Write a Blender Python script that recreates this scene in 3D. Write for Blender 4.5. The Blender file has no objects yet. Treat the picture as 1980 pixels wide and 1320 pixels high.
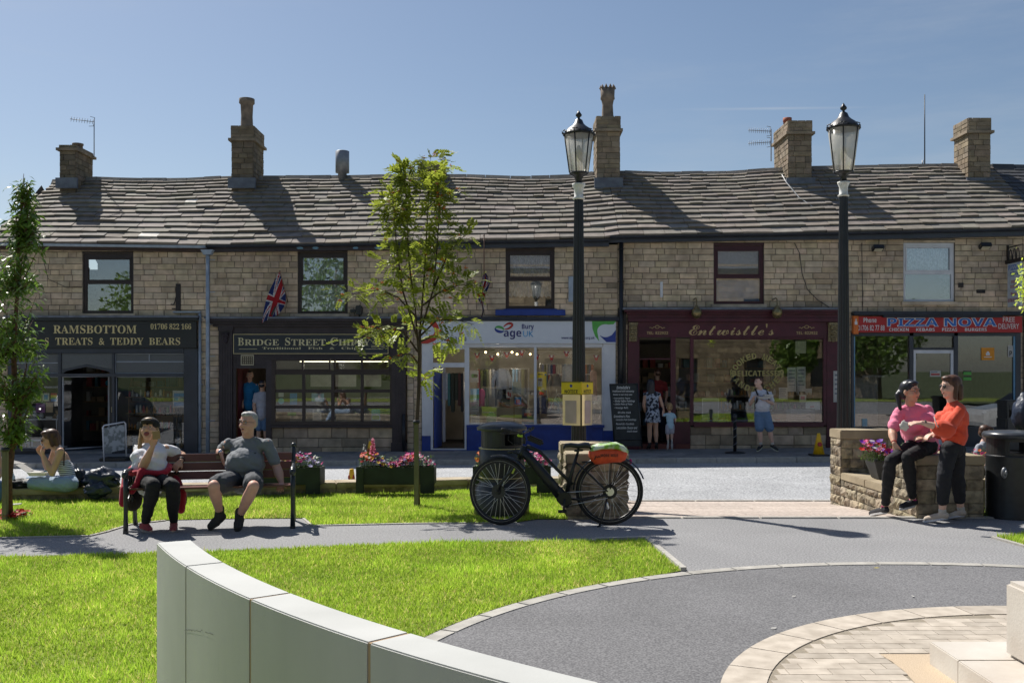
import bpy, bmesh, math, random
import numpy as np
from mathutils import Vector, Matrix, noise
from math import sin, cos, pi, radians, sqrt, atan2
rnd = random.Random(7)
SC = bpy.context.scene
COL = SC.collection
V = Vector
# ------------------------------------------------------------ camera
F, HZ, CZ = 1925.0, 715.0, 1.70           # focal in photo pixels, horizon row, eye height
cam = bpy.data.cameras.new('camera'); cam_o = bpy.data.objects.new('camera', cam); COL.objects.link(cam_o)
cam.sensor_width = 36; cam.lens = F / 1980 * 36; cam.shift_y = (HZ - 660) / 1980
cam.clip_start = 0.1; cam.clip_end = 6000
cam_o.location = (0, 0, CZ); cam_o.rotation_euler = (radians(90), 0, 0)
SC.camera = cam_o
# ------------------------------------------------------------ light
SUN_EL = radians(50.5)
SH = V((0.64, -0.77, 0)).normalized()      # direction in which shadows fall
sd = V((SH.x * cos(SUN_EL), SH.y * cos(SUN_EL), -sin(SUN_EL)))
sun = bpy.data.lights.new('sun', 'SUN'); sun.energy = 4.8; sun.angle = radians(0.55); sun.color = (1, 0.955, 0.88)
sun_o = bpy.data.objects.new('sun', sun); COL.objects.link(sun_o)
sun_o.rotation_euler = sd.to_track_quat('-Z', 'Y').to_euler()
w = bpy.data.worlds.new('World'); SC.world = w; w.use_nodes = True
nt = w.node_tree; bg = nt.nodes['Background']
sky = nt.nodes.new('ShaderNodeTexSky'); sky.sky_type = 'NISHITA'; sky.sun_disc = False
sky.sun_elevation = SUN_EL; sky.sun_rotation = atan2(-SH.x, -SH.y)
sky.altitude = 100; sky.air_density = 1.0; sky.dust_density = 0.9; sky.ozone_density = 1.6

def M2(op, a, b=None, c=None):
    m = nt.nodes.new('ShaderNodeMath'); m.operation = op
    for i, v in enumerate((a, b, c)):
        if v is None: continue
        if isinstance(v, (int, float)): m.inputs[i].default_value = v
        else: nt.links.new(v, m.inputs[i])
    return m.outputs[0]
# thin cirrus and one vapour trail, placed by direction in the sky
tcw = nt.nodes.new('ShaderNodeTexCoord'); sx = nt.nodes.new('ShaderNodeSeparateXYZ'); nt.links.new(tcw.outputs['Generated'], sx.inputs[0])
yy_ = M2('MAXIMUM', sx.outputs[1], .02); uu_ = M2('DIVIDE', sx.outputs[0], yy_); vv_ = M2('DIVIDE', sx.outputs[2], yy_)
mpw = nt.nodes.new('ShaderNodeMapping'); mpw.inputs['Scale'].default_value = (1.2, 1.2, 7); mpw.inputs['Rotation'].default_value = (0, .12, 0); nt.links.new(tcw.outputs['Generated'], mpw.inputs[0])
nzw = nt.nodes.new('ShaderNodeTexNoise'); nzw.inputs['Scale'].default_value = 2.2; nzw.inputs['Detail'].default_value = 7; nzw.inputs['Roughness'].default_value = .62; nt.links.new(mpw.outputs[0], nzw.inputs['Vector'])
mr = nt.nodes.new('ShaderNodeMapRange'); mr.interpolation_type = 'SMOOTHSTEP'; mr.inputs['From Min'].default_value = .46; mr.inputs['From Max'].default_value = .8; mr.inputs['To Max'].default_value = .22; nt.links.new(nzw.outputs[0], mr.inputs[0])
d_ = M2('ABSOLUTE', M2('SUBTRACT', vv_, M2('ADD', .2592, M2('MULTIPLY', uu_, .012)))); tr1 = M2('MAXIMUM', M2('SUBTRACT', 1, M2('DIVIDE', d_, .0019)), 0)
env_ = M2('MULTIPLY', M2('MAXIMUM', M2('SUBTRACT', 1, M2('DIVIDE', M2('ABSOLUTE', M2('SUBTRACT', uu_, .265)), .105)), 0), .34); trl = M2('MULTIPLY', tr1, env_)
mixw = nt.nodes.new('ShaderNodeMix'); mixw.data_type = 'RGBA'; nt.links.new(M2('ADD', mr.outputs[0], trl), mixw.inputs[0]); nt.links.new(sky.outputs[0], mixw.inputs[6]); mixw.inputs[7].default_value = (6.0, 6.5, 7.0, 1)
nt.links.new(mixw.outputs[2], bg.inputs[0]); bg.inputs[1].default_value = 0.066
SC.view_settings.view_transform = 'Standard'; SC.view_settings.look = 'None'
SC.view_settings.gamma = 1; SC.view_settings.exposure = 0.45
try:
    SC.cycles.max_bounces = 8; SC.cycles.transparent_max_bounces = 16; SC.cycles.use_denoising = True
    SC.cycles.sample_clamp_indirect = 6
except Exception: pass

# ------------------------------------------------------------ measuring
def P(x, y, Y):                             # photo pixel at distance Y -> metres
    return V(((x - 990) * Y / F, Y, CZ + (HZ - y) * Y / F))
def sm(a, b, x):
    t = min(1, max(0, (x - a) / (b - a))); return t * t * (3 - 2 * t)
def base_z(X): return -0.31 + 0.008 * X
def terr(X, Y):
    if Y <= 11.3: return 0.0
    k = -0.0324 + (-0.0757 + 0.0324) * sm(0.6, 1.7, X)
    if Y <= 15.3: return k * (Y - 11.3)
    z0 = k * 4.0 - 0.02
    if Y <= 22.4: return z0 + (base_z(X) - 0.12 - z0) * (Y - 15.3) / 7.1
    return base_z(X)
def G(x, y, dz=0.0):                        # photo pixel on the ground -> metres
    z = 0.0
    for _ in range(30):
        Y = (CZ - z - dz) * F / (y - HZ); z = z * .5 + .5 * terr((x - 990) * Y / F, Y)
    return V(((x - 990) * Y / F, Y, z + dz))
D, S = 25.0, 77.0
def fx(x): return (x - 990) / S
def fz(y): return CZ + (HZ - y) / S

# ------------------------------------------------------------ materials
MATS = {}
def mat(name, c1, c2=None, scale=6.0, rough=0.7, bump=0.0, bscale=40.0, metal=0.0, spec=0.4, tone=False,
        trans=0.0, detail=6, coat=0.0, sheen=0.0, emit=None, estr=0.0, stretch=None, alpha=None, bdist=0.01, contrast=0.35, c3=None, big=None):
    m = bpy.data.materials.new(name); m.use_nodes = True; t = m.node_tree; n = t.nodes; L = t.links
    b = n['Principled BSDF']
    tc = n.new('ShaderNodeTexCoord'); src = tc.outputs['Object']
    if stretch:
        mp = n.new('ShaderNodeMapping'); mp.inputs['Scale'].default_value = stretch
        L.new(src, mp.inputs[0]); src = mp.outputs[0]
    nz = n.new('ShaderNodeTexNoise'); nz.inputs['Scale'].default_value = scale; nz.inputs['Detail'].default_value = detail
    L.new(src, nz.inputs['Vector'])
    if c2 is None: c2 = tuple(x * 0.8 for x in c1)
    cr = n.new('ShaderNodeValToRGB'); e = cr.color_ramp.elements
    e[0].position = 0.5 - contrast / 2; e[1].position = 0.5 + contrast / 2
    e[0].color = (*c2, 1); e[1].color = (*c1, 1)
    L.new(nz.outputs['Fac'], cr.inputs[0]); out = cr.outputs[0]
    if big:                                 # broad wear and staining
        nb = n.new('ShaderNodeTexNoise'); nb.inputs['Scale'].default_value = big[0]; nb.inputs['Detail'].default_value = 4; nb.inputs['Distortion'].default_value = .6; L.new(tc.outputs['Object'], nb.inputs['Vector'])
        mr_ = n.new('ShaderNodeMapRange'); mr_.inputs['From Min'].default_value = .3; mr_.inputs['From Max'].default_value = .7; mr_.inputs['To Min'].default_value = 1 - big[1]; mr_.inputs['To Max'].default_value = 1 + big[1]; L.new(nb.outputs[0], mr_.inputs[0])
        mb_ = n.new('ShaderNodeMix'); mb_.data_type = 'RGBA'; mb_.blend_type = 'MULTIPLY'; mb_.inputs[0].default_value = 1; L.new(out, mb_.inputs[6]); L.new(mr_.outputs[0], mb_.inputs[7]); out = mb_.outputs[2]
    if tone:                                # per-piece tone stored on the mesh
        at = n.new('ShaderNodeAttribute'); at.attribute_name = 'tone'
        mx = n.new('ShaderNodeMix'); mx.data_type = 'RGBA'; mx.blend_type = 'MULTIPLY'; mx.inputs[0].default_value = 1
        L.new(out, mx.inputs[6]); L.new(at.outputs['Color'], mx.inputs[7]); out = mx.outputs[2]
    L.new(out, b.inputs['Base Color'])
    b.inputs['Roughness'].default_value = rough; b.inputs['Metallic'].default_value = metal
    b.inputs['Specular IOR Level'].default_value = spec
    if coat: b.inputs['Coat Weight'].default_value = coat; b.inputs['Coat Roughness'].default_value = 0.08
    if sheen: b.inputs['Sheen Weight'].default_value = sheen
    if emit: b.inputs['Emission Color'].default_value = (*emit, 1); b.inputs['Emission Strength'].default_value = estr
    if bump:
        n2 = n.new('ShaderNodeTexNoise'); n2.inputs['Scale'].default_value = bscale; n2.inputs['Detail'].default_value = 5
        L.new(src, n2.inputs['Vector'])
        bp = n.new('ShaderNodeBump'); bp.inputs['Strength'].default_value = bump; bp.inputs['Distance'].default_value = bdist
        L.new(n2.outputs['Fac'], bp.inputs['Height']); L.new(bp.outputs[0], b.inputs['Normal'])
    if trans:                               # light through leaves and thin cloth
        tr = n.new('ShaderNodeBsdfTranslucent'); ms = n.new('ShaderNodeMixShader'); ms.inputs[0].default_value = trans
        L.new(out, tr.inputs['Color']); L.new(b.outputs[0], ms.inputs[1]); L.new(tr.outputs[0], ms.inputs[2])
        L.new(ms.outputs[0], n['Material Output'].inputs[0])
    MATS[name] = m
    return m
def glass_mat(name, tint=(0.75, 0.8, 0.8), refl=0.22, rough=0.0, dirt=0.0):
    m = bpy.data.materials.new(name); m.use_nodes = True; t = m.node_tree; n = t.nodes; L = t.links
    n.remove(n['Principled BSDF'])
    g = n.new('ShaderNodeBsdfGlossy'); g.inputs['Roughness'].default_value = rough; g.inputs['Color'].default_value = (.95, .97, 1, 1)
    tr = n.new('ShaderNodeBsdfTransparent'); tr.inputs['Color'].default_value = (*tint, 1)
    fr = n.new('ShaderNodeFresnel'); fr.inputs['IOR'].default_value = 1.5
    ma = n.new('ShaderNodeMath'); ma.operation = 'ADD'; ma.use_clamp = True; ma.inputs[1].default_value = refl
    L.new(fr.outputs[0], ma.inputs[0])
    nz = n.new('ShaderNodeTexNoise'); nz.inputs['Scale'].default_value = 1.3
    bp = n.new('ShaderNodeBump'); bp.inputs['Strength'].default_value = 0.02; bp.inputs['Distance'].default_value = 0.05
    L.new(nz.outputs[0], bp.inputs['Height']); L.new(bp.outputs[0], g.inputs['Normal'])
    ms = n.new('ShaderNodeMixShader'); L.new(ma.outputs[0], ms.inputs[0]); L.new(tr.outputs[0], ms.inputs[1]); L.new(g.outputs[0], ms.inputs[2])
    o = ms.outputs[0]
    if dirt:
        df = n.new('ShaderNodeBsdfDiffuse'); df.inputs['Color'].default_value = (.6, .6, .58, 1)
        m2 = n.new('ShaderNodeMixShader'); m2.inputs[0].default_value = dirt
        L.new(o, m2.inputs[1]); L.new(df.outputs[0], m2.inputs[2]); o = m2.outputs[0]
    L.new(o, n['Material Output'].inputs[0]); MATS[name] = m
    return m

# ------------------------------------------------------------ mesh builder
WM = {}                                     # object -> its place in the world
class MB:
    def __init__(s): s.v = []; s.f = []; s.mi = []; s.sm = []; s.t = []; s.xf = None
    def face(s, pts, mi=0, smooth=False, tone=1.0):
        k = len(s.v); s.addv(pts); s.f.append(tuple(range(k, k + len(pts)))); s.mi.append(mi); s.sm.append(smooth); s.t.append(tone)
    def addv(s, pts):
        s.v.extend([tuple(s.xf @ V(p)) for p in pts] if s.xf else [tuple(p) for p in pts])
    def addf(s, fs, mi=0, smooth=False, tone=1.0, k=0):
        for f in fs: s.f.append(tuple(i + k for i in f)); s.mi.append(mi); s.sm.append(smooth); s.t.append(tone)
    def hexa(s, p, mi=0, tone=1.0, smooth=False):          # 8 corners, bottom 4 then top 4
        k = len(s.v); s.addv(p)
        s.addf([(0, 3, 2, 1), (4, 5, 6, 7), (0, 1, 5, 4), (1, 2, 6, 5), (2, 3, 7, 6), (3, 0, 4, 7)], mi, smooth, tone, k)
    def box(s, x0, x1, y0, y1, z0, z1, mi=0, tone=1.0):
        s.hexa([(x0, y0, z0), (x1, y0, z0), (x1, y1, z0), (x0, y1, z0), (x0, y0, z1), (x1, y0, z1), (x1, y1, z1), (x0, y1, z1)], mi, tone)
    def obox(s, c, u, v, w_, a, b, h, mi=0, tone=1.0):     # oriented box from centre, axes and half sizes
        c = V(c); u = V(u).normalized() * a; v = V(v).normalized() * b; w_ = V(w_).normalized() * h
        s.hexa([c - u - v - w_, c + u - v - w_, c + u + v - w_, c - u + v - w_, c - u - v + w_, c + u - v + w_, c + u + v + w_, c - u + v + w_], mi, tone)
    def tube(s, pts, r, n=8, mi=0, tone=1.0, cap=True, smooth=True, flat=None):
        pts = [V(p) for p in pts]; R = r if isinstance(r, (list, tuple)) else [r] * len(pts)
        k0 = len(s.v); prev = None
        for i, p in enumerate(pts):
            d = (pts[min(i + 1, len(pts) - 1)] - pts[max(i - 1, 0)]).normalized()
            a = prev - d * prev.dot(d) if prev is not None else d.orthogonal()
            if a.length < 1e-5: a = d.orthogonal()
            a.normalize(); b = d.cross(a); prev = a
            s.addv([p + (a * cos(2 * pi * j / n) + b * sin(2 * pi * j / n)) * R[i] for j in range(n)])
        fs = []
        for i in range(len(pts) - 1):
            for j in range(n):
                a0 = i * n + j; a1 = i * n + (j + 1) % n
                fs.append((a0, a1, a1 + n, a0 + n))
        s.addf(fs, mi, smooth, tone, k0)
        if cap:
            s.addf([tuple(range(n - 1, -1, -1)), tuple((len(pts) - 1) * n + j for j in range(n))], mi, False, tone, k0)
    def lathe(s, prof, c=(0, 0, 0), n=24, mi=0, tone=1.0, smooth=True, axis=None, a0=0.0):
        c = V(c); k0 = len(s.v); M = V((0, 0, 1)).rotation_difference(V(axis)).to_matrix() if axis is not None else None
        for (r, z) in prof:
            q = [V((r * cos(a0 + 2 * pi * j / n), r * sin(a0 + 2 * pi * j / n), z)) for j in range(n)]
            s.addv([c + (M @ p if M else p) for p in q])
        fs = []
        for i in range(len(prof) - 1):
            for j in range(n):
                b0 = i * n + j; b1 = i * n + (j + 1) % n; fs.append((b0, b1, b1 + n, b0 + n))
        s.addf(fs, mi, smooth, tone, k0)
        s.addf([tuple(range(n - 1, -1, -1)), tuple((len(prof) - 1) * n + j for j in range(n))], mi, False, tone, k0)
    def ell(s, c, r, rot=None, n=12, m=8, mi=0, tone=1.0):
        c = V(c); k0 = len(s.v); pts = []
        for i in range(1, m):
            th = pi * i / m
            for j in range(n):
                p = V((r[0] * sin(th) * cos(2 * pi * j / n), r[1] * sin(th) * sin(2 * pi * j / n), r[2] * cos(th)))
                pts.append(c + (rot @ p if rot else p))
        for z in (r[2], -r[2]):
            p = V((0, 0, z)); pts.append(c + (rot @ p if rot else p))
        s.addv(pts); fs = []
        for i in range(m - 2):
            for j in range(n):
                b0 = i * n + j; b1 = i * n + (j + 1) % n; fs.append((b0, b0 + n, b1 + n, b1))
        T = (m - 1) * n
        for j in range(n):
            fs.append((j, (j + 1) % n, T)); fs.append(((m - 2) * n + (j + 1) % n, (m - 2) * n + j, T + 1))
        s.addf(fs, mi, True, tone, k0)
    def cap(s, p0, p1, r0, r1, n=12, mi=0):                # tapered capsule
        p0 = V(p0); p1 = V(p1); d = p1 - p0; L = d.length
        if L < 1e-6: s.ell(p0, (r0, r0, r0), n=n, m=8, mi=mi); return
        prof = []
        for i in range(0, 5): a = -pi / 2 + pi / 2 * i / 4; prof.append((max(1e-4, r0 * cos(a)), r0 * sin(a)))
        for i in range(0, 5): a = pi / 2 * i / 4; prof.append((max(1e-4, r1 * cos(a)), L + r1 * sin(a)))
        s.lathe(prof, p0, n=n, mi=mi, axis=d.normalized())
    def prism(s, poly, y0, y1, mi=0, tone=1.0, axis='y'):  # polygon in XZ pushed along Y (or XY along Z)
        n = len(poly); k = len(s.v)
        if axis == 'y': s.addv([(a, y0, b) for a, b in poly] + [(a, y1, b) for a, b in poly])
        else: s.addv([(a, b, y0) for a, b in poly] + [(a, b, y1) for a, b in poly])
        s.addf([tuple(range(n)), tuple(range(2 * n - 1, n - 1, -1))] + [(i, (i + 1) % n + 0, (i + 1) % n + n, i + n) for i in range(n)], mi, False, tone, k)
    def merge(s, o):
        k = len(s.v); s.v += o.v; s.f += [tuple(i + k for i in f) for f in o.f]; s.mi += o.mi; s.sm += o.sm; s.t += o.t
    def mesh(s, name, off=None):
        me = bpy.data.meshes.new(name); v = np.array(s.v, dtype=np.float64).reshape(-1, 3)
        if off is not None: v = v @ np.array(off.to_3x3()).T + np.array(off.translation)
        me.from_pydata(v.tolist(), [], s.f)
        me.polygons.foreach_set('material_index', s.mi); me.polygons.foreach_set('use_smooth', s.sm)
        if True:
            at = me.attributes.new('tone', 'FLOAT_COLOR', 'CORNER'); arr = []
            for f, t in zip(s.f, s.t):
                c = (t, t, t, 1.0) if not isinstance(t, tuple) else (*t, 1.0)
                arr.extend(c * len(f))
            at.data.foreach_set('color', arr)
        me.update(); return me
    def build(s, name, mats, parent=None, label=None, bevel=0, fixn=True):
        off = WM[parent].inverted() if parent else None
        me = s.mesh(name, off)
        if fixn or bevel:
            bm = bmesh.new(); bm.from_mesh(me)
            if fixn: bmesh.ops.recalc_face_normals(bm, faces=bm.faces)
            if bevel: bmesh.ops.bevel(bm, geom=[e for e in bm.edges if len(e.link_faces) == 2 and e.calc_face_angle(0) > 0.5], offset=bevel, segments=2, affect='EDGES', clamp_overlap=True)
            bm.to_mesh(me); bm.free()
        for m_ in (mats if isinstance(mats, (list, tuple)) else [mats]): me.materials.append(m_)
        return link(name, me, parent, label)
def link(name, me, parent=None, label=None):
    o = bpy.data.objects.new(name, me); COL.objects.link(o)
    if parent: o.parent = parent; WM[o] = WM[parent]
    else: WM[o] = Matrix()
    if label: o['label'] = label
    return o
def tag(o, label=None, cat=None, group=None, kind=None):
    if label: o['label'] = label
    if cat: o['category'] = cat
    if group: o['group'] = group
    if kind: o['kind'] = kind
    return o
def thing(name, label, cat, loc=(0, 0, 0), rz=0.0, group=None):
    o = bpy.data.objects.new(name, None); COL.objects.link(o); o.location = loc; o.rotation_euler = (0, 0, rz)
    o.empty_display_size = 0.1
    WM[o] = Matrix.Translation(V(loc)) @ Matrix.Rotation(rz, 4, 'Z')
    return tag(o, label, cat, group)
def copy_tree(o, parent=None, loc=None, rz=None, label=None):
    c = o.copy(); COL.objects.link(c)
    if parent: c.parent = parent
    for ch in [k for k in COL.objects if k.parent == o]: copy_tree(ch, c)
    if loc is not None: c.location = loc
    if rz is not None: c.rotation_euler = (0, 0, rz)
    if label: c['label'] = label
    return c
def one(mb, name, mats, label, cat, group=None, origin=None, **k):     # a thing that is one mesh
    o = mb.build(name, mats, None, **k)
    c = V(origin) if origin is not None else sum((V(v) for v in mb.v), V()) / len(mb.v)
    if origin is None: c.z = min(v[2] for v in mb.v)
    o.data.transform(Matrix.Translation(-c)); o.location = c; WM[o] = Matrix.Translation(c)
    return tag(o, label, cat, group)

# ------------------------------------------------------------ lettering
def uni(s, style):
    base = {'serif': (0x1D400, 0x1D41A, 0x1D7CE), 'script': (0x1D4D0, 0x1D4EA, 0x1D7CE), 'sans': (0x1D5D4, 0x1D5EE, 0x1D7EC), 'ital': (0x1D63C, 0x1D656, 0x1D7EC)}.get(style)
    if not base: return s
    o = ''
    for ch in s:
        if 'A' <= ch <= 'Z': o += chr(base[0] + ord(ch) - 65)
        elif 'a' <= ch <= 'z': o += chr(base[1] + ord(ch) - 97)
        elif '0' <= ch <= '9': o += chr(base[2] + ord(ch) - 48)
        else: o += ch
    return o
def text_mb(s, x0, x1, z0, z1, y, style='', depth=0.004, mb=None, mi=0, xf=None, off=0.0):
    """text filling the box x0..x1, z0..z1 on a plane facing -Y at y; xf maps that to elsewhere"""
    c = bpy.data.curves.new('t', 'FONT'); c.body = uni(s, style); c.resolution_u = 2; c.extrude = 0.0; c.offset = off
    o = bpy.data.objects.new('t', c); COL.objects.link(o)
    me = bpy.data.meshes.new_from_object(o.evaluated_get(bpy.context.evaluated_depsgraph_get()))
    bpy.data.objects.remove(o); bpy.data.curves.remove(c)
    mb = mb or MB(); n = len(me.vertices)
    if not n: return mb
    a = np.empty(n * 3); me.vertices.foreach_get('co', a); a = a.reshape(-1, 3)
    lo = a.min(0); hi = a.max(0); k = len(mb.v)
    X = x0 + (a[:, 0] - lo[0]) / max(1e-6, hi[0] - lo[0]) * (x1 - x0); Z = z0 + (a[:, 1] - lo[1]) / max(1e-6, hi[1] - lo[1]) * (z1 - z0)
    pts = [V((X[i], y - depth, Z[i])) for i in range(n)]
    if xf: pts = [xf @ p for p in pts]
    mb.addv(pts); mb.addf([tuple(p.vertices) for p in me.polygons], mi, False, 1.0, k)
    bpy.data.meshes.remove(me)
    return mb

# ------------------------------------------------------------ stonework
def cells(u0, u1, v0, v1, holes):
    us = sorted({u0, u1, *[min(max(h[i], u0), u1) for h in holes for i in (0, 1)]}); vs = sorted({v0, v1, *[min(max(h[i], v0), v1) for h in holes for i in (2, 3)]})
    for a, b in zip(us, us[1:]):
        for c, d in zip(vs, vs[1:]):
            mu = (a + b) / 2; mv = (c + d) / 2
            if b - a > 1e-4 and d - c > 1e-4 and not any(h[0] < mu < h[1] and h[2] < mv < h[3] for h in holes): yield a, b, c, d
def stones(mb, org, U, W, N, w_, h, holes=(), course=(.12, .16), length=(.22, .48), gap=.012, depth=.03, rock=0.0, mi=0, r=None, dark=None, tones=(.87, 1.09)):
    """courses of separate stones on the face org + u*U + v*W, standing out along N"""
    r = r or rnd; org = V(org); U = V(U); W = V(W); N = V(N); v = 0.0
    while v < h - .03:
        ch = min(r.uniform(*course), h - v)
        if h - v - ch < .05: ch = h - v
        iv = [(0.0, w_)]
        for (a, b, c, d) in holes:
            if c < v + ch - .02 and d > v + .02:
                iv = [q for p in iv for q in ((p[0], min(p[1], a)), (max(p[0], b), p[1])) if q[1] - q[0] > .03]
        for (a, b) in iv:
            u = a; first = True
            while u < b - .02:
                l = r.uniform(*length) * (r.uniform(.4, 1) if first else 1); first = False
                e = u + l
                if b - e < .12: e = b
                g = gap / 2; j = lambda s_: r.uniform(-s_, s_)
                x0, x1, y0, y1 = u + g + j(g * .5), e - g + j(g * .5), v + g + j(g * .5), v + ch - g + j(g * .5)
                dd = depth * r.uniform(.6, 1.1); t = r.uniform(*tones); t = (t * r.uniform(.97, 1.05), t, t * r.uniform(.9, 1.03))
                if r.random() < .05: t = tuple(q * .78 for q in t)
                if dark: q = dark((x0 + x1) / 2, (y0 + y1) / 2); t = tuple(z * q for z in t)
                pt = lambda a_, b_, n_: org + U * a_ + W * b_ + N * n_
                if rock:
                    nu = max(3, int((x1 - x0) / .045)); nv = max(3, int((y1 - y0) / .04)); k = len(mb.v); ps = []
                    for i in range(nu + 1):
                        for q in range(nv + 1):
                            ed = i in (0, nu) or q in (0, nv)
                            cu = x0 + (x1 - x0) * i / nu; cv = y0 + (y1 - y0) * q / nv
                            n_ = dd + rock * (r.uniform(.0, 1) ** 1.5)
                            if ed: ps.append(pt(cu + j(.005), cv + j(.005), dd * r.uniform(.5, .85)))
                            else: ps.append(pt(cu + j(.008), cv + j(.008), n_))
                    mb.addv(ps)
                    mb.addf([(i * (nv + 1) + q, (i + 1) * (nv + 1) + q, (i + 1) * (nv + 1) + q + 1, i * (nv + 1) + q + 1) for i in range(nu) for q in range(nv)], mi, False, t, k)
                    mb.hexa([pt(x0, y0, -.02), pt(x1, y0, -.02), pt(x1, y0, dd * .35), pt(x0, y0, dd * .35), pt(x0, y1, -.02), pt(x1, y1, -.02), pt(x1, y1, dd * .35), pt(x0, y1, dd * .35)], mi, t)
                else:
                    bi = min(.012, (x1 - x0) * .2, (y1 - y0) * .2); k = len(mb.v)
                    q = [pt(x0, y0, -.01), pt(x1, y0, -.01), pt(x1, y1, -.01), pt(x0, y1, -.01)]
                    q += [pt(x0, y0, dd * .6), pt(x1, y0, dd * .6), pt(x1, y1, dd * .6), pt(x0, y1, dd * .6)]
                    q += [pt(x0 + bi, y0 + bi, dd + j(.003)), pt(x1 - bi, y0 + bi, dd + j(.003)), pt(x1 - bi, y1 - bi, dd + j(.003)), pt(x0 + bi, y1 - bi, dd + j(.003))]
                    mb.addv(q)
                    fs = [(8, 9, 10, 11)]
                    for o_ in (0, 4):
                        for i in range(4): fs.append((o_ + i, o_ + (i + 1) % 4, o_ + (i + 1) % 4 + 4, o_ + i + 4))
                    mb.addf(fs, mi, False, t, k)
                u = e
        v += ch
# ------------------------------------------------------------ ground
M_asph = mat('asphalt', (.30, .298, .30), (.18, .179, .183), scale=55, rough=.9, bump=.7, bscale=60, bdist=.006, contrast=.22, big=(.55, .12), detail=3)
M_asph2 = mat('fine_asphalt', (.20, .198, .202), (.105, .104, .109), scale=75, rough=.9, bump=.7, bscale=80, bdist=.005, contrast=.22, big=(.6, .15), detail=3)
M_road = mat('road_chippings', (.45, .46, .475), (.22, .225, .235), scale=30, rough=.85, bump=1, bscale=24, bdist=.015, contrast=.2, big=(.8, .12), detail=4)
M_pave = mat('pavement_stone', (.27, .26, .25), (.19, .185, .18), scale=5, rough=.9, bump=.3, bscale=60, tone=True)
M_flag = mat('pink_flagstone', (.56, .48, .42), (.34, .285, .245), scale=22, rough=.9, bump=.3, bscale=90, tone=True)
M_paver = mat('buff_paver', (.52, .46, .385), (.38, .33, .27), scale=9, rough=.85, bump=.25, bscale=90, tone=True, bdist=.004)
M_kerb = mat('kerb_stone', (.45, .43, .39), (.33, .315, .285), scale=8, rough=.9, bump=.3, bscale=60, tone=True)
M_resin = mat('resin_gravel', (.62, .50, .36), (.38, .29, .20), scale=170, rough=.85, bump=.6, bscale=170, bdist=.004)
M_soil = mat('soil', (.07, .055, .035), (.03, .025, .015), scale=20, rough=1, bump=.5)
M_turf = mat('turf', (.30, .36, .06), (.13, .17, .03), scale=9, rough=1, bump=.6, bscale=120)
M_far = mat('far_ground', (.10, .12, .05), (.06, .08, .03), scale=.3, rough=1)

def sheet(poly, dz, m, name, xs=(), ys=(11.3, 15.3, 22.4), kind='structure', thick=0):
    bm = bmesh.new(); vs = [bm.verts.new((p[0], p[1], 0)) for p in poly]; bm.faces.new(vs)
    bmesh.ops.triangulate(bm, faces=bm.faces)
    for ax, vals in (((1, 0, 0), xs), ((0, 1, 0), ys)):
        for q in vals:
            bmesh.ops.bisect_plane(bm, geom=list(bm.verts) + list(bm.edges) + list(bm.faces), plane_co=V(ax) * q, plane_no=V(ax))
    for v in bm.verts: v.co.z = terr(v.co.x, v.co.y) + dz
    bmesh.ops.recalc_face_normals(bm, faces=bm.faces)
    for f in bm.faces:
        if f.normal.z < 0: f.normal_flip()
    me = bpy.data.meshes.new(name); bm.to_mesh(me); bm.free(); me.materials.append(m)
    o = link(name, me); o['kind'] = kind
    return o
XS = [.6, .75, .9, 1.05, 1.2, 1.35, 1.5, 1.7]
R4 = lambda a, b, c, d: [(a, c), (b, c), (b, d), (a, d)]
sheet(R4(-900, 900, -900, 900), -.32, M_far, 'ground', xs=[-20, 20] + XS, ys=(10, 11.3, 15.3, 22.4, 24))
sheet(R4(-22, 22, -12, 11.5), 0, M_asph, 'path')
sheet(R4(1.05, 22, 11.5, 15.34), -.006, M_flag, 'flag_bed', xs=XS)
sheet(R4(-60, 60, 15.28, 22.42), 0, M_road, 'road', xs=[-40, -20] + XS)
sheet(R4(-22, 1.05, 11.5, 15.3), -.02, M_soil, 'verge_soil', xs=XS)
# near flags, laid in staggered rows
mb = MB(); y = 11.5; k = 0
while y < 14.95:
    h = .58; x = 1.05 - rnd.uniform(0, .5)
    while x < 14:
        w_ = rnd.choice([.6, .75, .9]); a, b = max(x, 1.05) + .004, x + w_ - .004
        if b > a + .05:
            z = [terr(a, y), terr(b, y), terr(b, y + h), terr(a, y + h)]
            mb.hexa([(a, y + .004, z[0] - .03), (b, y + .004, z[1] - .03), (b, y + h - .004, z[2] - .03), (a, y + h - .004, z[3] - .03),
                     (a, y + .004, z[0] + .004), (b, y + .004, z[1] + .004), (b, y + h - .004, z[2] + .004), (a, y + h - .004, z[3] + .004)], 0, rnd.uniform(.9, 1.08))
        x += w_
    y += h
mb.build('paved_crossing', M_flag)['kind'] = 'structure'
def kerbline(x0, x1, y, dep, ztop, zbot, name, m=M_kerb, step=.9, zf=None):
    mb = MB(); x = x0
    while x < x1:
        e = min(x + step, x1); t = rnd.uniform(.85, 1.1)
        za, zb = zf(x), zf(e)
        mb.hexa([(x + .003, y, za + zbot), (e - .003, y, zb + zbot), (e - .003, y + dep, zb + zbot), (x + .003, y + dep, za + zbot),
                 (x + .003, y, za + ztop), (e - .003, y, zb + ztop), (e - .003, y + dep, zb + ztop), (x + .003, y + dep, za + ztop)], 0, t)
        x = e
    o = mb.build(name, m, bevel=.012); o['kind'] = 'structure'; return o
kerbline(-26, 26, 22.38, .14, .0, -.3, 'far_kerb', zf=base_z)
kerbline(1.9, 26, 15.18, .12, .012, -.3, 'near_kerb', zf=lambda x: terr(x, 15.25))
kerbline(1.05, 22, 11.42, .10, .012, -.2, 'path_edging', zf=lambda x: 0)
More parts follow.
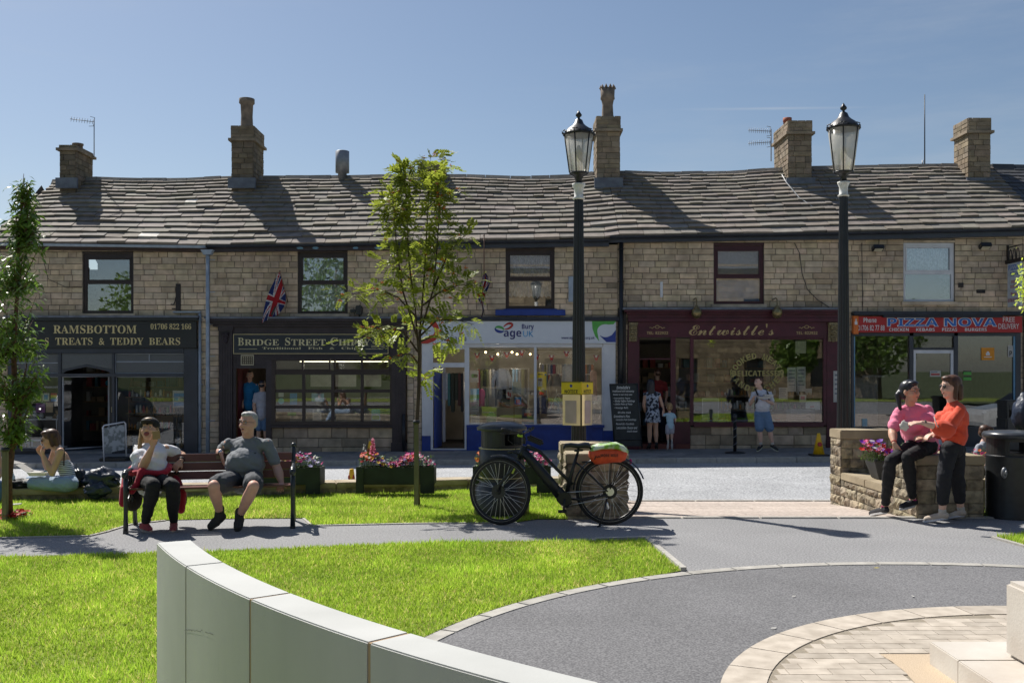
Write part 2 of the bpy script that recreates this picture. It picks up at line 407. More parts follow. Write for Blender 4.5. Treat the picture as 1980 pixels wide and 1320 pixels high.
# far pavement slabs
mb = MB(); y = 22.53
while y < D + .05:
    x = -26 + rnd.uniform(0, .6); h = .62
    while x < 26:
        w_ = rnd.choice([.6, .75, .9]); z0, z1 = base_z(x), base_z(x + w_)
        mb.hexa([(x + .004, y + .004, z0 - .05), (x + w_ - .004, y + .004, z1 - .05), (x + w_ - .004, y + h - .004, z1 - .05), (x + .004, y + h - .004, z0 - .05),
                 (x + .004, y + .004, z0 - .002), (x + w_ - .004, y + .004, z1 - .002), (x + w_ - .004, y + h - .004, z1 - .002), (x + .004, y + h - .004, z0 - .002)], 0, rnd.uniform(.85, 1.1))
        x += w_
    y += h
mb.build('pavement', M_pave)['kind'] = 'structure'
sheet(R4(-30, 30, 22.5, 36), -.02, M_pave, 'pavement_bed')

# round plaza
CA, RA = (3.31, 4.53), 4.25
CB, RB = (3.47, 4.70), 2.44
def arc(c, r, a0, a1, n): return [(c[0] + r * cos(a0 + (a1 - a0) * i / n), c[1] + r * sin(a0 + (a1 - a0) * i / n)) for i in range(n + 1)]
sheet(arc(CA, RA - .05, 0, 2 * pi, 96)[:-1], .004, M_asph2, 'plaza_asphalt', ys=())
def ring(c, r0, r1, seg, name, m, z=.010, a0=0, a1=2 * pi, tones=(.88, 1.1)):
    mb = MB(); n = max(1, int(round((a1 - a0) * r1 / seg)))
    for i in range(n):
        b0 = a0 + (a1 - a0) * i / n + .0022; b1 = a0 + (a1 - a0) * (i + 1) / n - .0022; t = rnd.uniform(*tones); K = 4
        for j in range(K):
            q0 = b0 + (b1 - b0) * j / K; q1 = b0 + (b1 - b0) * (j + 1) / K
            p = lambda r, a, zz: (c[0] + r * cos(a), c[1] + r * sin(a), zz)
            mb.hexa([p(r0, q0, -.05), p(r1, q0, -.05), p(r1, q1, -.05), p(r0, q1, -.05), p(r0, q0, z), p(r1, q0, z), p(r1, q1, z), p(r0, q1, z)], 0, t)
    o = mb.build(name, m); o['kind'] = 'structure'; return o
ring(CA, RA - .11, RA, .45, 'plaza_edging', M_kerb)
ring(CB, RB - .24, RB, .42, 'paving_border', M_paver, z=.012)
sheet(arc(CB, RB - .1, 0, 2 * pi, 64)[:-1], .006, mat('joint_sand', (.30, .26, .20), (.22, .19, .15), scale=60, rough=1), 'paving_bed', ys=())
resin = [G(*p) for p in ((1700, 1267), (1725, 1282), (1748, 1300), (1766, 1320), (1792, 1345), (1850, 1400))]
def resin_x(Y):
    for a, b in zip(resin, resin[1:]):
        if b.y <= Y <= a.y: return a.x + (b.x - a.x) * (a.y - Y) / (a.y - b.y)
    return 99 if Y > resin[0].y else resin[-1].x
mb = MB(); y = CB[1] - (RB - .25); row = 0; rr = RB - .255
while y < CB[1] + rr - .02:
    h = .104; ym = y + h / 2; hw = lambda yy: sqrt(max(0, rr * rr - (yy - CB[1]) ** 2))
    xl = CB[0] - min(hw(y), hw(y + h)); xr = min(CB[0] + min(hw(y), hw(y + h)), resin_x(ym), resin_x(y + h))
    x = CB[0] - 3 + (row * .5 % 1) * .24 + rnd.uniform(-.03, .03)
    while x < xr:
        a, b = max(x, xl) + .0022, min(x + .24, xr) - .0022
        if b - a > .02: mb.box(a, b, y + .0025, y + h - .0025, -.02, .0115 + rnd.uniform(-.0008, .0008), 0, rnd.uniform(.86, 1.1))
        x += .24
    y += h; row += 1
mb.build('paving_bricks', M_paver)['kind'] = 'structure'
ry = resin[0].y - .0; sheet([(p.x, p.y) for p in resin] + [(6, resin[-1].y), (6, ry)], .011, M_resin, 'resin_patch', ys=())

# lawns
arcA = [p for p in arc(CA, RA + .01, radians(99), radians(212), 40)]
g2 = lambda l: [tuple(G(x, y)[:2]) for x, y in l]
front = g2([(-420, 1082), (0, 1079), (160, 1075), (300, 1070), (420, 1068), (640, 1058), (860, 1050), (1060, 1048), (1244, 1046), (1317, 1104)])
i0 = min(range(len(arcA)), key=lambda i: (arcA[i][0] - front[-1][0]) ** 2 + (arcA[i][1] - front[-1][1]) ** 2)
front = front + arcA[i0 + 1:] + [(-9, 2.0)]
back = g2([(-420, 1042), (0, 1040), (100, 1037), (172, 1036), (205, 1028), (250, 1014), (320, 1006), (450, 1003), (588, 1002), (604, 1016), (700, 1014), (800, 1012), (925, 1012), (1000, 1010), (1040, 1004), (1098, 1004)])
WL = [G(-420, 980), G(0, 972), G(300, 965), G(650, 957), (G(905, 950)), G(1105, 946)]      # foot of the low wall
back = back + [(p.x, p.y + .1) for p in reversed(WL)]
rightg = g2([(1925, 1040), (1985, 1033), (2150, 1028), (2150, 1075), (1985, 1057)])
rback = [(5.5, 11.5), (9.5, 11.5), (9.5, 14.2), (5.5, 14.2)]
for nm, pl in (('front_lawn', front), ('back_lawn', back), ('corner_lawn', rightg), ('lawn_behind_wall', rback)):
    sheet(pl, .008, M_turf, nm, xs=XS if nm != 'front_lawn' else ())
M_grass = mat('grass_blades', (.45, .63, .085), (.31, .49, .06), scale=.9, rough=.6, spec=.25, tone=True, trans=.5, contrast=.5)
def grass(poly, name, dens, label, hgt=(.018, .042), wid=.0045, edge_long=True, seed=1, fr=1.06):
    r = np.random.default_rng(seed); pl = np.array(poly); lo, hi = pl.min(0), pl.max(0)
    n = int((hi[0] - lo[0]) * (hi[1] - lo[1]) * dens); p = lo + r.random((n, 2)) * (hi - lo)
    ins = np.zeros(n, bool); j = len(pl) - 1
    for i in range(len(pl)):
        xi, yi, xj, yj = *pl[i], *pl[j]
        c = ((yi > p[:, 1]) != (yj > p[:, 1])) & (p[:, 0] < (xj - xi) * (p[:, 1] - yi) / (yj - yi + 1e-12) + xi); ins ^= c; j = i
    vis = (np.abs(p[:, 0]) < (990 / F) * p[:, 1] * fr + .25) & (p[:, 1] > 4.2) | ((r.random(n) < .35) & (p[:, 1] > 2.5))
    keep = ins & vis
    if name == 'grass': keep &= r.random(n) < np.clip(9.5 / p[:, 1], .3, 1)
    p = p[keep]; n = len(p)
    cl = np.array([noise.noise((a * 1.6, b * 1.6, seed)) + .5 * noise.noise((a * 5, b * 5, 3)) for a, b in p[:, :2]])
    z = np.array([terr(a, b) for a, b in p])
    h = r.uniform(*hgt, n) * (1 + .55 * np.clip(cl, -.6, 1)); tuft = r.random(n) < .02; h[tuft] *= 1.7
    a = r.random(n) * 2 * pi; b = r.random(n) * 2 * pi; ln = h * r.uniform(.1, .9, n); wd = wid * r.uniform(.7, 1.4, n) * (p[:, 1] / 8) ** .5
    v = np.zeros((n, 3, 3)); d = np.stack([np.cos(a), np.sin(a)], 1) * wd[:, None]
    v[:, 0, :2] = p - d; v[:, 1, :2] = p + d; v[:, 0, 2] = v[:, 1, 2] = z + .006
    v[:, 2, 0] = p[:, 0] + np.cos(b) * ln; v[:, 2, 1] = p[:, 1] + np.sin(b) * ln; v[:, 2, 2] = z + .008 + h
    me = bpy.data.meshes.new(name); me.vertices.add(3 * n); me.vertices.foreach_set('co', v.ravel())
    me.loops.add(3 * n); me.loops.foreach_set('vertex_index', np.arange(3 * n, dtype=np.int32))
    me.polygons.add(n); me.polygons.foreach_set('loop_start', np.arange(0, 3 * n, 3, dtype=np.int32)); me.polygons.foreach_set('loop_total', np.full(n, 3, np.int32))
    at = me.attributes.new('tone', 'FLOAT_COLOR', 'POINT'); t = r.uniform(.7, 1.25, n) * (1 + .32 * np.clip(cl, -1, 1)); dry = r.random(n) - .35 * np.array([max(0, noise.noise((a * .9 + 7, b * .9, 11)) - .12) for a, b in p[:, :2]])
    c = np.ones((n, 3, 4)); c[:, :, 0] = (t * np.where(dry < .10, 1.9, 1 + .1 * dry))[:, None]; c[:, :, 1] = (t * np.where(dry < .10, 1.15, 1))[:, None]; c[:, :, 2] = (t * np.where(dry < .1, 3.2, .9))[:, None]
    at.data.foreach_set('color', c.ravel()); me.update(); me.validate(); me.materials.append(M_grass)
    return tag(link(name, me), label, 'grass', kind='stuff')
grass(front, 'grass', 6500, 'short bright green mown grass of the lawn inside the curved path')
grass(back, 'grass', 5200, 'short sunlit grass of the strip behind the bench and young tree', hgt=(.02, .05), seed=2)
grass(rightg, 'grass', 6000, 'corner tuft of straw coloured grass at the right edge of the path', hgt=(.02, .06), seed=3)
grass(rback, 'grass', 4500, 'grass behind the stone planter wall beside the black bin', hgt=(.03, .09), seed=4)
# pale edging beside the lawn tip
def strip(pts, w_, h, name, m=M_kerb, seg=.6):
    mb = MB()
    for a, b in zip(pts, pts[1:]):
        a = V((*a[:2], 0)); b = V((*b[:2], 0)); d = b - a; n = max(1, int(d.length / seg)); nn = V((-d.y, d.x, 0)).normalized() * w_ / 2
        for i in range(n):
            p = a + d * (i / n) + d.normalized() * .003; q = a + d * ((i + 1) / n) - d.normalized() * .003
            c = [p - nn, q - nn, q + nn, p + nn]; t = rnd.uniform(.9, 1.1)
            mb.hexa([(e.x, e.y, terr(e.x, e.y) - .05) for e in c] + [(e.x, e.y, terr(e.x, e.y) + h) for e in c], 0, t)
    o = mb.build(name, m); o['kind'] = 'structure'; return o
strip([G(1150, 1046), G(1250, 1043), G(1322, 1104)], .05, .035, 'lawn_edging')
strip([G(-300, 1043), G(0, 1040.5), G(172, 1036.5), G(205, 1028.5), G(250, 1014.5), G(320, 1006.5)], .04, .012, 'verge_edging')
strip([G(588, 1002.5), G(604, 1016.5), G(800, 1012.5), G(1000, 1010.5)], .04, .012, 'verge_edging')
strip([G(2150, 1029), G(1920, 1040), G(1985, 1058), G(2150, 1076)], .05, .02, 'corner_edging')
# low wall / coping along the road side of the strip
M_cop = mat('coping_stone', (.46, .39, .28), (.26, .21, .14), scale=3.5, rough=.9, bump=.4, bscale=50, tone=True)
M_rock = mat('rock_faced_stone', (.44, .37, .265), (.19, .16, .12), scale=9, rough=.95, bump=.7, bscale=35, tone=True, bdist=.012, contrast=.25)
M_mort = mat('mortar', (.23, .20, .165), (.13, .115, .095), scale=12, rough=1, bump=.4, tone=True)
t = thing('low_wall', 'low stone kerb wall with flat coping between the grass strip and the road', 'wall', WL[2])
mb = MB(); mc = MB()
for a, b in zip(WL, WL[1:]):
    n = max(1, int((b - a).length / 1.1)); d = (b - a)
    for i in range(n):
        p = a + d * (i / n); q = a + d * ((i + 1) / n); u = d.normalized() * .004; nn = V((-d.y, d.x, 0)).normalized() * .34
        for (m_, z0, z1, o1, o2) in ((mb, -.15, .10, 0, 1), (mc, .10, .185, -.06, 1.06)):
            c = [p + u + nn * o1, q - u + nn * o1, q - u + nn * o2, p + u + nn * o2]
            m_.hexa([(e.x, e.y, e.z + z0) for e in c] + [(e.x, e.y, e.z + z1) for e in c], 0, rnd.uniform(.85, 1.1))
mb.build('wall_base', M_rock, t); mc.build('coping', M_cop, t, bevel=.01)
LWZ = .185
# ------------------------------------------------------------ curved white stone wall in the foreground
M_white = mat('pale_concrete', (.50, .505, .485), (.385, .39, .37), scale=2.2, rough=.75, bump=.15, bscale=90, bdist=.003, detail=9, contrast=.6, stretch=(1, 1, .14), big=(1.3, .07))
ZT = .85
def TP(x, y): Y = (CZ - ZT) * F / (y - HZ); return V(((x - 990) * Y / F, Y, ZT))
wf = [TP(302, 1048), TP(360.6, 1093.6), TP(484, 1157), TP(710.7, 1241.7), TP(986, 1320)]
def circ3(p):
    A = np.array([[2 * q.x, 2 * q.y, 1] for q in p]); b = np.array([q.x ** 2 + q.y ** 2 for q in p]); s, *_ = np.linalg.lstsq(A, b, rcond=None)
    return s[0], s[1], sqrt(s[2] + s[0] ** 2 + s[1] ** 2)
wx, wy, wr = circ3(wf); ang = lambda q: math.atan2(q.y - wy, q.x - wx) % (2 * pi)
t = thing('curved_wall', 'curved pale smooth stone wall of jointed blocks in the foreground', 'wall', (wf[1].x, wf[1].y, 0))
cuts = [ang(wf[0]), ang(wf[1]), ang(wf[2]), ang(wf[3])]
st = (cuts[3] - cuts[1]) / 2
cuts = [cuts[0], cuts[1], cuts[2], cuts[3], cuts[3] + (cuts[3] - cuts[2]), cuts[3] + 2 * (cuts[3] - cuts[2]), cuts[3] + 3 * (cuts[3] - cuts[2])]
th = .165
for i, (a, b) in enumerate(zip(cuts, cuts[1:])):
    mb = MB(); n = 14; a += .0006; b -= .0006; k = 0; prof = []
    for j in range(n + 1):
        q = a + (b - a) * j / n
        for (r_, z) in ((wr, -.1), (wr, ZT), (wr - th, ZT), (wr - th, -.1)):
            mb.addv([(wx + r_ * cos(q), wy + r_ * sin(q), z)])
    fs = [(4 * j + e, 4 * j + (e + 1) % 4, 4 * j + 4 + (e + 1) % 4, 4 * j + 4 + e) for j in range(n) for e in range(4)] + [(0, 1, 2, 3), (4 * n + 3, 4 * n + 2, 4 * n + 1, 4 * n)]
    mb.addf(fs)
    if i in (0, 1): a += .0003
    mb.build('wall_block', M_white, t, bevel=.005)
mbj = MB()
for q in cuts[2:-1]:
    for s_ in (0,): mbj.hexa([(wx + r_ * cos(q + e), wy + r_ * sin(q + e), z) for z in (0, ZT - .003) for (r_, e) in ((wr - .003, -.001), (wr - .003, .001), (wr - th + .003, .001), (wr - th + .003, -.001))])
mbj.build('mortar_joint', mat('joint_mortar', (.42, .30, .19), rough=1), t)
# the faint scuff on the second block
mb = MB(); rs = random.Random(4)
def onface(px, py):
    q = min((cuts[0] + (cuts[-1] - cuts[0]) * i / 900 for i in range(900)), key=lambda a: abs(990 + F * (wx + wr * cos(a)) / (wy + wr * sin(a)) - px)); Y = wy + wr * sin(q)
    return V((wx + (wr + .0012 * sg_) * cos(q), wy + (wr + .0012 * sg_) * sin(q), CZ + (HZ - py) * Y / F))
sg_ = 1
for i in range(46):
    u = i / 45; x = 357 + 55 * u; y = 1217 + 8 * u * u + rs.gauss(0, 1.0)
    if .62 < u < .74: continue
    w0, h0 = rs.uniform(.8, 2.2), rs.uniform(.4, 1.3); mb.face([onface(x - w0, y), onface(x, y + h0), onface(x + w0, y), onface(x, y - h0)])
mb.build('scuff_mark', mat('scuff', (.27, .28, .26), rough=.8), t)
# stepped plinth at the right
M_plinth = mat('plinth_stone', (.62, .60, .55), (.44, .38, .32), scale=2.2, rough=.8, bump=.2, bscale=60, detail=9, contrast=.5)
s0 = V((3.29 * 0, 0, 0)); A0 = P(1796.7, 1239, 5.733); zt = A0.z
t = thing('stone_plinth', 'pale stone block standing on a low stone step at the lower right', 'plinth', (A0.x + .5, A0.y - .5, 0))
mb = MB(); y = A0.y; x = A0.x
for k, (ya, yb) in enumerate(((5.733, 5.36), (5.36, 4.5), (4.5, 3.6))):
    mb.box(x - .004 * k, x + 2.4, yb + .002, ya - .002, -.05, zt - .0006 * k)
mb.build('step', M_plinth, t, bevel=.006)
b0 = P(1943, 1259, 5.46); mb = MB(); mb.box(b0.x, b0.x + 1.5, 4.1, 5.46, zt, P(1943, 1121, 5.46).z); mb.build('block', M_plinth, t, bevel=.02)
# ------------------------------------------------------------ the terrace of shops
M_stone = mat('sandstone', (.66, .525, .385), (.40, .32, .235), scale=4.5, rough=.92, big=(.8, .16), bump=.5, bscale=45, tone=True, contrast=.4)
M_slate = mat('stone_slate', (.29, .262, .228), (.19, .172, .152), scale=5, rough=.85, bump=.6, bscale=30, tone=True, contrast=.45)
M_dslate = mat('blue_slate', (.075, .08, .09), (.05, .053, .06), scale=6, rough=.6, tone=True)
M_lead = mat('lead', (.16, .18, .22), (.09, .10, .13), scale=5, rough=.6, bump=.2)
M_navy = mat('navy_paint', (.036, .042, .060), (.024, .028, .041), scale=3, rough=.35, spec=.5, bump=.06, bscale=20)
M_black = mat('black_paint', (.018, .019, .022), (.012, .013, .015), scale=3, rough=.35, spec=.5)
M_plum = mat('dark_plum_paint', (.046, .034, .040), (.028, .021, .025), scale=4, rough=.45, spec=.4, bump=.1, bscale=15)
M_brownframe = mat('dark_brown_frame', (.030, .016, .016), (.020, .010, .011), scale=6, rough=.4, spec=.5)
M_maroon = mat('maroon_paint', (.085, .014, .030), (.055, .010, .020), scale=4, rough=.4, spec=.4, bump=.08, bscale=15)
M_whitep = mat('white_paint', (.66, .67, .70), (.55, .56, .60), scale=3, rough=.45, bump=.05)
M_blue = mat('blue_paint', (.016, .050, .27), (.012, .035, .20), scale=4, rough=.5, bump=.1)
M_paleblue = mat('pale_blue_paint', (.17, .34, .5), rough=.6)
M_gutter = mat('dark_gutter', (.025, .030, .045), (.015, .018, .028), scale=4, rough=.5)
M_brownb = mat('brown_board', (.075, .045, .035), (.035, .024, .022), scale=9, rough=.8, stretch=(1, 1, 5), bump=.3)
M_bluegut = mat('grey_blue_pipe', (.34, .40, .48), (.25, .30, .37), scale=6, rough=.5)
M_room = mat('room_plaster', (.22, .19, .155), (.12, .10, .08), scale=1.2, rough=.9)
M_roomlight = mat('room_cream', (.56, .52, .44), (.36, .33, .28), scale=2, rough=.9)
M_glass = glass_mat('shop_glass', tint=(.97, .98, .98), refl=.02)
M_glass2 = glass_mat('shop_glass_bright', tint=(.97, .98, .98), refl=.05)
M_uglass = glass_mat('window_glass', tint=(.97, .98, .98), refl=.16)
M_lace = mat('net_curtain', (.80, .82, .86), (.50, .52, .56), scale=22, rough=.9, trans=.3, contrast=.2, stretch=(1.6, 1, .7))
M_gold = mat('gold_leaf', (.66, .54, .27), (.56, .46, .22), scale=20, rough=.5)
M_cream = mat('cream_plastic', (.55, .50, .36), rough=.6)
M_metal = mat('galvanised_metal', (.30, .31, .33), (.22, .23, .25), scale=8, rough=.5, metal=.6)
M_iron = mat('black_iron', (.015, .015, .017), (.03, .02, .018), scale=20, rough=.5)
M_terracotta = mat('terracotta', (.42, .12, .07), (.25, .07, .045), scale=6, rough=.8)
M_potstone = mat('pot_clay', (.27, .21, .165), (.14, .11, .09), scale=6, rough=.9, bump=.3)
M_carpet = mat('dark_floor', (.035, .035, .04), rough=.9)

YR = D + 2.7; YE = D - .30
def interp(t, x):
    if x <= t[0][0]: return t[0][1] + (t[1][1] - t[0][1]) * (x - t[0][0]) / (t[1][0] - t[0][0])
    for (a, b), (c, d) in zip(t, t[1:]):
        if x <= c: return b + (d - b) * (x - a) / (c - a)
    (a, b), (c, d) = t[-2:]; return d + (d - b) * (x - c) / (c - a)
RID = [((x - 990) * YR / F, CZ + (HZ - y) * YR / F) for x, y in ((110, 352), (180, 347), (260, 350), (350, 350), (448, 345), (620, 345), (760, 342), (900, 342), (1010, 346), (1100, 344), (1150, 337), (1200, 335), (1279, 338), (1411, 336), (1491, 330), (1570, 326), (1803, 322), (1916, 323), (1980, 324))]
EAV = [((x - 990) * YE / F, CZ + (HZ - y) * YE / F) for x, y in ((0, 471), (200, 472), (400, 475), (600, 472), (760, 469), (1040, 463), (1170, 461), (1200, 457), (1560, 451), (1980, 441))]
def roofpt(X, t): return V((X, YE + (YR - YE) * t, interp(EAV, X) * (1 - t) + interp(RID, X) * t - .035 * sin(pi * t)))
UNITS = {}
def unit(key, name, label, x0, x1, holes, shop, base=None, ends=(0, 0), rx=None, slate=M_slate):
    """x0,x1 photo columns; holes upper windows (x0,x1,ytop,ybot); shop = opening (x0,x1,ytop)"""
    X0, X1 = fx(x0), fx(x1); zb = base_z((X0 + X1) / 2) - .35
    r = random.Random(key)
    root = thing(name, label, 'shop building', ((X0 + X1) / 2, D, base_z((X0 + X1) / 2)), group='terrace of stone shops')
    UNITS[key] = root
    ze = min(interp(EAV, X0 + .01), interp(EAV, X1 - .01)) - .02
    W_, H_ = X1 - X0, ze - zb
    hs = [(fx(a) - X0, fx(b) - X0, fz(d) - zb, fz(c) - zb) for a, b, c, d in holes] + [(fx(a) - X0, fx(b) - X0, -1, fz(c) - zb) for a, b, c in shop]
    mb = MB()
    TH = .32
    for a, b, c, d in cells(0, W_, 0, H_, hs): mb.box(X0 + a, X0 + b, D + .002, D + TH, zb + c, zb + d)
    if ends[0]: mb.face([(X0, D, zb), (X0, D + 6, zb), (X0, D + 6, ze), roofpt(X0, 1) - V((0, 0, .06)), (X0, D, ze)])
    if ends[1]: mb.face([(X1, D, zb), (X1, D + 6, zb), (X1, D + 6, ze), (X1, D, ze)])
    rw = MB(); rw.box(X0, X1, D + 5.4, D + 5.7, zb, ze); rw.build('rear_wall', M_mort, root)
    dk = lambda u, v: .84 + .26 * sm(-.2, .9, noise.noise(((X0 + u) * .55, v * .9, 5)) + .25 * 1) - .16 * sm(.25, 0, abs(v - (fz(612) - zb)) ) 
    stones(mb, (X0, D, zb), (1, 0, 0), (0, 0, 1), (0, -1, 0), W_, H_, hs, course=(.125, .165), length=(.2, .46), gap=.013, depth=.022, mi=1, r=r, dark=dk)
    mb.build('wall', [M_mort, M_stone], root)
    # roof
    rm = MB(); t = 0; row = 0; a0, a1 = (X0, X1) if rx is None else rx
    if ends[0]: a0 -= .1
    while t < .985:
        e = .088 - .042 * t + r.uniform(-.004, .004); e = min(e, 1.0 - t); x = a0 - r.uniform(0, .25); a00 = a0 + (.50 * t if ends[0] else 0)
        while x < a1 - .02:
            w_ = r.uniform(.36, .85) * (1 - .35 * t) if slate == M_slate else .3
            xa, xb = max(x, a00), min(x + w_, a1)
            if a1 - xb < .15: xb = a1; w_ = 9
            if xb - xa > .03:
                th_ = r.uniform(.035, .065) if slate == M_slate else .012; g = .006; jj = lambda s_: r.uniform(-s_, s_); lo = t + (jj(.006) if slate == M_slate else 0); up = min(t + e * 1.18, 1.02)
                p = [roofpt(xa + g, lo), roofpt(xb - g, lo + jj(.004)), roofpt(xb - g, up), roofpt(xa + g, up)]
                n1 = V((0, -.62, .78)); q = th_ + jj(.006); top = [p[0] + n1 * (q + .02), p[1] + n1 * (q + .02 + jj(.012)), p[2] + n1 * .012, p[3] + n1 * .012]
                tn = r.uniform(.82, 1.10) * (.9 + .25 * noise.noise((xa * .5, t * 4, 2))); tn = (tn * r.uniform(.98, 1.08), tn, tn * r.uniform(.92, 1.04))
                if r.random() < .022 and key == 'a': tn = (2.9, 3, 3.1)  # scattered slates near white, a wet glint put into the colour
                rm.hexa(p + top, 0, tn)
            x += w_
        t += e; row += 1
    K = 10
    if ends[0]: a0 += .42
    for i in range(K):                       # underlay, back slope and ridge stones
        xa = a0 + (a1 - a0) * i / K; xb = a0 + (a1 - a0) * (i + 1) / K
        A, B = roofpt(xa, 0), roofpt(xb, 0); C_, D_ = roofpt(xb, 1), roofpt(xa, 1); dn = V((0, 0, .05))
        rm.face([A - dn, B - dn, C_ - dn, D_ - dn], 0, tone=.5)
        rm.face([D_, C_, V((xb, D + 5.9, interp(EAV, xb))), V((xa, D + 5.9, interp(EAV, xa)))], 0, tone=.9)
    x = a0
    while x < a1 - .01:
        w_ = min(r.uniform(.45, .7), a1 - x); A, B = roofpt(x + .006, 1), roofpt(x + w_ - .006, 1); up = V((0, 0, .07)); hh = r.uniform(-.01, .012)
        rm.hexa([A + V((0, -.17, -.10)), B + V((0, -.17, -.10)), B + V((0, .17, -.10)), A + V((0, .17, -.10)), A + up + V((0, -.05, hh)), B + up + V((0, -.05, hh)), B + up + V((0, .05, hh)), A + up + V((0, .05, hh))], 0, r.uniform(.8, 1.15)); x += w_
    rm.build('roof', slate, root)
    return root
def upper(root, x0, x1, y0, y1, m, mid, wht=False, sill=M_stone, lace=True, inner=6):
    w = MB(); d = .07; X0, X1, Z0, Z1 = fx(x0), fx(x1), fz(y1), fz(y0); fr = inner / S; zm = fz(mid)
    for a, b, c, e in ((X0, X0 + fr, Z0, Z1), (X1 - fr, X1, Z0, Z1), (X0 + fr, X1 - fr, Z0, Z0 + fr), (X0 + fr, X1 - fr, Z1 - fr * 1.4, Z1), (X0 + fr, X1 - fr, zm - .035, zm + .035)):
        w.box(a, b, D + .045, D + .12, c, e)
    i = fr; q = .035                          # the opening sash stands a little proud
    for a, b, c, e in ((X0 + i, X0 + i + q, zm + .036, Z1 - i * 1.4), (X1 - i - q, X1 - i, zm + .036, Z1 - i * 1.4), (X0 + i + q, X1 - i - q, zm + .036, zm + .036 + q), (X0 + i + q, X1 - i - q, Z1 - i * 1.4 - q, Z1 - i * 1.4)):
        w.box(a, b, D + .03, D + .10, c, e)
    wo = w.build('window', m, root, bevel=.004)
    g = MB(); g.box(X0 + i * .5, X1 - i * .5, D + .085, D + .09, Z0 + i * .5, Z1 - i * .5); g.build('pane', M_uglass, wo)
    rv = MB(); rv.box(X0 - .001, X1 + .001, D + .9, D + .92, Z0 - .1, Z1 + .1); rv.box(X0 - .3, X1 + .3, D + .35, D + .9, Z0 - .3, Z0 - .28); rv.build('dark_room', M_room, wo)
    if lace:
        cm = MB(); n = 60; k = 0; zs = [Z1 - .06, Z0 + .06]
        if lace == 'half': zs = [Z1 - .06, zm + .08 + 0, ]
        for i2 in range(n + 1):
            x = X0 + .03 + (X1 - X0 - .06) * i2 / n; yy = D + .19 + .018 * sin(i2 * 1.35) + .008 * sin(i2 * .53)
            zz = zs[1] if lace != 'sweep' else Z0 + .28 + .06 * abs(sin(i2 * .55))
            cm.addv([(x, yy, zs[0]), (x, yy + .004, zz)])
        cm.addf([(2 * j, 2 * j + 1, 2 * j + 3, 2 * j + 2) for j in range(n)], 0, True)
        cm.build('net_curtain', M_lace, wo)
    s_ = MB(); s_.box(X0 - .06, X1 + .06, D - .07, D + .06, Z0 - .09, Z0 - .002); s_.build('sill', sill, wo, bevel=.008)
    l_ = MB(); l_.box(X0 - .0, X1 + .0, D - .02, D + .06, Z1 + .002, Z1 + .05); l_.build('lintel', m if not wht else M_stone, wo)
    return wo
def bp(mb, x0, x1, y0, y1, d0, d1, mi=0, tone=1.0):       # photo-column box standing between d0 and d1 in front of the wall
    mb.box(fx(x0), fx(x1), D - d1, D - d0, fz(y1), fz(y0), mi, tone)
def parts(root, name, m, boxes, bevel=.006, label=None):
    mb = MB()
    for b in boxes: bp(mb, *b)
    return mb.build(name, m, root, bevel=bevel, label=label)
def pane(root, x0, x1, y0, y1, d=-.06, m=None, name='pane'):
    mb = MB(); bp(mb, x0, x1, y0, y1, d, d + .008); return mb.build(name, m or M_glass, root)
def tx(root, s, x0, x1, y0, y1, d, m, style='serif', name='lettering', off=0.0):
    mb = text_mb(s, fx(x0), fx(x1), fz(y1), fz(y0), D - d, style, off=off); return mb.build(name, m, root, fixn=False)
def letters(root, rows, d, m, name='lettering'):
    mb = MB()
    for (s, x0, x1, y0, y1, st) in rows: text_mb(s, fx(x0), fx(x1), fz(y1), fz(y0), D - d, st, mb=mb)
    return mb.build(name, m, root, fixn=False)
def room(root, x0, x1, ytop, depth, m=M_room, zf=None, shelf=True, seed=0, light=0):
    mb = MB(); X0, X1, zt_ = fx(x0), fx(x1), fz(ytop); zf = base_z((X0 + X1) / 2) + .02 if zf is None else zf; y0, y1 = D + .33, D + depth
    mb.box(X0, X1, y0, y1, zf - .05, zf, 1); mb.box(X0, X1, y1, y1 + .05, zf, zt_); mb.box(X0 - .05, X0, y0, y1, zf, zt_); mb.box(X1, X1 + .05, y0, y1, zf, zt_); mb.box(X0 - .05, X1 + .05, D + .33, y1 + .05, zt_ + .001, zt_ + .05)
    io = mb.build('shop_interior', [m, M_carpet], root)
    if shelf:                                # shelving with stock along the back wall
        r = random.Random(seed); sb = MB(); st = MB(); ys = y1 - .35
        for k in range(5):
            z = zf + .3 + k * .42
            if z > zt_ - .3: break
            sb.box(X0 + .2, X1 - .2, ys, y1, z, z + .03)
            x = X0 + .25
            while x < X1 - .4:
                w_ = r.uniform(.06, .2); h = r.uniform(.1, .3)
                if r.random() < .8: st.box(x, x + w_, ys + .03, ys + .2, z + .031, z + .031 + h, r.randrange(4), 1)
                x += w_ + r.uniform(.01, .1)
        sb.build('wall_shelf', mats_shelf, io); tag(st.build('stock', STOCK, io), kind='stuff')
    return io
mats_shelf = mat('shelf_wood', (.28, .18, .09), rough=.6)
STOCK = [mat('stock_tan', (.40, .28, .16), rough=.6), mat('stock_red', (.35, .06, .05), rough=.6), mat('stock_teal', (.08, .2, .24), rough=.6), mat('stock_white', (.6, .6, .58), rough=.6)]

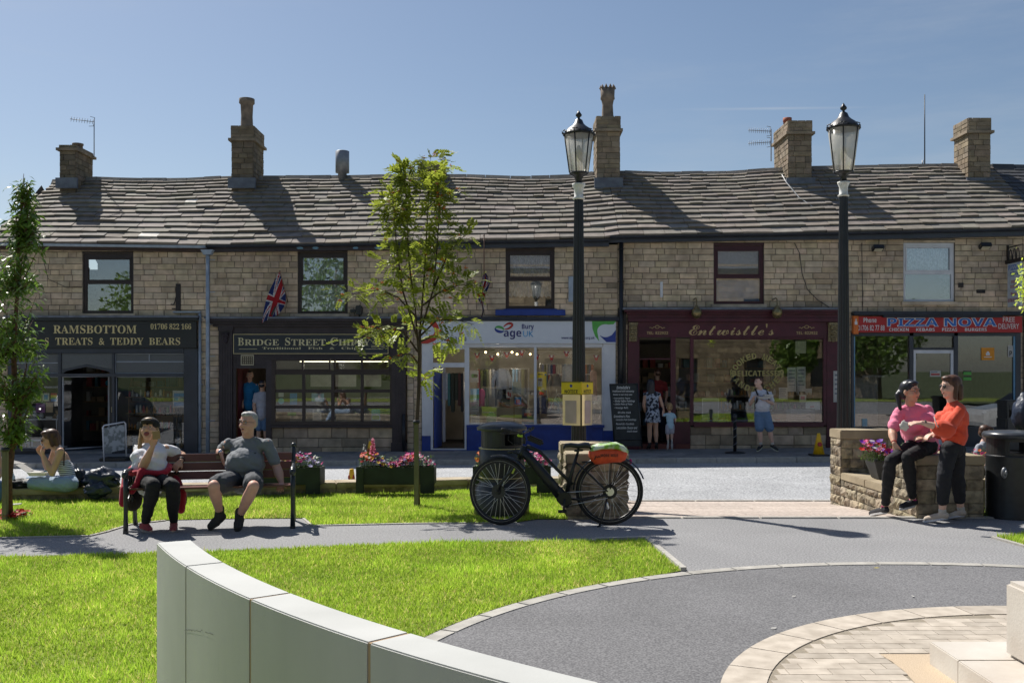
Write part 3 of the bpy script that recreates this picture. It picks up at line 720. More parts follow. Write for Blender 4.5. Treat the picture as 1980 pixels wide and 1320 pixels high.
# --- A: sweet and teddy bear shop
A = unit('a', 'sweet_shop', 'stone shop at the end of the terrace with black sign for treats and teddy bears', -18, 406, [(160, 258, 490, 606)], [(16, 384, 676)], ends=(1, 0))
upper(A, 160, 258, 490, 606, M_brownframe, 546, lace=False)
so = parts(A, 'sign', M_black, [(20, 383, 622, 673, .005, .13), (16, 386, 614, 621, .0, .16)], bevel=.006)
parts(so, 'sign_flashing', M_lead, [(14, 388, 611, 614.5, 0, .2)], 0)
letters(so, [('RAMSBOTTOM', 108, 268, 629, 645, 'serif'), ('01706 822 166', 295, 373, 626, 637, 'serif'), ('TREATS  &  TEDDY  BEARS', 112, 352, 653, 667, 'serif'), ('S', 66, 76, 653, 667, 'serif'), ('S', 92, 99, 653, 667, 'serif')], .133, M_gold)
parts(A, 'shopfront_frame', M_navy, [(18, 30, 674, 894, 0, .07), (357, 384, 674, 894, 0, .07), (30, 357, 673.5, 683, .0, .08), (30, 357, 722, 728, .0, .07), (114, 120, 683.2, 868, .0, .06), (218, 223, 683.2, 880, .0, .06), (30, 114, 867, 872, 0, .09), (223, 357, 867, 872, 0, .09)], .004)
M_lgl = mat('leaded_obscure_glass', (.11, .115, .125), (.07, .075, .08), scale=60, rough=.25, spec=.6, bump=.4, bscale=80)
parts(A, 'transom_light', M_lgl, [(30, 114, 684, 721.5, -.02, .0)], 0); tr = parts(A, 'transom_light', M_lgl, [(223, 357, 684, 721.5, -.02, .0)], 0)
mb = MB(); mb.prism([(fx(120.3), fz(683.5)), (fx(217.7), fz(683.5)), (fx(217.7), fz(714)), (fx(195), fz(710)), (fx(169), fz(704)), (fx(143), fz(710)), (fx(120.3), fz(714))], D - .0, D - .03)
mb.build('arched_light', M_lgl, A)
mb = MB(); mb.prism([(fx(120.2), fz(714.3)), (fx(143), fz(710.3)), (fx(169), fz(704.3)), (fx(195), fz(710.3)), (fx(217.8), fz(714.3)), (fx(217.8), fz(726)), (fx(211), fz(718)), (fx(190), fz(713)), (fx(169), fz(709)), (fx(148), fz(713)), (fx(127), fz(718)), (fx(120.2), fz(726))], D - .045, D + .03)
mb.build('arched_head', M_navy, A, bevel=.004)
M_trim = mat('pale_glazing_bar', (.30, .33, .38), rough=.5)
parts(tr, 'glazing_bar', M_trim, [(30, 114, 700.5, 702.3, .001, .012), (223, 357, 698, 700.3, .001, .012), (288, 290, 684, 698, .001, .012), (223, 357, 683.4, 684.6, .001, .012), (223, 357, 720.4, 721.8, .001, .012), (223, 224.4, 684.6, 720.4, .001, .012), (355.6, 357, 684.6, 720.4, .001, .012), (30, 114, 720.4, 721.8, .001, .012), (112.6, 114, 684, 720.4, .001, .012)], 0)
for a, b in ((30, 114), (223, 357)):
    sw = parts(A, 'shop_window', M_trim, [(a, b, 728, 729.6, -.06, -.03), (a, a + 1.5, 729.6, 867, -.06, -.03), (b - 1.5, b, 729.6, 867, -.06, -.03)], 0); pane(sw, a, b, 728, 867, -.07)
parts(A, 'stall_riser', M_navy, [(30, 114, 872, 897, -.05, .05), (223, 357, 872, 897, -.05, .05), (34, 110, 876, 890, .05, .065), (228, 290, 876, 890, .05, .065), (295, 352, 876, 890, .05, .065)], .003)
mb = MB(); xa, xb = fx(120), fx(120) + .78; mb.hexa([(xa - .03, D + .05, fz(868)), (xa + .02, D + .02, fz(868)), (xb + .02, D + 1.0, fz(868)), (xb - .03, D + 1.0, fz(868)), (xa - .03, D + .05, fz(872)), (xa + .02, D + .02, fz(872)), (xb + .02, D + 1.0, fz(872)), (xb - .03, D + 1.0, fz(872))])
# angled return light into the recessed door
ret = MB(); zt_, zb_ = fz(728), fz(868)
for u in (0, 1): X = xa + (xb - xa) * u; Y = D + .04 + .94 * u; ret.box(X - .02, X + .02, Y - .02, Y + .02, zb_, zt_)
for z in (zb_, zt_): ret.tube([(xa, D + .04, z), (xb, D + .98, z)], .022, n=4)
ro = ret.build('return_window', M_whitep, A); g = MB(); g.face([(xa, D + .04, zb_), (xb, D + .98, zb_), (xb, D + .98, zt_), (xa, D + .04, zt_)]); g.build('pane', M_glass, ro)
rr_ = MB(); rr_.hexa([(xa - .02, D + .06, zb_ - .5), (xa + .02, D + .02, zb_ - .5), (xb + .02, D + .98, zb_ - .5), (xb - .02, D + 1.0, zb_ - .5), (xa - .02, D + .06, zb_ - .02), (xa + .02, D + .02, zb_ - .02), (xb + .02, D + .98, zb_ - .02), (xb - .02, D + 1.0, zb_ - .02)]); rr_.box(fx(218), fx(220), D, D + 1, zb_ - .5, fz(700)); rr_.build('recess_panel', M_navy, A)
dz = base_z(fx(180)); X0, X1 = xb + .03, fx(217) + .0; mb = MB(); Yd = D + 1.0
for a, b, c, e in ((X0, X0 + .13, dz, 1.7), (X1 - .1, X1, dz, 1.7), (X0 + .13, X1 - .1, dz, dz + .42), (X0 + .13, X1 - .1, 1.55, 1.75)): mb.box(a, b, Yd - .05, Yd, c, e)
do = mb.build('door', M_black, A, bevel=.005); g = MB(); g.box(X0 + .1, X1 - .08, Yd - .02, Yd - .012, dz + .42, 1.56); g.build('pane', M_glass, do)
hb = MB(); hb.box(X0 + .3, X1 - .3, Yd - .065, Yd - .05, dz + .3, dz + .35); hb.build('letterbox', M_gold, do)
h = MB(); h.cap((X0 + .07, Yd - .07, dz + 1.0), (X0 + .07, Yd - .07, dz + 1.12), .018, .018, 8); h.build('handle', M_gold, do)
st = MB(); st.box(fx(118), fx(220), D - .05, D + 1.0, dz - .1, dz + .05); st.build('door_step', M_pave, A)
room(A, 20, 383, 684, 4.2, seed=1)
mb = MB()                                    # white display shelving seen behind the left window
for z in (fz(812), fz(867)): mb.box(fx(34), fx(113), D + .12, D + .5, z, z + .025)
for x in (36, 44, 104, 111): mb.box(fx(x), fx(x) + .022, D + .12, D + .15, fz(867), fz(812))
mb.build('display_shelf', M_whitep, A)
# --- B: chip shop
B = unit('b', 'chip_shop', 'stone chip shop with dark plum shopfront and grey gold lettered sign board', 406, 800, [(576, 672, 487, 607)], [(424, 787, 630)])
wo = upper(B, 576, 672, 487, 607, M_brownframe, 547)
parts(B, 'cornice', M_plum, [(404, 792, 617, 622, 0, .30), (409, 790, 622, 627, 0, .22), (414, 788, 627, 632, 0, .14)], .012)
parts(B, 'cornice_lead', M_lead, [(402, 794, 613.5, 617, 0, .33)], .008)
parts(B, 'fascia', M_plum, [(424, 787, 632, 693, .0, .055), (524, 757, 690, 694.5, .055, .10)], .005)
sg = parts(B, 'sign', mat('slate_grey_board', (.028, .034, .042), rough=.45), [(452, 753, 645, 685, .056, .095)], .003)
parts(sg, 'gold_border', M_gold, [(453.2, 751.8, 646, 647, .0955, .099), (453.2, 751.8, 683, 684, .0955, .099), (453.2, 454.2, 647, 683, .0955, .099), (750.8, 751.8, 647, 683, .0955, .099)], 0)
M_goldtext = mat('gold_lettering', (.66, .60, .35), rough=.5)
mb = MB()
for s_, x0, x1, y0, y1 in (('B', 462, 473.5, 653, 668), ('RIDGE', 475, 541, 656, 668), ('S', 553, 563, 653, 668), ('TREET', 565, 631, 656, 668), ('C', 640, 654, 653, 668), ('HIPPY', 656, 717, 656, 668)): text_mb(s_, fx(x0), fx(x1), fz(y1), fz(y0), D - .097, 'serif', mb=mb)
text_mb('Traditional   Fish   &   Chips', fx(509), fx(699), fz(676.5), fz(671), D - .097, 'serif', mb=mb)
for a, b in ((464, 499), (708, 742)): bp(mb, a, b, 674.3, 675, .0955, .098)
fish = [(722, 664), (724, 659), (728, 655), (733, 653), (738, 654), (742, 657), (741, 662), (744, 667), (738, 664), (732, 661), (727, 663)]
mb.tube([(fx(a), D - .098, fz(b)) for a, b in fish + fish[:1]], .009, n=5)
for dz_ in (0, 3): mb.tube([(fx(719 + i * 2.9), D - .098, fz(667.5 + dz_ + 1.4 * sin(i * .9))) for i in range(10)], .008, n=5)
mb.build('lettering', M_goldtext, sg, fixn=False)
for i, (a, b) in enumerate(((426, 451), (759, 785))):
    mb = MB(); bp(mb, a, b, 640, 880, .0, .10); bp(mb, a - 2, b + 2, 632, 640, .0, .13); bp(mb, a - 2, b + 2, 855, 880, 0, .13)
    for k in range(4): x = a + 3 + k * (b - a - 6) / 3.6; bp(mb, x, x + 3, 668, 850, .10, .112)
    for k in range(6): mb.ell((fx((a + b) / 2), D - .13, fz(645 + k * 3.4)), (.11 - .012 * k, .05 - .004 * k, .03), n=10, m=6)
    mb.build('pilaster', M_plum, B, bevel=0)
mb = MB(); bp(mb, 467, 492, 686, 706, .055, .07)
vo = mb.build('air_vent', M_cream, B, bevel=.003); mb = MB()
for k in range(6): bp(mb, 469 + k * 3.8, 471.2 + k * 3.8, 688, 704, .0705, .076)
for k in range(4): bp(mb, 468.5, 490.5, 688.2 + k * 4.6, 689.4 + k * 4.6, .0762, .08)
mb.build('vent_grille', mat('vent_shadow', (.10, .08, .05), rough=.8), vo)
parts(B, 'door_frame', M_plum, [(451, 457, 693, 880, .0, .05), (515, 526, 693, 880, .0, .05), (457, 515, 706, 712, .0, .05), (457, 515, 693, 706, .0, .03)], .004)
dl = MB(); dl.hexa([(fx(458), D + .05, fz(880)), (fx(460), D + .04, fz(880)), (fx(464), D + .85, fz(880)), (fx(462), D + .85, fz(880)), (fx(458), D + .05, fz(712)), (fx(460), D + .04, fz(712)), (fx(464), D + .85, fz(712)), (fx(462), D + .85, fz(712))]); dl.build('door', mat('dark_red_door', (.10, .012, .012), rough=.4), B)
cols = [(534.5, 584.5), (590.6, 640.6), (646.7, 697.3), (703.3, 753.3)]; rows_ = [(696, 715.5), (726.7, 752.4), (758.5, 783.6), (789.4, 814.5)]
fb = [(526, 532.5, 693.5, 822, -.04, .05), (754.5, 758.8, 693.5, 822, -.04, .05), (532.5, 754.5, 814.6, 822, -.04, .05)]
for (a, b), (c, d) in zip(cols, cols[1:]): fb.append((b, c, 724, 814.5, -.03, .03))
fb.append((532.5, 754.5, 716, 724, -.04, .035))
for (a, b), (c, d) in zip(rows_[1:], rows_[2:]):
    for q, e in cols: fb.append((q - (2 if q == 534.5 else 0), e + .9 * (e > 750), b, c, -.028, .026))
sw = parts(B, 'shop_window', M_brownframe, fb, .003)
for a, b in ((533, 640), (647, 754)):        # top hoppers tipped open
    mb = MB(); m2 = (a + b) / 2
    for q, e, c, d in ((a, b, 694.5, 697.5), (a, b, 713.5, 716.5), (a, a + 3, 697.5, 713.5), (b - 3, b, 697.5, 713.5), (m2 - 2, m2 + 2, 697.5, 713.5)): bp(mb, q, e, c, d, .03, .08)
    mb.build('hopper', M_brownframe, sw, bevel=.003)
pane(sw, 532.6, 754.4, 724, 814.6, -.01, M_glass2); pane(sw, 533.1, 753.9, 696, 715.5, .045, M_glass)
parts(B, 'window_sill', M_plum, [(522, 762, 822, 826, -.02, .14)], .01)
rz_ = MB(); X0, X1 = fx(520), fx(760); rz_.box(X0, X1, D - .0, D + .3, fz(890), fz(826)); stones(rz_, (X0, D - .0, fz(885)), (1, 0, 0), (0, 0, 1), (0, -1, 0), X1 - X0, fz(826) - fz(885), course=(.22, .28), length=(.35, .7), depth=.03, mi=1, tones=(.5, .9)); rz_.build('stall_riser', [M_mort, M_stone], B)
room(B, 426, 785, 640, 4.0, m=M_room, seed=2, shelf=False); mb = MB(); bp(mb, 540, 750, 790, 850, -1.7, -1.2); mb.build('serving_counter', M_metal, B); mb = MB(); [bp(mb, x, x + 46, 726, 752, -3.6, -3.55) for x in (545, 600, 655)]; mb.build('menu_board', STOCK[3], B)
# --- C: charity shop
C = unit('c', 'charity_shop', 'stone charity shop with white sign, white frames and blue painted base', 800, 1195, [(978, 1072, 482, 597)], [(816, 1190, 664)])
upper(C, 978, 1072, 482, 597, M_brownframe, 540, lace='sweep', sill=M_blue)
parts(C, 'blue_sill', M_blue, [(958, 1093, 599, 610, .0, .10)], .008)
M_signw = mat('white_sign_panel', (.62, .65, .70), (.57, .60, .66), scale=2, rough=.4)
sg = parts(C, 'sign', M_signw, [(812, 1190, 621, 664, .0, .10)], .004)
parts(C, 'sign_cap', M_gutter, [(804, 1196, 613, 620.6, .0, .15)], .01)
M_ink = mat('navy_ink', (.03, .03, .16), rough=.5); M_cyan = mat('sky_blue_ink', (.05, .32, .62), rough=.5); M_redink = mat('red_ink', (.48, .045, .03), rough=.5); M_green = mat('green_ink', (.10, .42, .08), rough=.5); M_dblue = mat('deep_blue_ink', (.03, .06, .30), rough=.5)
letters(sg, [('0161 763 9030', 854, 902, 651.5, 659.5, 'sans'), ('Bury', 1009, 1032, 627, 639, 'sans'), ('age', 974, 1008, 639.5, 656, 'sans'), ('www.ageukbury.org.uk', 1085, 1149, 650.5, 657, 'sans')], .104, M_ink)
letters(sg, [('UK', 1011.5, 1031.5, 640, 651.5, 'x')], .104, M_cyan)
def blob(root, pts, m, d, name='logo_shape'):
    mb = MB(); mb.prism([(fx(a), fz(b)) for a, b in pts], D - d - .004, D - d); return mb.build(name, m, root)
def curve(c, r, a0, a1, n, ry=None): return [(c[0] + r * cos(radians(a0 + (a1 - a0) * i / n)), c[1] - (ry or r) * sin(radians(a0 + (a1 - a0) * i / n))) for i in range(n + 1)]
blob(sg, curve((832, 640), 18, 75, -70, 12, 22) + [(828, 664), (812.2, 664), (812.2, 655)] + curve((822, 640), 19, -50, 62, 10, 14), M_redink, .101)
blob(sg, [(1144, 621.3), (1189.8, 621.3)] + [(1186, 627)] + curve((1170, 640), 16, 70, 180, 8, 13) + [(1156, 652), (1158, 660), (1150, 650), (1145, 636)], M_green, .101)
blob(sg, [(1160, 650)] + curve((1170, 643), 12, 215, 300, 6, 9) + [(1182, 648), (1189.8, 638), (1189.8, 661.5), (1172, 661.5)], M_dblue, .101)
mb = MB()
def ringtube(mb, c, rx_, ry_, a0, a1, rot, r_, mi):
    pts = []
    for i in range(17):
        a = radians(a0 + (a1 - a0) * i / 16); x, y = rx_ * cos(a), ry_ * sin(a); pts.append((fx(c[0] + x * cos(rot) - y * sin(rot)), D - .103, fz(c[1] - x * sin(rot) - y * cos(rot))))
    rr = [r_ * (.35 + .65 * sin(pi * i / 16)) for i in range(17)]; mb.tube(pts, rr, n=6, mi=mi)
ringtube(mb, (982, 631), 9, 4.5, -150, 150, .45, .030, 0); ringtube(mb, (966, 637), 8.5, 4.5, 10, 175, -.25, .030, 1); ringtube(mb, (966, 637), 8.5, 4.5, 180, 350, -.25, .034, 2)
mb.build('logo', [M_redink, M_green, M_dblue], sg)
parts(C, 'shopfront_frame', M_whitep, [(816, 836, 664.3, 842, .0, .04), (836, 1165, 664.3, 670.5, .0, .03), (833, 837.6, 670.5, 868, .0, .05), (898.5, 907.5, 670.5, 824, .0, .05), (837.6, 898.5, 701, 710, .0, .05), (837.6, 898.5, 670.5, 675, .0, .05), (1032.5, 1037.5, 670.5, 820.8, .0, .04), (1163.5, 1166, 670.5, 824, .0, .05), (1166, 1190, 664.3, 832, .0, .04), (898.5, 902, 824, 868, .0, .05), (833, 902, 866.5, 869, .0, .06)], .005)
tl = pane(C, 837.6, 898.5, 675, 701, -.02, name='transom_light')
for a, b in ((907.5, 1032.5), (1037.5, 1163.5)):
    sw = parts(C, 'shop_window', M_whitep, [(a, b, 670.6, 672, -.03, .0), (a, b, 819.6, 820.8, -.03, .0)], 0); pane(sw, a, b, 671, 820.8, -.02, M_glass2)
parts(C, 'stall_riser', M_blue, [(902.3, 1166, 826, 876, -.02, .04), (902.3, 1168, 821, 826, -.02, .10), (816, 833, 842, 876, .0, .05), (1166, 1190, 832, 878, .0, .05), (833, 902, 869.2, 880, .0, .05)], .006)
dl = MB(); dl.hexa([(fx(839), D + .02, fz(866)), (fx(842), D + .02, fz(866)), (fx(850), D + .8, fz(866)), (fx(847), D + .8, fz(866)), (fx(839), D + .02, fz(711)), (fx(842), D + .02, fz(711)), (fx(850), D + .8, fz(711)), (fx(847), D + .8, fz(711))]); dl.build('door', M_blue, C)
parts(C, 'door_edge', M_whitep, [(851.5, 857, 711, 858, -.85, -.8)], 0)
io = room(C, 818, 1188, 668, 3.6, m=M_roomlight, seed=3, shelf=False)
# --- D: delicatessen
Dl = unit('d', 'delicatessen', 'stone delicatessen with maroon shopfront and gold script sign', 1195, 1632, [(1380, 1477, 474, 588)], [(1213, 1621, 652)])
upper(Dl, 1380, 1477, 474, 588, mat('maroon_brown_frame', (.055, .014, .022), rough=.4), 535, lace=False)
parts(Dl, 'cornice', M_maroon, [(1205, 1622, 600, 604, .0, .28), (1210, 1620, 604, 608, .0, .20), (1213, 1620, 608, 615, .0, .12), (1213, 1620, 615, 622.5, .0, .16)], .01)
parts(Dl, 'cornice_lead', M_lead, [(1202, 1626, 595.5, 600, 0, .31)], .008)
sg = parts(Dl, 'sign', M_maroon, [(1233, 1597, 622.6, 652, .0, .07)], .004)
M_dgold = mat('dull_gold_lettering', (.52, .38, .18), rough=.5)
letters(sg, [("Entwistle's", 1331, 1495, 626, 648, 'script'), ('TEL: 822922', 1250, 1291, 641, 646.5, 'sans'), ('TEL: 822922', 1538, 1579, 641, 646.5, 'sans')], .074, M_dgold)
mb = MB()
for cx in (1270, 1558):
    for s_ in (-1, 1):
        pts = [(cx + s_ * (2 + i * 1.3), 635 - 3 * sin(i * .55) * (1 if i < 7 else -.6)) for i in range(11)]; mb.tube([(fx(a), D - .075, fz(b)) for a, b in pts], .009, n=5)
    mb.tube([(fx(cx + 4 * cos(a / 8 * 2 * pi)), D - .075, fz(632 + 3 * sin(a / 8 * 2 * pi))) for a in range(9)], .008, n=5)
mb.build('scroll_ornament', M_dgold, sg)
for a, b in ((1213.5, 1233), (1597.5, 1620)):
    mb = MB(); bp(mb, a, b, 622.6, 868, .0, .06); bp(mb, a - 1, b + 1, 850, 868, .0, .08); mb.build('pilaster', M_maroon, Dl, bevel=.004)
    mb = MB(); c = (a + b) / 2
    bp(mb, a + 1.5, b - 1.5, 624, 629, .06, .18); bp(mb, a + 2, b - 2, 629, 660, .06, .10)
    for k in range(7): mb.ell((fx(c), D - .14 + .006 * k, fz(631 + k * 4.6)), (.085 - .006 * k, .05, .034), n=12, m=6); 
    for s_ in (-1, 1):
        for k in range(3): mb.ell((fx(c + s_ * 4), D - .16 + .01 * k, fz(634 + k * 9)), (.03, .03, .035), n=8, m=6)
    mb.build('scroll_corbel', mat('gilded_corbel', (.30, .24, .12), (.12, .09, .05), scale=30, rough=.6, bump=.6), Dl)
parts(Dl, 'shopfront_frame', M_maroon, [(1233, 1236, 652.3, 868, .0, .05), (1296, 1306, 652.3, 866, .0, .05), (1334, 1340.5, 652.3, 822, .0, .05), (1591, 1597.5, 652.3, 822, .0, .05), (1340.5, 1591, 652.3, 655, .0, .04), (1340.5, 1591, 815.5, 824.5, -.02, .09), (1236, 1296, 692.5, 695, .0, .04)], .005)
sw = parts(Dl, 'shop_window', M_maroon, [(1340.5, 1591, 655, 656.4, -.03, .0)], 0); pane(sw, 1340.5, 1591, 655, 816, -.02, M_glass2)
pn = MB(); pn.hexa([(fx(1306), D - .0, fz(815)), (fx(1334), D - .0, fz(815)), (fx(1334), D + .01, fz(815)), (fx(1306), D + .01, fz(815)), (fx(1306), D - .0, fz(655)), (fx(1334), D, fz(655)), (fx(1334), D + .01, fz(655)), (fx(1306), D + .01, fz(655))]); pn.build('side_light', M_glass, Dl)
parts(Dl, 'side_panel', M_maroon, [(1306, 1334, 815, 866, .0, .03)], .004)
mb = MB()
def arctext(s, cx, cy, r, a0, a1, h, style='sans', y=D - .02):
    n = len(s)
    for i, ch in enumerate(s):
        if ch == ' ': continue
        a = radians(a0 + (a1 - a0) * i / (n - 1)); c = V((fx(cx + r * cos(a)), y, fz(cy - r * sin(a)))); tilt = a - pi / 2 if r > 0 else a + pi / 2
        if a0 < a1: tilt = a + pi / 2
        M = Matrix.Translation(c) @ Matrix.Rotation(-tilt, 4, 'Y'); w_ = h * (.28 if ch == 'I' else .78); text_mb(ch, -w_ / 2, w_ / 2, -h / 2, h / 2, 0, style, xf=M, mb=mb, depth=.0)
arctext('COOKED MEATS', 1463, 738, 50, 158, 22, .15)
text_mb('DELICATESSEN', fx(1415), fx(1514), fz(727), fz(716), D - .021, 'sans', mb=mb, depth=0)
arctext('SANDWICHES', 1463, 703, 50, 205, 335, .15)
mb.build('window_lettering', mat('gilt_window_lettering', (.42, .36, .13), rough=.5), sw, fixn=False)
rz_ = MB(); X0, X1 = fx(1334), fx(1598); rz_.box(X0, X1, D, D + .3, fz(880), fz(824.5)); stones(rz_, (X0, D, fz(878)), (1, 0, 0), (0, 0, 1), (0, -1, 0), X1 - X0, fz(824.5) - fz(878), course=(.2, .26), length=(.35, .6), depth=.03, mi=1, tones=(.5, .95)); rz_.build('stall_riser', [M_mort, M_stone], Dl)
mb = MB(); bp(mb, 1236, 1334, 858, 868, -.8, .04); mb.build('door_step', mat('red_tile_step', (.16, .045, .035), rough=.5), Dl)
room(Dl, 1215, 1618, 656, 4.4, seed=4, m=M_room)
# --- E: pizza shop
E_ = unit('e', 'pizza_takeaway', 'stone pizza takeaway with red sign and large plain glazed shopfront', 1632, 1977, [(1747, 1846, 469, 583)], [(1645, 1972, 642)], rx=(fx(1632), 13.32))
upper(E_, 1747, 1846, 469, 583, M_whitep, 527, wht=True, lace='half', inner=5)
M_red = mat('red_sign_panel', (.42, .022, .025), (.38, .02, .022), scale=2, rough=.4)
sg = parts(E_, 'sign', M_red, [(1657, 1971.5, 612, 643, .0, .13)], .004)
parts(E_, 'sign_canopy', M_gutter, [(1646, 1975, 603, 610, .0, .22), (1702, 1932, 609.5, 614.5, .13, .2)], .01)
oe = parts(E_, 'order_panel', mat('orange_panel', (.70, .17, .03), rough=.4), [(1646.5, 1656.5, 611, 646, .0, .14)], .004)
parts(oe, 'house_symbol', M_whitep, [(1649, 1654, 622, 628, .1405, .144), (1650.5, 1652.5, 617, 622, .1405, .144)], 0)
M_bl = mat('blue_sign_lettering', (.03, .14, .48), rough=.4); M_wl = mat('white_sign_lettering', (.75, .75, .75), rough=.4); M_bk = mat('black_lettering', (.02, .02, .02), rough=.5)
mb = MB(); text_mb('PIZZA NOVA', fx(1711), fx(1923), fz(632), fz(614.5), D - .131, 'sans', mb=mb, off=.035); mb.build('lettering_outline', M_wl, sg, fixn=False)
mb = MB(); text_mb('PIZZA NOVA', fx(1712.5), fx(1921.5), fz(631), fz(615.5), D - .1345, 'sans', mb=mb, off=.0); mb.build('lettering', M_bl, sg, fixn=False)
letters(sg, [('Phone', 1666, 1691, 614.5, 624, 'sans'), ('01706 82 77 88', 1655.5, 1706.5, 629, 639.5, 'x'), ('FREE', 1934, 1957, 613.5, 623, 'x'), ('DELIVERY', 1925.5, 1965, 626, 636, 'x'), ('CHICKEN', 1715, 1753, 634.5, 640.5, 'sans'), ('KEBABS', 1767, 1803, 634.5, 640.5, 'sans'), ('PIZZAS', 1817, 1846, 634.5, 640.5, 'sans'), ('BURGERS', 1861, 1903, 634.5, 640.5, 'sans')], .134, M_wl, 'small_lettering')
parts(E_, 'shopfront_frame', M_navy, [(1645, 1650, 643.3, 865, .0, .05), (1757, 1765, 643.3, 865, .0, .05), (1843, 1851, 643.3, 865, .0, .05), (1962, 1972, 643.3, 865, .0, .05), (1650, 1962, 643.3, 649.5, .0, .05), (1765, 1843, 672, 676, .0, .05), (1650, 1757, 825, 830, .0, .06), (1851, 1962, 825, 830, .0, .06)], .004)
parts(E_, 'pale_blue_edge', M_paleblue, [(1650, 1652.5, 650, 825, .0, .03), (1959, 1962, 650, 825, .0, .03)], 0)
for a, b in ((1652.5, 1757), (1851, 1959)): pane(E_, a, b, 649.5, 825, -.02, M_glass2, 'shop_window')
pane(E_, 1765, 1843, 649.5, 672, -.02, name='transom_light')
do = parts(E_, 'door', M_whitep, [(1765, 1770, 676.3, 862, -.02, .03), (1838, 1843, 676.3, 862, -.02, .03), (1770, 1838, 676.3, 683, -.02, .03), (1770, 1838, 835, 862, -.02, .03)], .004); pane(do, 1770, 1838, 683, 835, -.015, M_glass2)
h = MB(); h.cap((fx(1835), D - .07, fz(770)), (fx(1835), D - .07, fz(755)), .012, .012, 8); h.build('handle', M_metal, do)
parts(E_, 'stall_riser', M_navy, [(1650, 1757, 830, 868, -.02, .04), (1851, 1962, 830, 868, -.02, .04)], .004)
room(E_, 1648, 1970, 646, 4.0, seed=5, m=mat('room_grey', (.13, .13, .12), rough=.9), shelf=False)
# --- F: next building, mostly out of view
Fb = unit('f', 'slate_roofed_building', 'neighbouring building with smooth blue slate roof at the right end', 1977, 2260, [], [(2010, 2120, 660)], rx=(13.33, fx(2260)), slate=M_dslate)
parts(Fb, 'shopfront_frame', M_navy, [(1978, 2012, 608, 868, .0, .06), (2012, 2118, 608, 660, 0, .05)], .004)
room(Fb, 2010, 2120, 660, 3.0, shelf=False)

# gutters and fascia boards, one run per building
def gutter(root, x0, x1, yl, yr, m, mb_, boardh=8):
    mb = MB(); n = 18; prof = [(-.06, 0), (-.052, -.035), (-.025, -.058), (.02, -.06), (.06, -.055), (.06, 0), (.052, 0), (.05, -.045), (-.02, -.048), (-.045, -.03), (-.052, 0)]
    a, b = V((fx(x0), YE + .02, fz(yl))), V((fx(x1), YE + .02, fz(yr))); k = 0
    for p in (a, b): mb.addv([(p.x, p.y + q[0], p.z + q[1]) for q in prof])
    L_ = len(prof); mb.addf([(i, (i + 1) % L_, (i + 1) % L_ + L_, i + L_) for i in range(L_)] + [tuple(range(L_)), tuple(range(2 * L_ - 1, L_ - 1, -1))])
    mb.build('gutter', m, root)
    f = MB(); h1 = boardh / S; f.hexa([(a.x, D - .2, a.z - .06 - h1), (b.x, D - .2, b.z - .06 - h1), (b.x, D + .03, b.z - .06 - h1), (a.x, D + .03, a.z - .06 - h1), (a.x, D - .2, a.z - .02), (b.x, D - .2, b.z - .02), (b.x, D + .03, b.z - .02), (a.x, D + .03, a.z - .02)])
    return f.build('eaves_board', mb_, root)
gutter(A, 2, 405, 473, 478, M_bluegut, M_brownb, 5)
eb = gutter(B, 407, 799, 477, 472, M_gutter, M_plum, 7)
mb = MB()
for x, w_ in ((576, 15), (606, 14), (684, 12), (725, 18)):
    pl = [(fx(x + w_ * (.5 + .5 * cos(a) * rnd.uniform(.75, 1))), fz(481.3 + 2.6 * sin(a) * rnd.uniform(.7, 1))) for a in [i / 9 * 2 * pi for i in range(9)]]
    mb.prism(pl, D - .203, D - .2005)
mb.build('flaking_blue_paint', M_paleblue, eb)
gutter(C, 801, 1176, 471, 465, M_gutter, M_navy, 8)
gutter(Dl, 1177, 1631, 459, 452, M_gutter, M_navy, 7)
gutter(E_, 1633, 1977, 452, 444, M_gutter, M_navy, 9)
gutter(Fb, 1979, 2250, 444, 440, M_gutter, M_navy, 6)
def pipe(root, x, y0, y1, r_, m, hopper=None, d=.09):
    mb = MB(); mb.tube([(fx(x), D - d, fz(y1)), (fx(x), D - d, fz(y0))], r_, n=12)
    y = y0 + 12
    while y < y1: mb.tube([(fx(x), D - d, fz(y + 1.4)), (fx(x), D - d, fz(y))], r_ * 1.22, n=12); mb.box(fx(x) - r_ * 1.6, fx(x) + r_ * 1.6, D - .03, D - .02, fz(y + 1.4), fz(y)); y += 62
    if hopper: mb.hexa([(fx(x) - .09, D - d - .08, fz(hopper + 9)), (fx(x) + .09, D - d - .08, fz(hopper + 9)), (fx(x) + .09, D - d + .08, fz(hopper + 9)), (fx(x) - .09, D - d + .08, fz(hopper + 9)), (fx(x) - .15, D - d - .1, fz(hopper)), (fx(x) + .15, D - d - .1, fz(hopper)), (fx(x) + .15, D - d + .09, fz(hopper)), (fx(x) - .15, D - d + .09, fz(hopper))])
    return mb.build('downpipe', m, root)
pipe(A, 388, 606, 884, .035, M_bluegut, d=.06); parts(A, 'pipe_elbow', M_bluegut, [(336, 390, 602, 605, .03, .09)], .01)
pipe(B, 411, 490, 884, .045, M_bluegut, hopper=487, d=.40)
pipe(Dl, 1200, 470, 850, .055, M_black, d=.12); pipe(B, 782, 800, 878, .04, M_black, d=.16)
parts(Dl, 'dark_post', M_iron, [(1194, 1210, 596, 868, .0, .06)], .003)

parts(Dl, 'blind_and_sky_panel', mat('painted_sky_reflection', (.30, .42, .62), rough=.8), [(1387, 1471, 540, 583, -.16, -.15)], 0); parts(Dl, 'blind_and_sky_panel', mat('grey_blind', (.42, .43, .44), (.32, .33, .34), scale=20, rough=.8), [(1387, 1471, 480, 533, -.16, -.15)], 0)  # lower blue panel is a painted sky reflection; upper grey one a blind
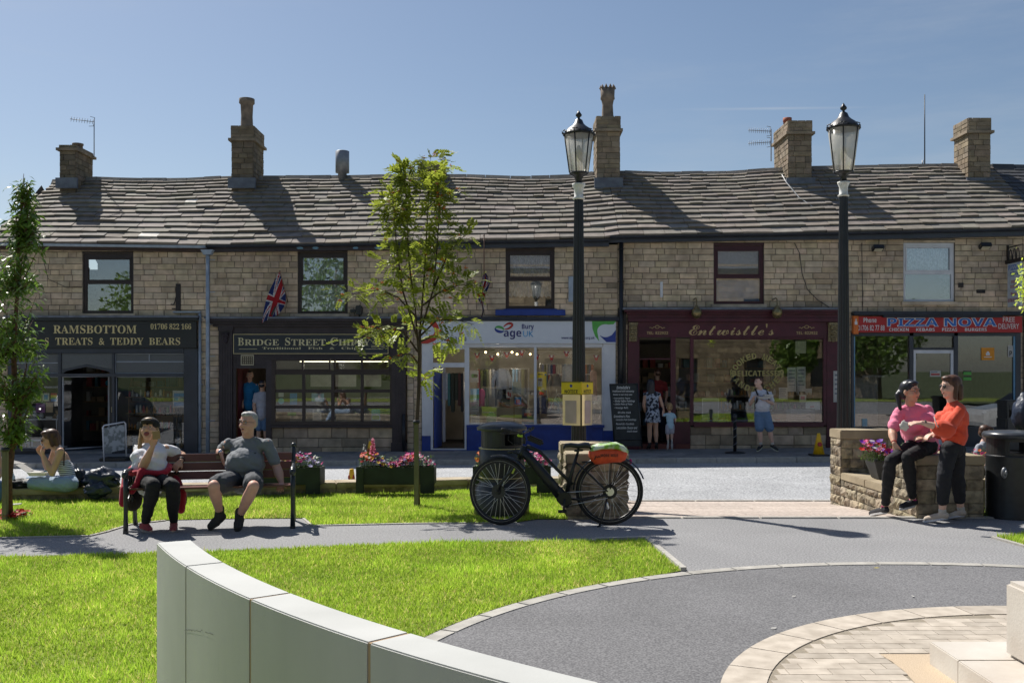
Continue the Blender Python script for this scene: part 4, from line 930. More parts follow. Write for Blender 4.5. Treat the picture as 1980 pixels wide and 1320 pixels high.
# chimneys stand astride the ridge
def chimney(root, X0, X1, Y0, Y1, ztop, r_seed, pot=None, cap=.3, dark=1.0):
    r = random.Random(r_seed); zb = 6.0; mb = MB(); hh = ztop - cap - zb
    mb.box(X0 + .01, X1 - .01, Y0 + .01, Y1 - .01, zb, ztop - .02)
    dk = lambda u, v: dark * .46
    for o, U, N, L_ in (((X0, Y0, zb), (1, 0, 0), (0, -1, 0), X1 - X0), ((X0, Y1, zb), (0, -1, 0), (-1, 0, 0), Y1 - Y0), ((X1, Y0, zb), (0, 1, 0), (1, 0, 0), Y1 - Y0), ((X1, Y1, zb), (-1, 0, 0), (0, 1, 0), X1 - X0)):
        stones(mb, o, U, (0, 0, 1), N, L_, hh, course=(.12, .17), length=(.2, .42), depth=.016, mi=1, r=r, dark=dk, tones=(.7, 1.1))
    o = mb.build('chimney', [M_mort, M_stone], root)
    c = MB(); e = .05; c.box(X0 - e - .03, X1 + e + .03, Y0 - e - .03, Y1 + e + .03, ztop - cap, ztop - cap + .07, 0, .45); c.box(X0 - .02, X1 + .02, Y0 - .02, Y1 + .02, ztop - cap + .07, ztop - .03, 0, .4)
    for (o_, U, N, L_) in (((X0 - .02, Y0 - .02, ztop - cap + .07), (1, 0, 0), (0, -1, 0), X1 - X0 + .04), ((X0 - .02, Y1, ztop - cap + .07), (0, -1, 0), (-1, 0, 0), Y1 - Y0), ((X1 + .02, Y0, ztop - cap + .07), (0, 1, 0), (1, 0, 0), Y1 - Y0)):
        stones(c, o_, U, (0, 0, 1), N, L_, cap - .07, course=(.1, .13), length=(.2, .4), depth=.014, mi=0, r=r, dark=lambda u, v: .42)
    c.build('cap_course', M_stone, o)
    f = MB(); zr = CZ + (HZ - 352) * Y0 / F; f.box(X0 - .08, X1 + .08, Y0 - .10, Y0 - .02, zr - .18, zr + .1); f.build('lead_flashing', M_lead, o)
    if pot:
        p = MB(); p.lathe(pot[1], ((X0 + X1) / 2 + pot[0], (Y0 + Y1) / 2 - .1, ztop - .04), n=20)
        if pot[2]:
            R_ = pot[1][-1][0]; z = ztop - .04 + pot[1][-1][1]
            for k in range(10): a = 2 * pi * k / 10; cx, cy = (X0 + X1) / 2 + pot[0] + R_ * .93 * cos(a), (Y0 + Y1) / 2 - .1 + R_ * .93 * sin(a); p.lathe([(.045, -.01), (.04, .03), (.004, .1)], (cx, cy, z), n=4)
        p.build('chimney_pot', pot[3], o)
    return o
chimney(A, -12.26, -11.84, 27.0, 28.1, 7.80, 1, (.08, [(.13, 0), (.13, .12), (.15, .13), (.15, .17)], 0, M_potstone), cap=.16, dark=.75)
chimney(B, -7.60, -7.02, 27.0, 28.1, 8.32, 2, (0, [(.20, 0), (.17, .1), (.155, .4), (.17, .72), (.21, .76), (.21, .88), (.18, .89)], 0, M_potstone), cap=.42, dark=.75)
chimney(C, 2.31, 2.92, 27.0, 28.1, 8.58, 3, (.02, [(.19, 0), (.165, .12), (.145, .45), (.17, .58), (.20, .62), (.19, .70), (.20, .9)], 1, M_potstone), cap=.42, dark=1.0)
chimney(Dl, 7.50, 8.12, 27.0, 28.45, 8.46, 4, (-.17, [(.11, 0), (.11, .15), (.12, .16), (.12, .26)], 0, M_terracotta), cap=.38, dark=.95)
chimney(E_, 12.38, 12.97, 27.0, 27.87, 8.53, 5, None, cap=.42, dark=1.0)
chimney(B, -2.5, -1.92, 27.3, 28.1, 7.38, 6, None, cap=.2, dark=.45)
mb = MB(); mb.lathe([(.12, 0), (.12, .55), (.19, .56), (.19, 1.15), (.17, 1.16)], (fx(0) * 0 + (662 - 990) * 27.6 / F, 27.6, 6.6), n=24); mb.build('flue', M_metal, B)
# wires, old brackets and lamps on the walls
def wire(name, pts, r_, m, label, cat, d=.05, root=None):
    mb = MB(); mb.tube([(fx(a), D - d, fz(b)) for a, b in pts], r_, n=5)
    return mb.build(name, m, root)
wire('cable', [(1535, 470), (1545, 490), (1550, 530), (1560, 560), (1580, 580), (1605, 596)], .009, M_black, None, None, root=Dl)
wire('cable', [(1665, 470), (1667, 600)], .008, M_black, None, None, root=E_)
wire('cable', [(85, 500), (95, 540), (130, 556), (160, 556)], .007, M_black, None, None, root=A)
for (r0, x, y) in ((E_, 1693, 481), (E_, 1899, 477)):
    mb = MB(); c = V((fx(x), D - .16, fz(y))); mb.obox(c, (1, 0, 0), (0, 1, -.5), (0, .5, 1), .13, .09, .05); mb.obox(c + V((0, .1, .04)), (1, 0, 0), (0, 1, 0), (0, 0, 1), .03, .08, .03)
    o = mb.build('floodlight', M_black, r0, bevel=.006); g = MB(); g.obox(c + V((0, -.03, -.055)), (1, 0, 0), (0, 1, -.5), (0, .5, 1), .10, .06, .004); g.build('lens', M_cream, o)
for (r0, x, y) in ((B, 533, 601), (B, 696, 600)):
    mb = MB(); bp(mb, x - 5, x + 6, y - 8, y + 9, .10, .28); bp(mb, x - 16, x - 6, y - 1, y + 5, .16, .26); bp(mb, x - 6, x - 4, y, y + 3, .16, .24); bp(mb, x - 1, x + 1, y - 10, y + 13, .0, .12)
    mb.build('floodlight', M_black, r0, bevel=.008)
for x in (1341, 1494):
    mb = MB(); c = V((fx(x), D - .42, fz(607))); mb.lathe([(.01, -.14), (.09, -.10), (.125, -.03), (.13, .0), (.115, .07), (.07, .12), (.04, .15), (.035, .19), (.012, .2), (.012, .34)], c, n=20); mb.tube([c + V((0, 0, .33)), c + V((0, .1, .38)), c + V((0, .42, .36))], .014, n=8); mb.build('brass_lamp', mat('aged_brass', (.34, .27, .13), (.2, .15, .07), scale=14, rough=.35, metal=.8) if x == 1341 else MATS['aged_brass'], Dl)
mb = MB(); mb.tube([(fx(336), D - .05, fz(598)), (fx(336), D - .05, fz(552))], .0, n=4); bp(mb, 341, 350, 549, 600, .0, .05); bp(mb, 333, 341, 596, 598, .02, .04)
mb.tube([(fx(341 - 2 * i), D - .04, fz(575 + 6 * sin(i * .9) + 4 * i)) for i in range(6)], .012, n=5); mb.build('iron_bracket', M_iron, A)
mb = MB(); mb.lathe([(.02, 0), (.15, .01), (.16, .08), (.14, .17), (.05, .20)], (fx(851), D - .02, fz(514)), n=20, axis=(0, -1, 0)); bp(mb, 842, 861, 508, 526, .0, .12); mb.build('alarm_box', M_whitep, C, bevel=.01)
parts(E_, 'wall_vent', M_iron, [(1852, 1862, 547, 556, .02, .035), (1887, 1904, 560, 567, .02, .035)], .003)
parts(Dl, 'meter_box', M_whitep, [(1276, 1281, 545, 575, .0, .06)], .006); parts(C, 'meter_box', M_bluegut, [(1099, 1110, 535, 584, .0, .10)], .01)

# the lamps the photograph shows lit: bulbs in the charity shop, strip light in the chip shop
def lamp_light(name, loc, e, c, sz=.1):
    l = bpy.data.lights.new(name, 'POINT'); l.energy = e; l.color = c; l.shadow_soft_size = sz; o = bpy.data.objects.new(name, l); COL.objects.link(o); o.location = loc
lamp_light('shop_bulb_light', (fx(965), D + 1.3, fz(683)), 13, (1, .9, .76)); lamp_light('shop_bulb_light', (fx(1110), D + 1.3, fz(683)), 9, (1, .9, .78)); lamp_light('strip_light_glow', (fx(640), D + 1.6, fz(705)), 9, (1, .92, .78))
mb = MB(); bp(mb, 560, 740, 697, 699, -1.3, -1.2); mb.build('strip_light', mat('strip_tube', (1, .95, .8), emit=(1, .88, .6), estr=2), B)
# ------------------------------------------------------------ what stands behind the camera (seen only in the shop windows)
M_lit = mat('opposite_stone', (.27, .21, .14), (.17, .13, .09), scale=3, rough=.9, tone=True)
def opposite():
    t = thing('stone_house', 'long sandstone building across the green, facing the row of shops', 'building', (8, -10, 0)); r = random.Random(5)
    hs = [(x, x + 1.2, z, z + 1.7) for x in range(3, 26, 4) for z in (1.0, 4.6)]
    mb = MB()
    for a, b, c, d in cells(0, 27, 0, 8.2, hs): mb.box(-5 + a, -5 + b, -10.4, -10, c - .3, d - .3)
    z = -.3
    while z < 7.9:                            # broad ashlar courses
        iv = [(0.0, 27.0)]
        for (a, b, c, d) in hs:
            if c < z + .3 + .33 and d > z + .32: iv = [q for p in iv for q in ((p[0], min(p[1], a)), (max(p[0], b), p[1])) if q[1] - q[0] > .05]
        for a, b in iv:
            x = a
            while x < b: e = min(x + r.uniform(.5, .9), b); mb.box(-5 + x + .008, -5 + e - .008, -10.001, -9.98, z + .008, z + .325, 0, r.uniform(.65, 1.2)); x = e
        z += .335
    mb.build('wall', M_lit, t)
    rf = MB(); rf.hexa([(-5.3, -14, 7.8), (22.3, -14, 7.8), (22.3, -9.8, 7.8), (-5.3, -9.8, 7.8), (-5.3, -14, 10), (22.3, -14, 10), (22.3, -12, 9.6), (-5.3, -12, 9.6)]); rf.build('roof', M_dslate, t)
    for x, b, z, d in hs: w_ = MB(); w_.box(-5 + x, -5 + b, -10.2, -10.15, z - .3, d - .3); w_.build('window', M_black, t)
opposite()
sheet([(-60, -9.5), (40, -9.5), (40, -3), (-60, -3)], .02, M_turf, 'green', ys=())
def simple_tree(x, y, h, rad, seed, label):
    r = random.Random(seed); t = thing('tree', label, 'tree', (x, y, 0), group='trees across the green')
    mb = MB(); mb.tube([(x, y, -.1), (x + .1, y, h * .4), (x, y, h * .8)], [.18, .13, .04], n=8); mb.build('trunk', M_bark, t)
    c = MB()
    for i in range(2600):
        d = V((r.gauss(0, 1), r.gauss(0, 1), r.gauss(0, 1))).normalized() * (r.random() ** .4); p = V((x, y, h * .62)) + V((d.x * rad, d.y * rad, d.z * h * .38)); p += V((noise.noise(p), noise.noise(p + V((9, 0, 0))), noise.noise(p + V((0, 9, 0))))) * .6
        u = V((r.gauss(0, 1), r.gauss(0, 1), r.gauss(0, 1))).normalized(); w_ = u.orthogonal(); s_ = r.uniform(.10, .2); c.face([p - u * s_, p + w_ * s_ * .5, p + u * s_, p - w_ * s_ * .5], 0, False, r.uniform(.7, 1.2))
    c.build('crown', M_leaf2, t, fixn=False)
M_bark = mat('bark', (.10, .07, .05), (.05, .035, .025), scale=20, rough=.9, bump=.6, stretch=(1, 1, .2))
M_leaf = mat('rowan_leaf', (.43, .50, .06), (.27, .33, .045), scale=3, rough=.45, spec=.4, tone=True, trans=.55)
M_leaf2 = mat('dark_leaf', (.18, .28, .045), (.08, .15, .025), scale=3, rough=.35, spec=.5, tone=True, trans=.32)
for i, (x, y, h, rad) in enumerate(((-16, -9, 9, 3.2), (-11, -12, 10, 3.8), (-22, -10, 8, 3), (-6.5, -6, 4.5, 1.8), (16, -6, 4.2, 1.1), (21, -7, 6, 2.4))):
    simple_tree(x, y, h, rad, i, ['broad tree behind the green opposite the sweet shop', 'tallest tree of the green', 'tree at the far end of the green', 'small round tree near the stone house', 'small tree in front of the stone house', 'tree at the gable of the stone house'][i])
def car(x, y, m, face, label):
    t = thing('parked_car', label, 'car', (x, y, terr(x, y)), group='cars parked along the road'); z0 = terr(x, y)
    st = [(-2.05, .38, .62, .62, .70, .68), (-1.95, .25, .74, .78, .84, .76), (-1.1, .22, .86, .94, .88, .80), (-.62, .22, .90, 1.28, .88, .64), (-.1, .22, .91, 1.46, .88, .58), (.7, .22, .92, 1.48, .88, .58), (1.35, .22, .94, 1.36, .88, .60), (1.85, .25, .92, 1.02, .85, .70), (2.0, .35, .70, .74, .78, .7)]
    mb = MB(); g = MB()
    def sec(s_): X, zb_, zm, zt_, wb, wt = s_; return [V((x + face * X, y + a * w_, z0 + z)) for a, w_, z in ((-1, wb * .93, zb_), (-1, wb, (zb_ + zm) / 2), (-1, wb * .98, zm), (-1, wt, max(zt_ - .05, zm)), (-1, wt * .8, zt_), (1, wt * .8, zt_), (1, wt, max(zt_ - .05, zm)), (1, wb * .98, zm), (1, wb, (zb_ + zm) / 2), (1, wb * .93, zb_))]
    ss = [sec(q) for q in st]
    for i, (a, b) in enumerate(zip(ss, ss[1:])):
        for j in range(10):
            q = [a[j], a[(j + 1) % 10], b[(j + 1) % 10], b[j]]; win = (j in (2, 6) and 2 <= i <= 6) or (j in (3, 4, 5) and i in (2, 6))
            mb.face(q, 1 if win else 0, True)
    mb.face(ss[0]); mb.face(ss[-1]); mb.build('body', [m, M_black], t)
    for X in (-1.28, 1.25):
        for s_ in (-1, 1):
            wl = MB(); wl.lathe([(.20, -.1), (.31, -.1), (.33, -.06), (.33, .06), (.31, .1), (.20, .1), (.19, .07)], (x + face * X, y + s_ * .80, z0 + .33), n=20, axis=(0, 1, 0)); wo_ = wl.build('wheel', M_black, t)
            rm_ = MB(); rm_.lathe([(.19, -.085), (.19, .085)], (x + face * X, y + s_ * .80, z0 + .33), n=10, axis=(0, 1, 0)); rm_.build('rim', M_metal, wo_)
    for s_ in (-1, 1): hl = MB(); hl.ell((x + face * -1.93, y + s_ * .6, z0 + .68), (.12, .16, .07), n=10, m=6); hl.build('headlight', M_lace, t)
car(-13.6, 18.4, mat('black_car_paint', (.01, .011, .013), rough=.15, coat=1), 1, 'black hatchback parked on the road opposite the sweet shop')
car(16.6, 18.6, mat('white_car_paint', (.7, .7, .7), rough=.25, coat=1), 1, 'white hatchback parked on the road opposite the pizza takeaway')

# ------------------------------------------------------------ street lamps
M_post = mat('lamp_post_paint', (.016, .018, .022), (.010, .011, .014), scale=8, rough=.4, spec=.5, bump=.1)
M_lampwhite = mat('flaking_white_paint', (.80, .80, .78), (.62, .60, .55), scale=16, rough=.6, contrast=.25)
def lampglass():
    m = bpy.data.materials.new('frosted_lantern'); m.use_nodes = True; t = m.node_tree; n = t.nodes; L = t.links; n.remove(n['Principled BSDF'])
    a = n.new('ShaderNodeBsdfTranslucent'); a.inputs[0].default_value = (.72, .70, .64, 1); b = n.new('ShaderNodeBsdfGlossy'); b.inputs['Roughness'].default_value = .15
    d = n.new('ShaderNodeBsdfTransparent'); d.inputs[0].default_value = (.85, .84, .8, 1); e = n.new('ShaderNodeBsdfDiffuse'); e.inputs[0].default_value = (.6, .58, .52, 1)
    m1 = n.new('ShaderNodeMixShader'); m1.inputs[0].default_value = .5; L.new(a.outputs[0], m1.inputs[1]); L.new(d.outputs[0], m1.inputs[2])
    m2 = n.new('ShaderNodeMixShader'); m2.inputs[0].default_value = .25; L.new(m1.outputs[0], m2.inputs[1]); L.new(e.outputs[0], m2.inputs[2])
    m3 = n.new('ShaderNodeMixShader'); m3.inputs[0].default_value = .08; L.new(m2.outputs[0], m3.inputs[1]); L.new(b.outputs[0], m3.inputs[2]); L.new(m3.outputs[0], n['Material Output'].inputs[0]); return m
M_lant = lampglass()
def lamp(px, Y, tip, k, label):
    X = (px - 990) * Y / F; zt_ = CZ + (HZ - tip) * Y / F; z0 = terr(X, Y); s = k
    t = thing('street_lamp', label, 'street lamp', (X, Y, z0), group='tall street lamps with tapered lanterns'); c = lambda z: (X, Y, zt_ - z * s)
    mb = MB(); N = 20; zc = zt_ - 1.20 * s           # fluted post
    zs = [z0, z0 + .05, z0 + .06, z0 + .55, z0 + .60, z0 + 1.3, zc]; rs = [.16, .16, .125, .115, .105, .095, .062]; k0 = 0
    for z, r_ in zip(zs, rs): mb.addv([(X + r_ * (1 - .10 * (j % 2)) * cos(2 * pi * j / 32), Y + r_ * (1 - .10 * (j % 2)) * sin(2 * pi * j / 32), z) for j in range(32)])
    mb.addf([(i * 32 + j, i * 32 + (j + 1) % 32, (i + 1) * 32 + (j + 1) % 32, (i + 1) * 32 + j) for i in range(6) for j in range(32)], 0, False)
    mb.build('post', M_post, t)
    q = MB(); q.lathe([(.075, 0), (.085, .015), (.06, .04), (.062, .14), (.085, .19), (.09, .215), (.06, .22)], (X, Y, zc), n=20); q.build('capital', M_lampwhite, t)
    q = MB(); q.lathe([(.05, 0), (.045, .06), (.07, .10), (.125 * s, .125), (.13 * s, .145)], (X, Y, zc + .22), n=20); q.build('lantern_base', M_post, t)
    zb_ = zc + .365; zr = zt_ - .33 * s
    q = MB(); q.lathe([(.125 * s, zb_ - zc), (.195 * s, zr - zc)], (X, Y, zc), n=24); q.build('lantern_glass', M_lant, t, fixn=True)
    q = MB()
    for j in range(6): a = 2 * pi * (j + .18) / 6; q.tube([(X + .128 * s * cos(a), Y + .128 * s * sin(a), zb_), (X + .199 * s * cos(a), Y + .199 * s * sin(a), zr)], .009, n=6)
    q.lathe([(.20 * s, 0), (.205 * s, .0), (.205 * s, .03), (.20 * s, .03)], (X, Y, zr - .01), n=24)
    q.build('lantern_frame', M_post, t)
    q = MB(); q.ell((X, Y, zb_ + .25), (.045, .045, .12)); q.tube([(X, Y, zb_), (X, Y, zb_ + .2)], .02, n=8); q.build('bulb', M_lampwhite, t)
    q = MB(); q.lathe([(.215 * s, 0), (.20 * s, .025), (.15 * s, .085 * s), (.10 * s, .12 * s), (.07 * s, .15 * s), (.05 * s, .20 * s), (.02 * s, .22 * s), (.016, .235 * s), (.04 * s, .255 * s), (.042 * s, .275 * s), (.02 * s, .305 * s), (.003, .335 * s)], (X, Y, zr), n=24)
    for j in range(6):
        a = 2 * pi * (j + .18) / 6; q.tube([(X + .20 * s * cos(a), Y + .20 * s * sin(a), zr), (X + .225 * s * cos(a), Y + .225 * s * sin(a), zr + .01), (X + .232 * s * cos(a), Y + .232 * s * sin(a), zr + .05)], [.012, .010, .003], n=6)
        for e in range(5): b = a + (e + .5) / 5 * pi / 3; z = zr + .012 + .02 * abs(e - 2); q.tube([(X + .207 * s * cos(b - .1), Y + .207 * s * sin(b - .1), z), (X + .207 * s * cos(b + .1), Y + .207 * s * sin(b + .1), z)], .008, n=4)
    q.build('lantern_roof', M_post, t)
    return t
L1 = lamp(1119, 13.4, 214, 1.0, 'black street lamp with yellow notice boards fixed round its post behind the bicycle')
L2 = lamp(1631, 14.6, 200, 1.14, 'black street lamp rising behind the stone planter wall on the right')
# notices
M_yel = mat('yellow_notice', (.78, .60, .02), rough=.5); M_paper = mat('paper', (.72, .70, .66), rough=.7, trans=.35); M_crm = mat('cream_notice', (.84, .76, .56), (.80, .72, .52), rough=.6, trans=.5)
t = thing('notice_board', 'pair of yellow headed council notices angled round the lamp post', 'notice', tuple(P(1122, 790, 13.1)))
c0 = P(1124, 762, 13.13)
for s_, wid, nm in ((-1, .30, 'NOTICE'), (1, .27, 'NOTICE')):
    dirv = V((s_ * .84, .54, 0)) if s_ < 0 else V((.62, .78, 0)); n_ = V((0, 0, 1)).cross(dirv) * (1 if s_ > 0 else -1); n_ = n_ if n_.y < 0 else -n_
    a = V((c0.x, c0.y, 0)) + n_ * .0; mb = MB(); zt_, zm, zb_ = P(0, 738, 13.1).z, P(0, 763, 13.1).z, P(0, 823, 13.1).z
    pl = lambda u, z, o=0: V((a.x, a.y, 0)) + dirv * u + n_ * o + V((0, 0, z))
    mb.hexa([pl(0, zm, .0), pl(wid, zm, .0), pl(wid, zm, .006), pl(0, zm, .006), pl(0, zt_), pl(wid, zt_), pl(wid, zt_, .006), pl(0, zt_, .006)]); ho = mb.build('header', M_yel, t)
    mb = MB(); mb.hexa([pl(.015, zb_, .0), pl(wid - .02, zb_, .0), pl(wid - .02, zb_, .004), pl(.015, zb_, .004), pl(.015, zm), pl(wid - .02, zm), pl(wid - .02, zm, .004), pl(.015, zm, .004)]); so_ = mb.build('notice_sheet', M_crm, t)
    mb = MB(); mb.hexa([pl(.07, zm - .38, .005), pl(wid - .06, zm - .38, .005), pl(wid - .06, zm - .38, .007), pl(.07, zm - .38, .007), pl(.07, zm - .08, .005), pl(wid - .06, zm - .08, .005), pl(wid - .06, zm - .08, .007), pl(.07, zm - .08, .007)]); mb.build('printed_sheet', mat('pinkish_paper', (.6, .5, .48), rough=.8, trans=.2) if s_ < 0 else MATS['pinkish_paper'], so_)
    U = dirv if s_ > 0 else -dirv; org = pl(0 if s_ > 0 else wid, 0, .008); M4 = Matrix((( U.x, n_.x * -1, 0, org.x), (U.y, n_.y * -1, 0, org.y), (0, 0, 1, 0), (0, 0, 0, 1)))
    mb = text_mb(nm, .05, wid - .05, zm + .018, zm + .065, 0, 'sans', xf=M4, depth=0); k = len(mb.v); 
    mb.lathe([(.02, 0), (.02, .001)], M4 @ V((wid * .5, -.001, zm + .115)), n=14, axis=n_, mi=1)
    for z0_, z1_ in ((zt_ - .012, zt_ - .004), (zm + .004, zm + .010)): mb.hexa([M4 @ V(q) for q in ((.006, 0, z0_), (wid - .006, 0, z0_), (wid - .006, .001, z0_), (.006, .001, z0_), (.006, 0, z1_), (wid - .006, 0, z1_), (wid - .006, .001, z1_), (.006, .001, z1_))])
    mb.build('lettering', [M_bk, M_dblue], ho, fixn=False)

# ------------------------------------------------------------ stone planter walls
M_capst = mat('buff_cap_stone', (.40, .33, .22), (.24, .195, .13), scale=3, rough=.9, bump=.4, bscale=50, tone=True, contrast=.5)
def rockbox(mb, x0, x1, y0, y1, z0, z1, seed, sides='lrfb', sm_='f', course=(.12, .15)):
    r = random.Random(seed); mb.box(x0 + .005, x1 - .005, y0 + .005, y1 - .005, z0, z1 - .002, 0)
    for s_ in sides:
        o, U, N, L_ = {'f': ((x0, y0, z0), (1, 0, 0), (0, -1, 0), x1 - x0), 'b': ((x1, y1, z0), (-1, 0, 0), (0, 1, 0), x1 - x0), 'l': ((x0, y1, z0), (0, -1, 0), (-1, 0, 0), y1 - y0), 'r': ((x1, y0, z0), (0, 1, 0), (1, 0, 0), y1 - y0)}[s_]
        stones(mb, o, U, (0, 0, 1), N, L_, z1 - z0, course=course, length=(.2, .42), gap=.01, depth=.02, rock=.008 if s_ in sm_ else .028, mi=1, r=r, tones=(.6, 1.1))
def planterwall(name, label, x0, xr_p, xr_b, Yn, Yb, Yp0, Yp1, zb, zp, zl, seed, mirror=False):
    z0 = min(terr(x0, Yp1), -.0) - .1; t = thing(name, label, 'wall', (x0 + .3, Yn, terr(x0, Yn))); t['kind'] = 'thing'
    mb = MB(); rockbox(mb, x0, xr_b, Yn, Yb, -.1, zb - .11, seed); mb.build('seat_block', [M_mort, M_rock], t)
    mb = MB(); mb.box(x0 - .02, xr_b + .02, Yn - .02, Yb + .02, zb - .108, zb); mb.build('seat_cap', M_capst, t, bevel=.012)
    mb = MB(); rockbox(mb, x0, xr_p, Yp0, Yp1, z0, zp - .13, seed + 1); mb.build('pillar', [M_mort, M_rock], t)
    mb = MB(); mb.box(x0 - .02, xr_p + .02, Yp0 - .02, Yp1 + .02, zp - .128, zp); mb.build('pillar_cap', M_capst, t, bevel=.012)
    mb = MB(); rockbox(mb, x0 + .002, x0 + .30, Yb + .001, Yp0 - .001, z0, zl - .10, seed + 2, sides='lr', sm_=''); mb.build('low_wall', [M_mort, M_rock], t)
    mb = MB(); n = max(1, int((Yp0 - Yb) / .75)); d = (Yp0 - Yb - .045) / n
    for i in range(n): mb.box(x0 - .02, x0 + .32, Yb + .022 + i * d + .003, Yb + .022 + (i + 1) * d - .003, zl - .099, zl, 0, rnd.uniform(.9, 1.1))
    mb.build('low_coping', M_capst, t, bevel=.01)
    mb = MB(); mb.box(x0 + .30, xr_b - .05, Yb, Yp1 - .1, -.2, zl - .15); mb.build('soil_bed', M_soil, t)
    return t
RW = planterwall('planter_wall', 'L shaped rock faced stone planter wall the two women lean and sit on', 4.655, 5.42, 5.42, 11.44, 12.1, 13.92, 14.34, .715, .86, .27, 21)
RW.rotation_euler = (0, 0, radians(1.2))
LW_ = planterwall('planter_wall', 'rock faced stone block and pillar standing between the black bin and the crossing', .63, 1.27, 1.31, 11.36, 11.8, 12.55, 13.0, .745, .775, .25, 31)

# ------------------------------------------------------------ flowers
PET = {'magenta': (.62, .02, .22), 'red': (.60, .03, .02), 'orange': (.75, .16, .01), 'yellow': (.75, .42, .02), 'white': (.72, .72, .74), 'lilac': (.42, .38, .68), 'purple': (.18, .03, .42), 'pink': (.72, .20, .32)}
PM = {k: mat(k + '_petals', v, tuple(x * .75 for x in v), scale=40, rough=.6, trans=.3) for k, v in PET.items()}
PK = list(PM); M_foli = mat('bedding_foliage', (.10, .17, .035), (.05, .09, .02), scale=10, rough=.5, tone=True, trans=.35)
def bloom(mb, p, s, mi, r):
    n_ = V((r.gauss(0, .5), r.gauss(-.5, .4), 1)).normalized(); u = n_.orthogonal().normalized(); w_ = n_.cross(u); a0 = r.random() * 6
    for k in range(5):
        a = a0 + k * 2 * pi / 5; d = u * cos(a) + w_ * sin(a); e = u * -sin(a) + w_ * cos(a)
        mb.face([p, p + d * s * .6 - e * s * .42 + n_ * s * .2, p + d * s + n_ * s * .25, p + d * s * .6 + e * s * .42 + n_ * s * .2], mi)
def flowerbed(mbf, mbl, x0, x1, y0, y1, z, hh, n, mix, r, s=(.018, .032), col=None):
    for i in range(n):
        x, y = r.uniform(x0, x1), r.uniform(y0, y1); u = (x - x0) / (x1 - x0); h = hh * (.45 + .55 * r.random()) * (.75 + .35 * sin(u * 9 + 1)); 
        c = r.choice(mix) if not col else r.choice(col(u)); s_ = r.uniform(*s); s_ *= .5 if c in ('white', 'lilac') and r.random() < .7 else 1
        px_, py_ = x + r.gauss(0, .03), y + r.gauss(-.03, .04); bloom(mbf, V((px_, py_, z + h)), s_, PK.index(c), r)
        mbl.tube([(x, y, z), (px_, py_, z + h)], .002, n=3, cap=False)
    for i in range(int(n * 3.2)):
        x, y = r.uniform(x0 - .02, x1 + .02), r.uniform(y0 - .03, y1 + .02); h = hh * .85 * r.random() ** 1.2; p = V((x, y, z + h)); a = r.random() * 6.3; d = V((cos(a), sin(a), r.uniform(-.2, .8))).normalized(); e = d.cross(V((0, 0, 1))).normalized(); L_ = r.uniform(.025, .06)
        mbl.face([p, p + d * L_ * .5 + e * L_ * .28, p + d * L_, p + d * L_ * .5 - e * L_ * .28], 0, False, r.uniform(.6, 1.5))
M_trough = mat('dark_green_trough', (.022, .034, .028), (.013, .02, .017), scale=6, rough=.6, bump=.15, bscale=30)
def planter(px0, Yf, label, seed, col, w_=1.10, parts_=True):
    X0 = (px0 - 990) * Yf / F; zb_ = -.075 + LWZ - .02; t = thing('flower_planter', label, 'planter', (X0 + w_ / 2, Yf + .2, zb_), group='dark green flower troughs on the low wall'); r = random.Random(seed)
    mb = MB(); mb.box(X0 + .10, X0 + w_ - .10, Yf + .02, Yf + .05, zb_ + .01, zb_ + .24); mb.box(X0, X0 + w_, Yf + .36, Yf + .39, zb_, zb_ + .24); mb.box(X0 + .02, X0 + w_ - .02, Yf + .04, Yf + .37, zb_, zb_ + .03)
    mb.box(X0, X0 + .03, Yf + .04, Yf + .36, zb_, zb_ + .24); mb.box(X0 + w_ - .03, X0 + w_, Yf + .04, Yf + .36, zb_, zb_ + .24); mb.build('trough', M_trough, t, bevel=.004)
    for a, b in ((0, .11), (w_ - .20, w_)):
        q = MB(); q.box(X0 + a, X0 + b, Yf, Yf + .035, zb_ - .12, zb_ + .255); q.build('leg', M_trough, t, bevel=.005)
    q = MB(); q.box(X0 + .03, X0 + w_ - .03, Yf + .05, Yf + .36, zb_ + .03, zb_ + .21); q.build('soil', M_soil, t)
    f = MB(); l = MB(); flowerbed(f, l, X0 + .05, X0 + w_ - .05, Yf + .06, Yf + .34, zb_ + .20, .22, 210, PK, r, col=col, s=(.022, .04)); f.build('flowers', list(PM.values()), t, fixn=False); l.build('foliage', M_foli, t, fixn=False)
    return t, X0, zb_
planter(466, 13.9, 'dark green flower trough half hidden by the bench end, pink and lilac flowers', 41, lambda u: ['yellow', 'pink', 'magenta'] if u < .72 else ['lilac', 'lilac', 'pink', 'magenta', 'white'])
_, X0, zb_ = planter(688, 13.95, 'dark green flower trough behind the young tree, packed with mixed bright flowers', 42, lambda u: ['orange', 'red'] if u < .13 else (['white', 'yellow', 'purple', 'magenta'] if u < .5 else (['magenta', 'pink', 'purple', 'red'] if u < .8 else ['white', 'lilac', 'white', 'magenta'])))
planter(914, 14.0, 'dark green flower trough behind the black bin, orange marigolds and pink flowers', 43, lambda u: ['orange', 'orange', 'yellow', 'red'] if u < .35 else (['magenta', 'orange', 'yellow'] if u < .7 else ['pink', 'white', 'magenta']))
t = thing('foxglove', 'tall pink flower spike standing above the middle flower trough', 'flower', (X0 + .21, 14.15, zb_ + .2)); f = MB(); l = MB(); r = random.Random(9)
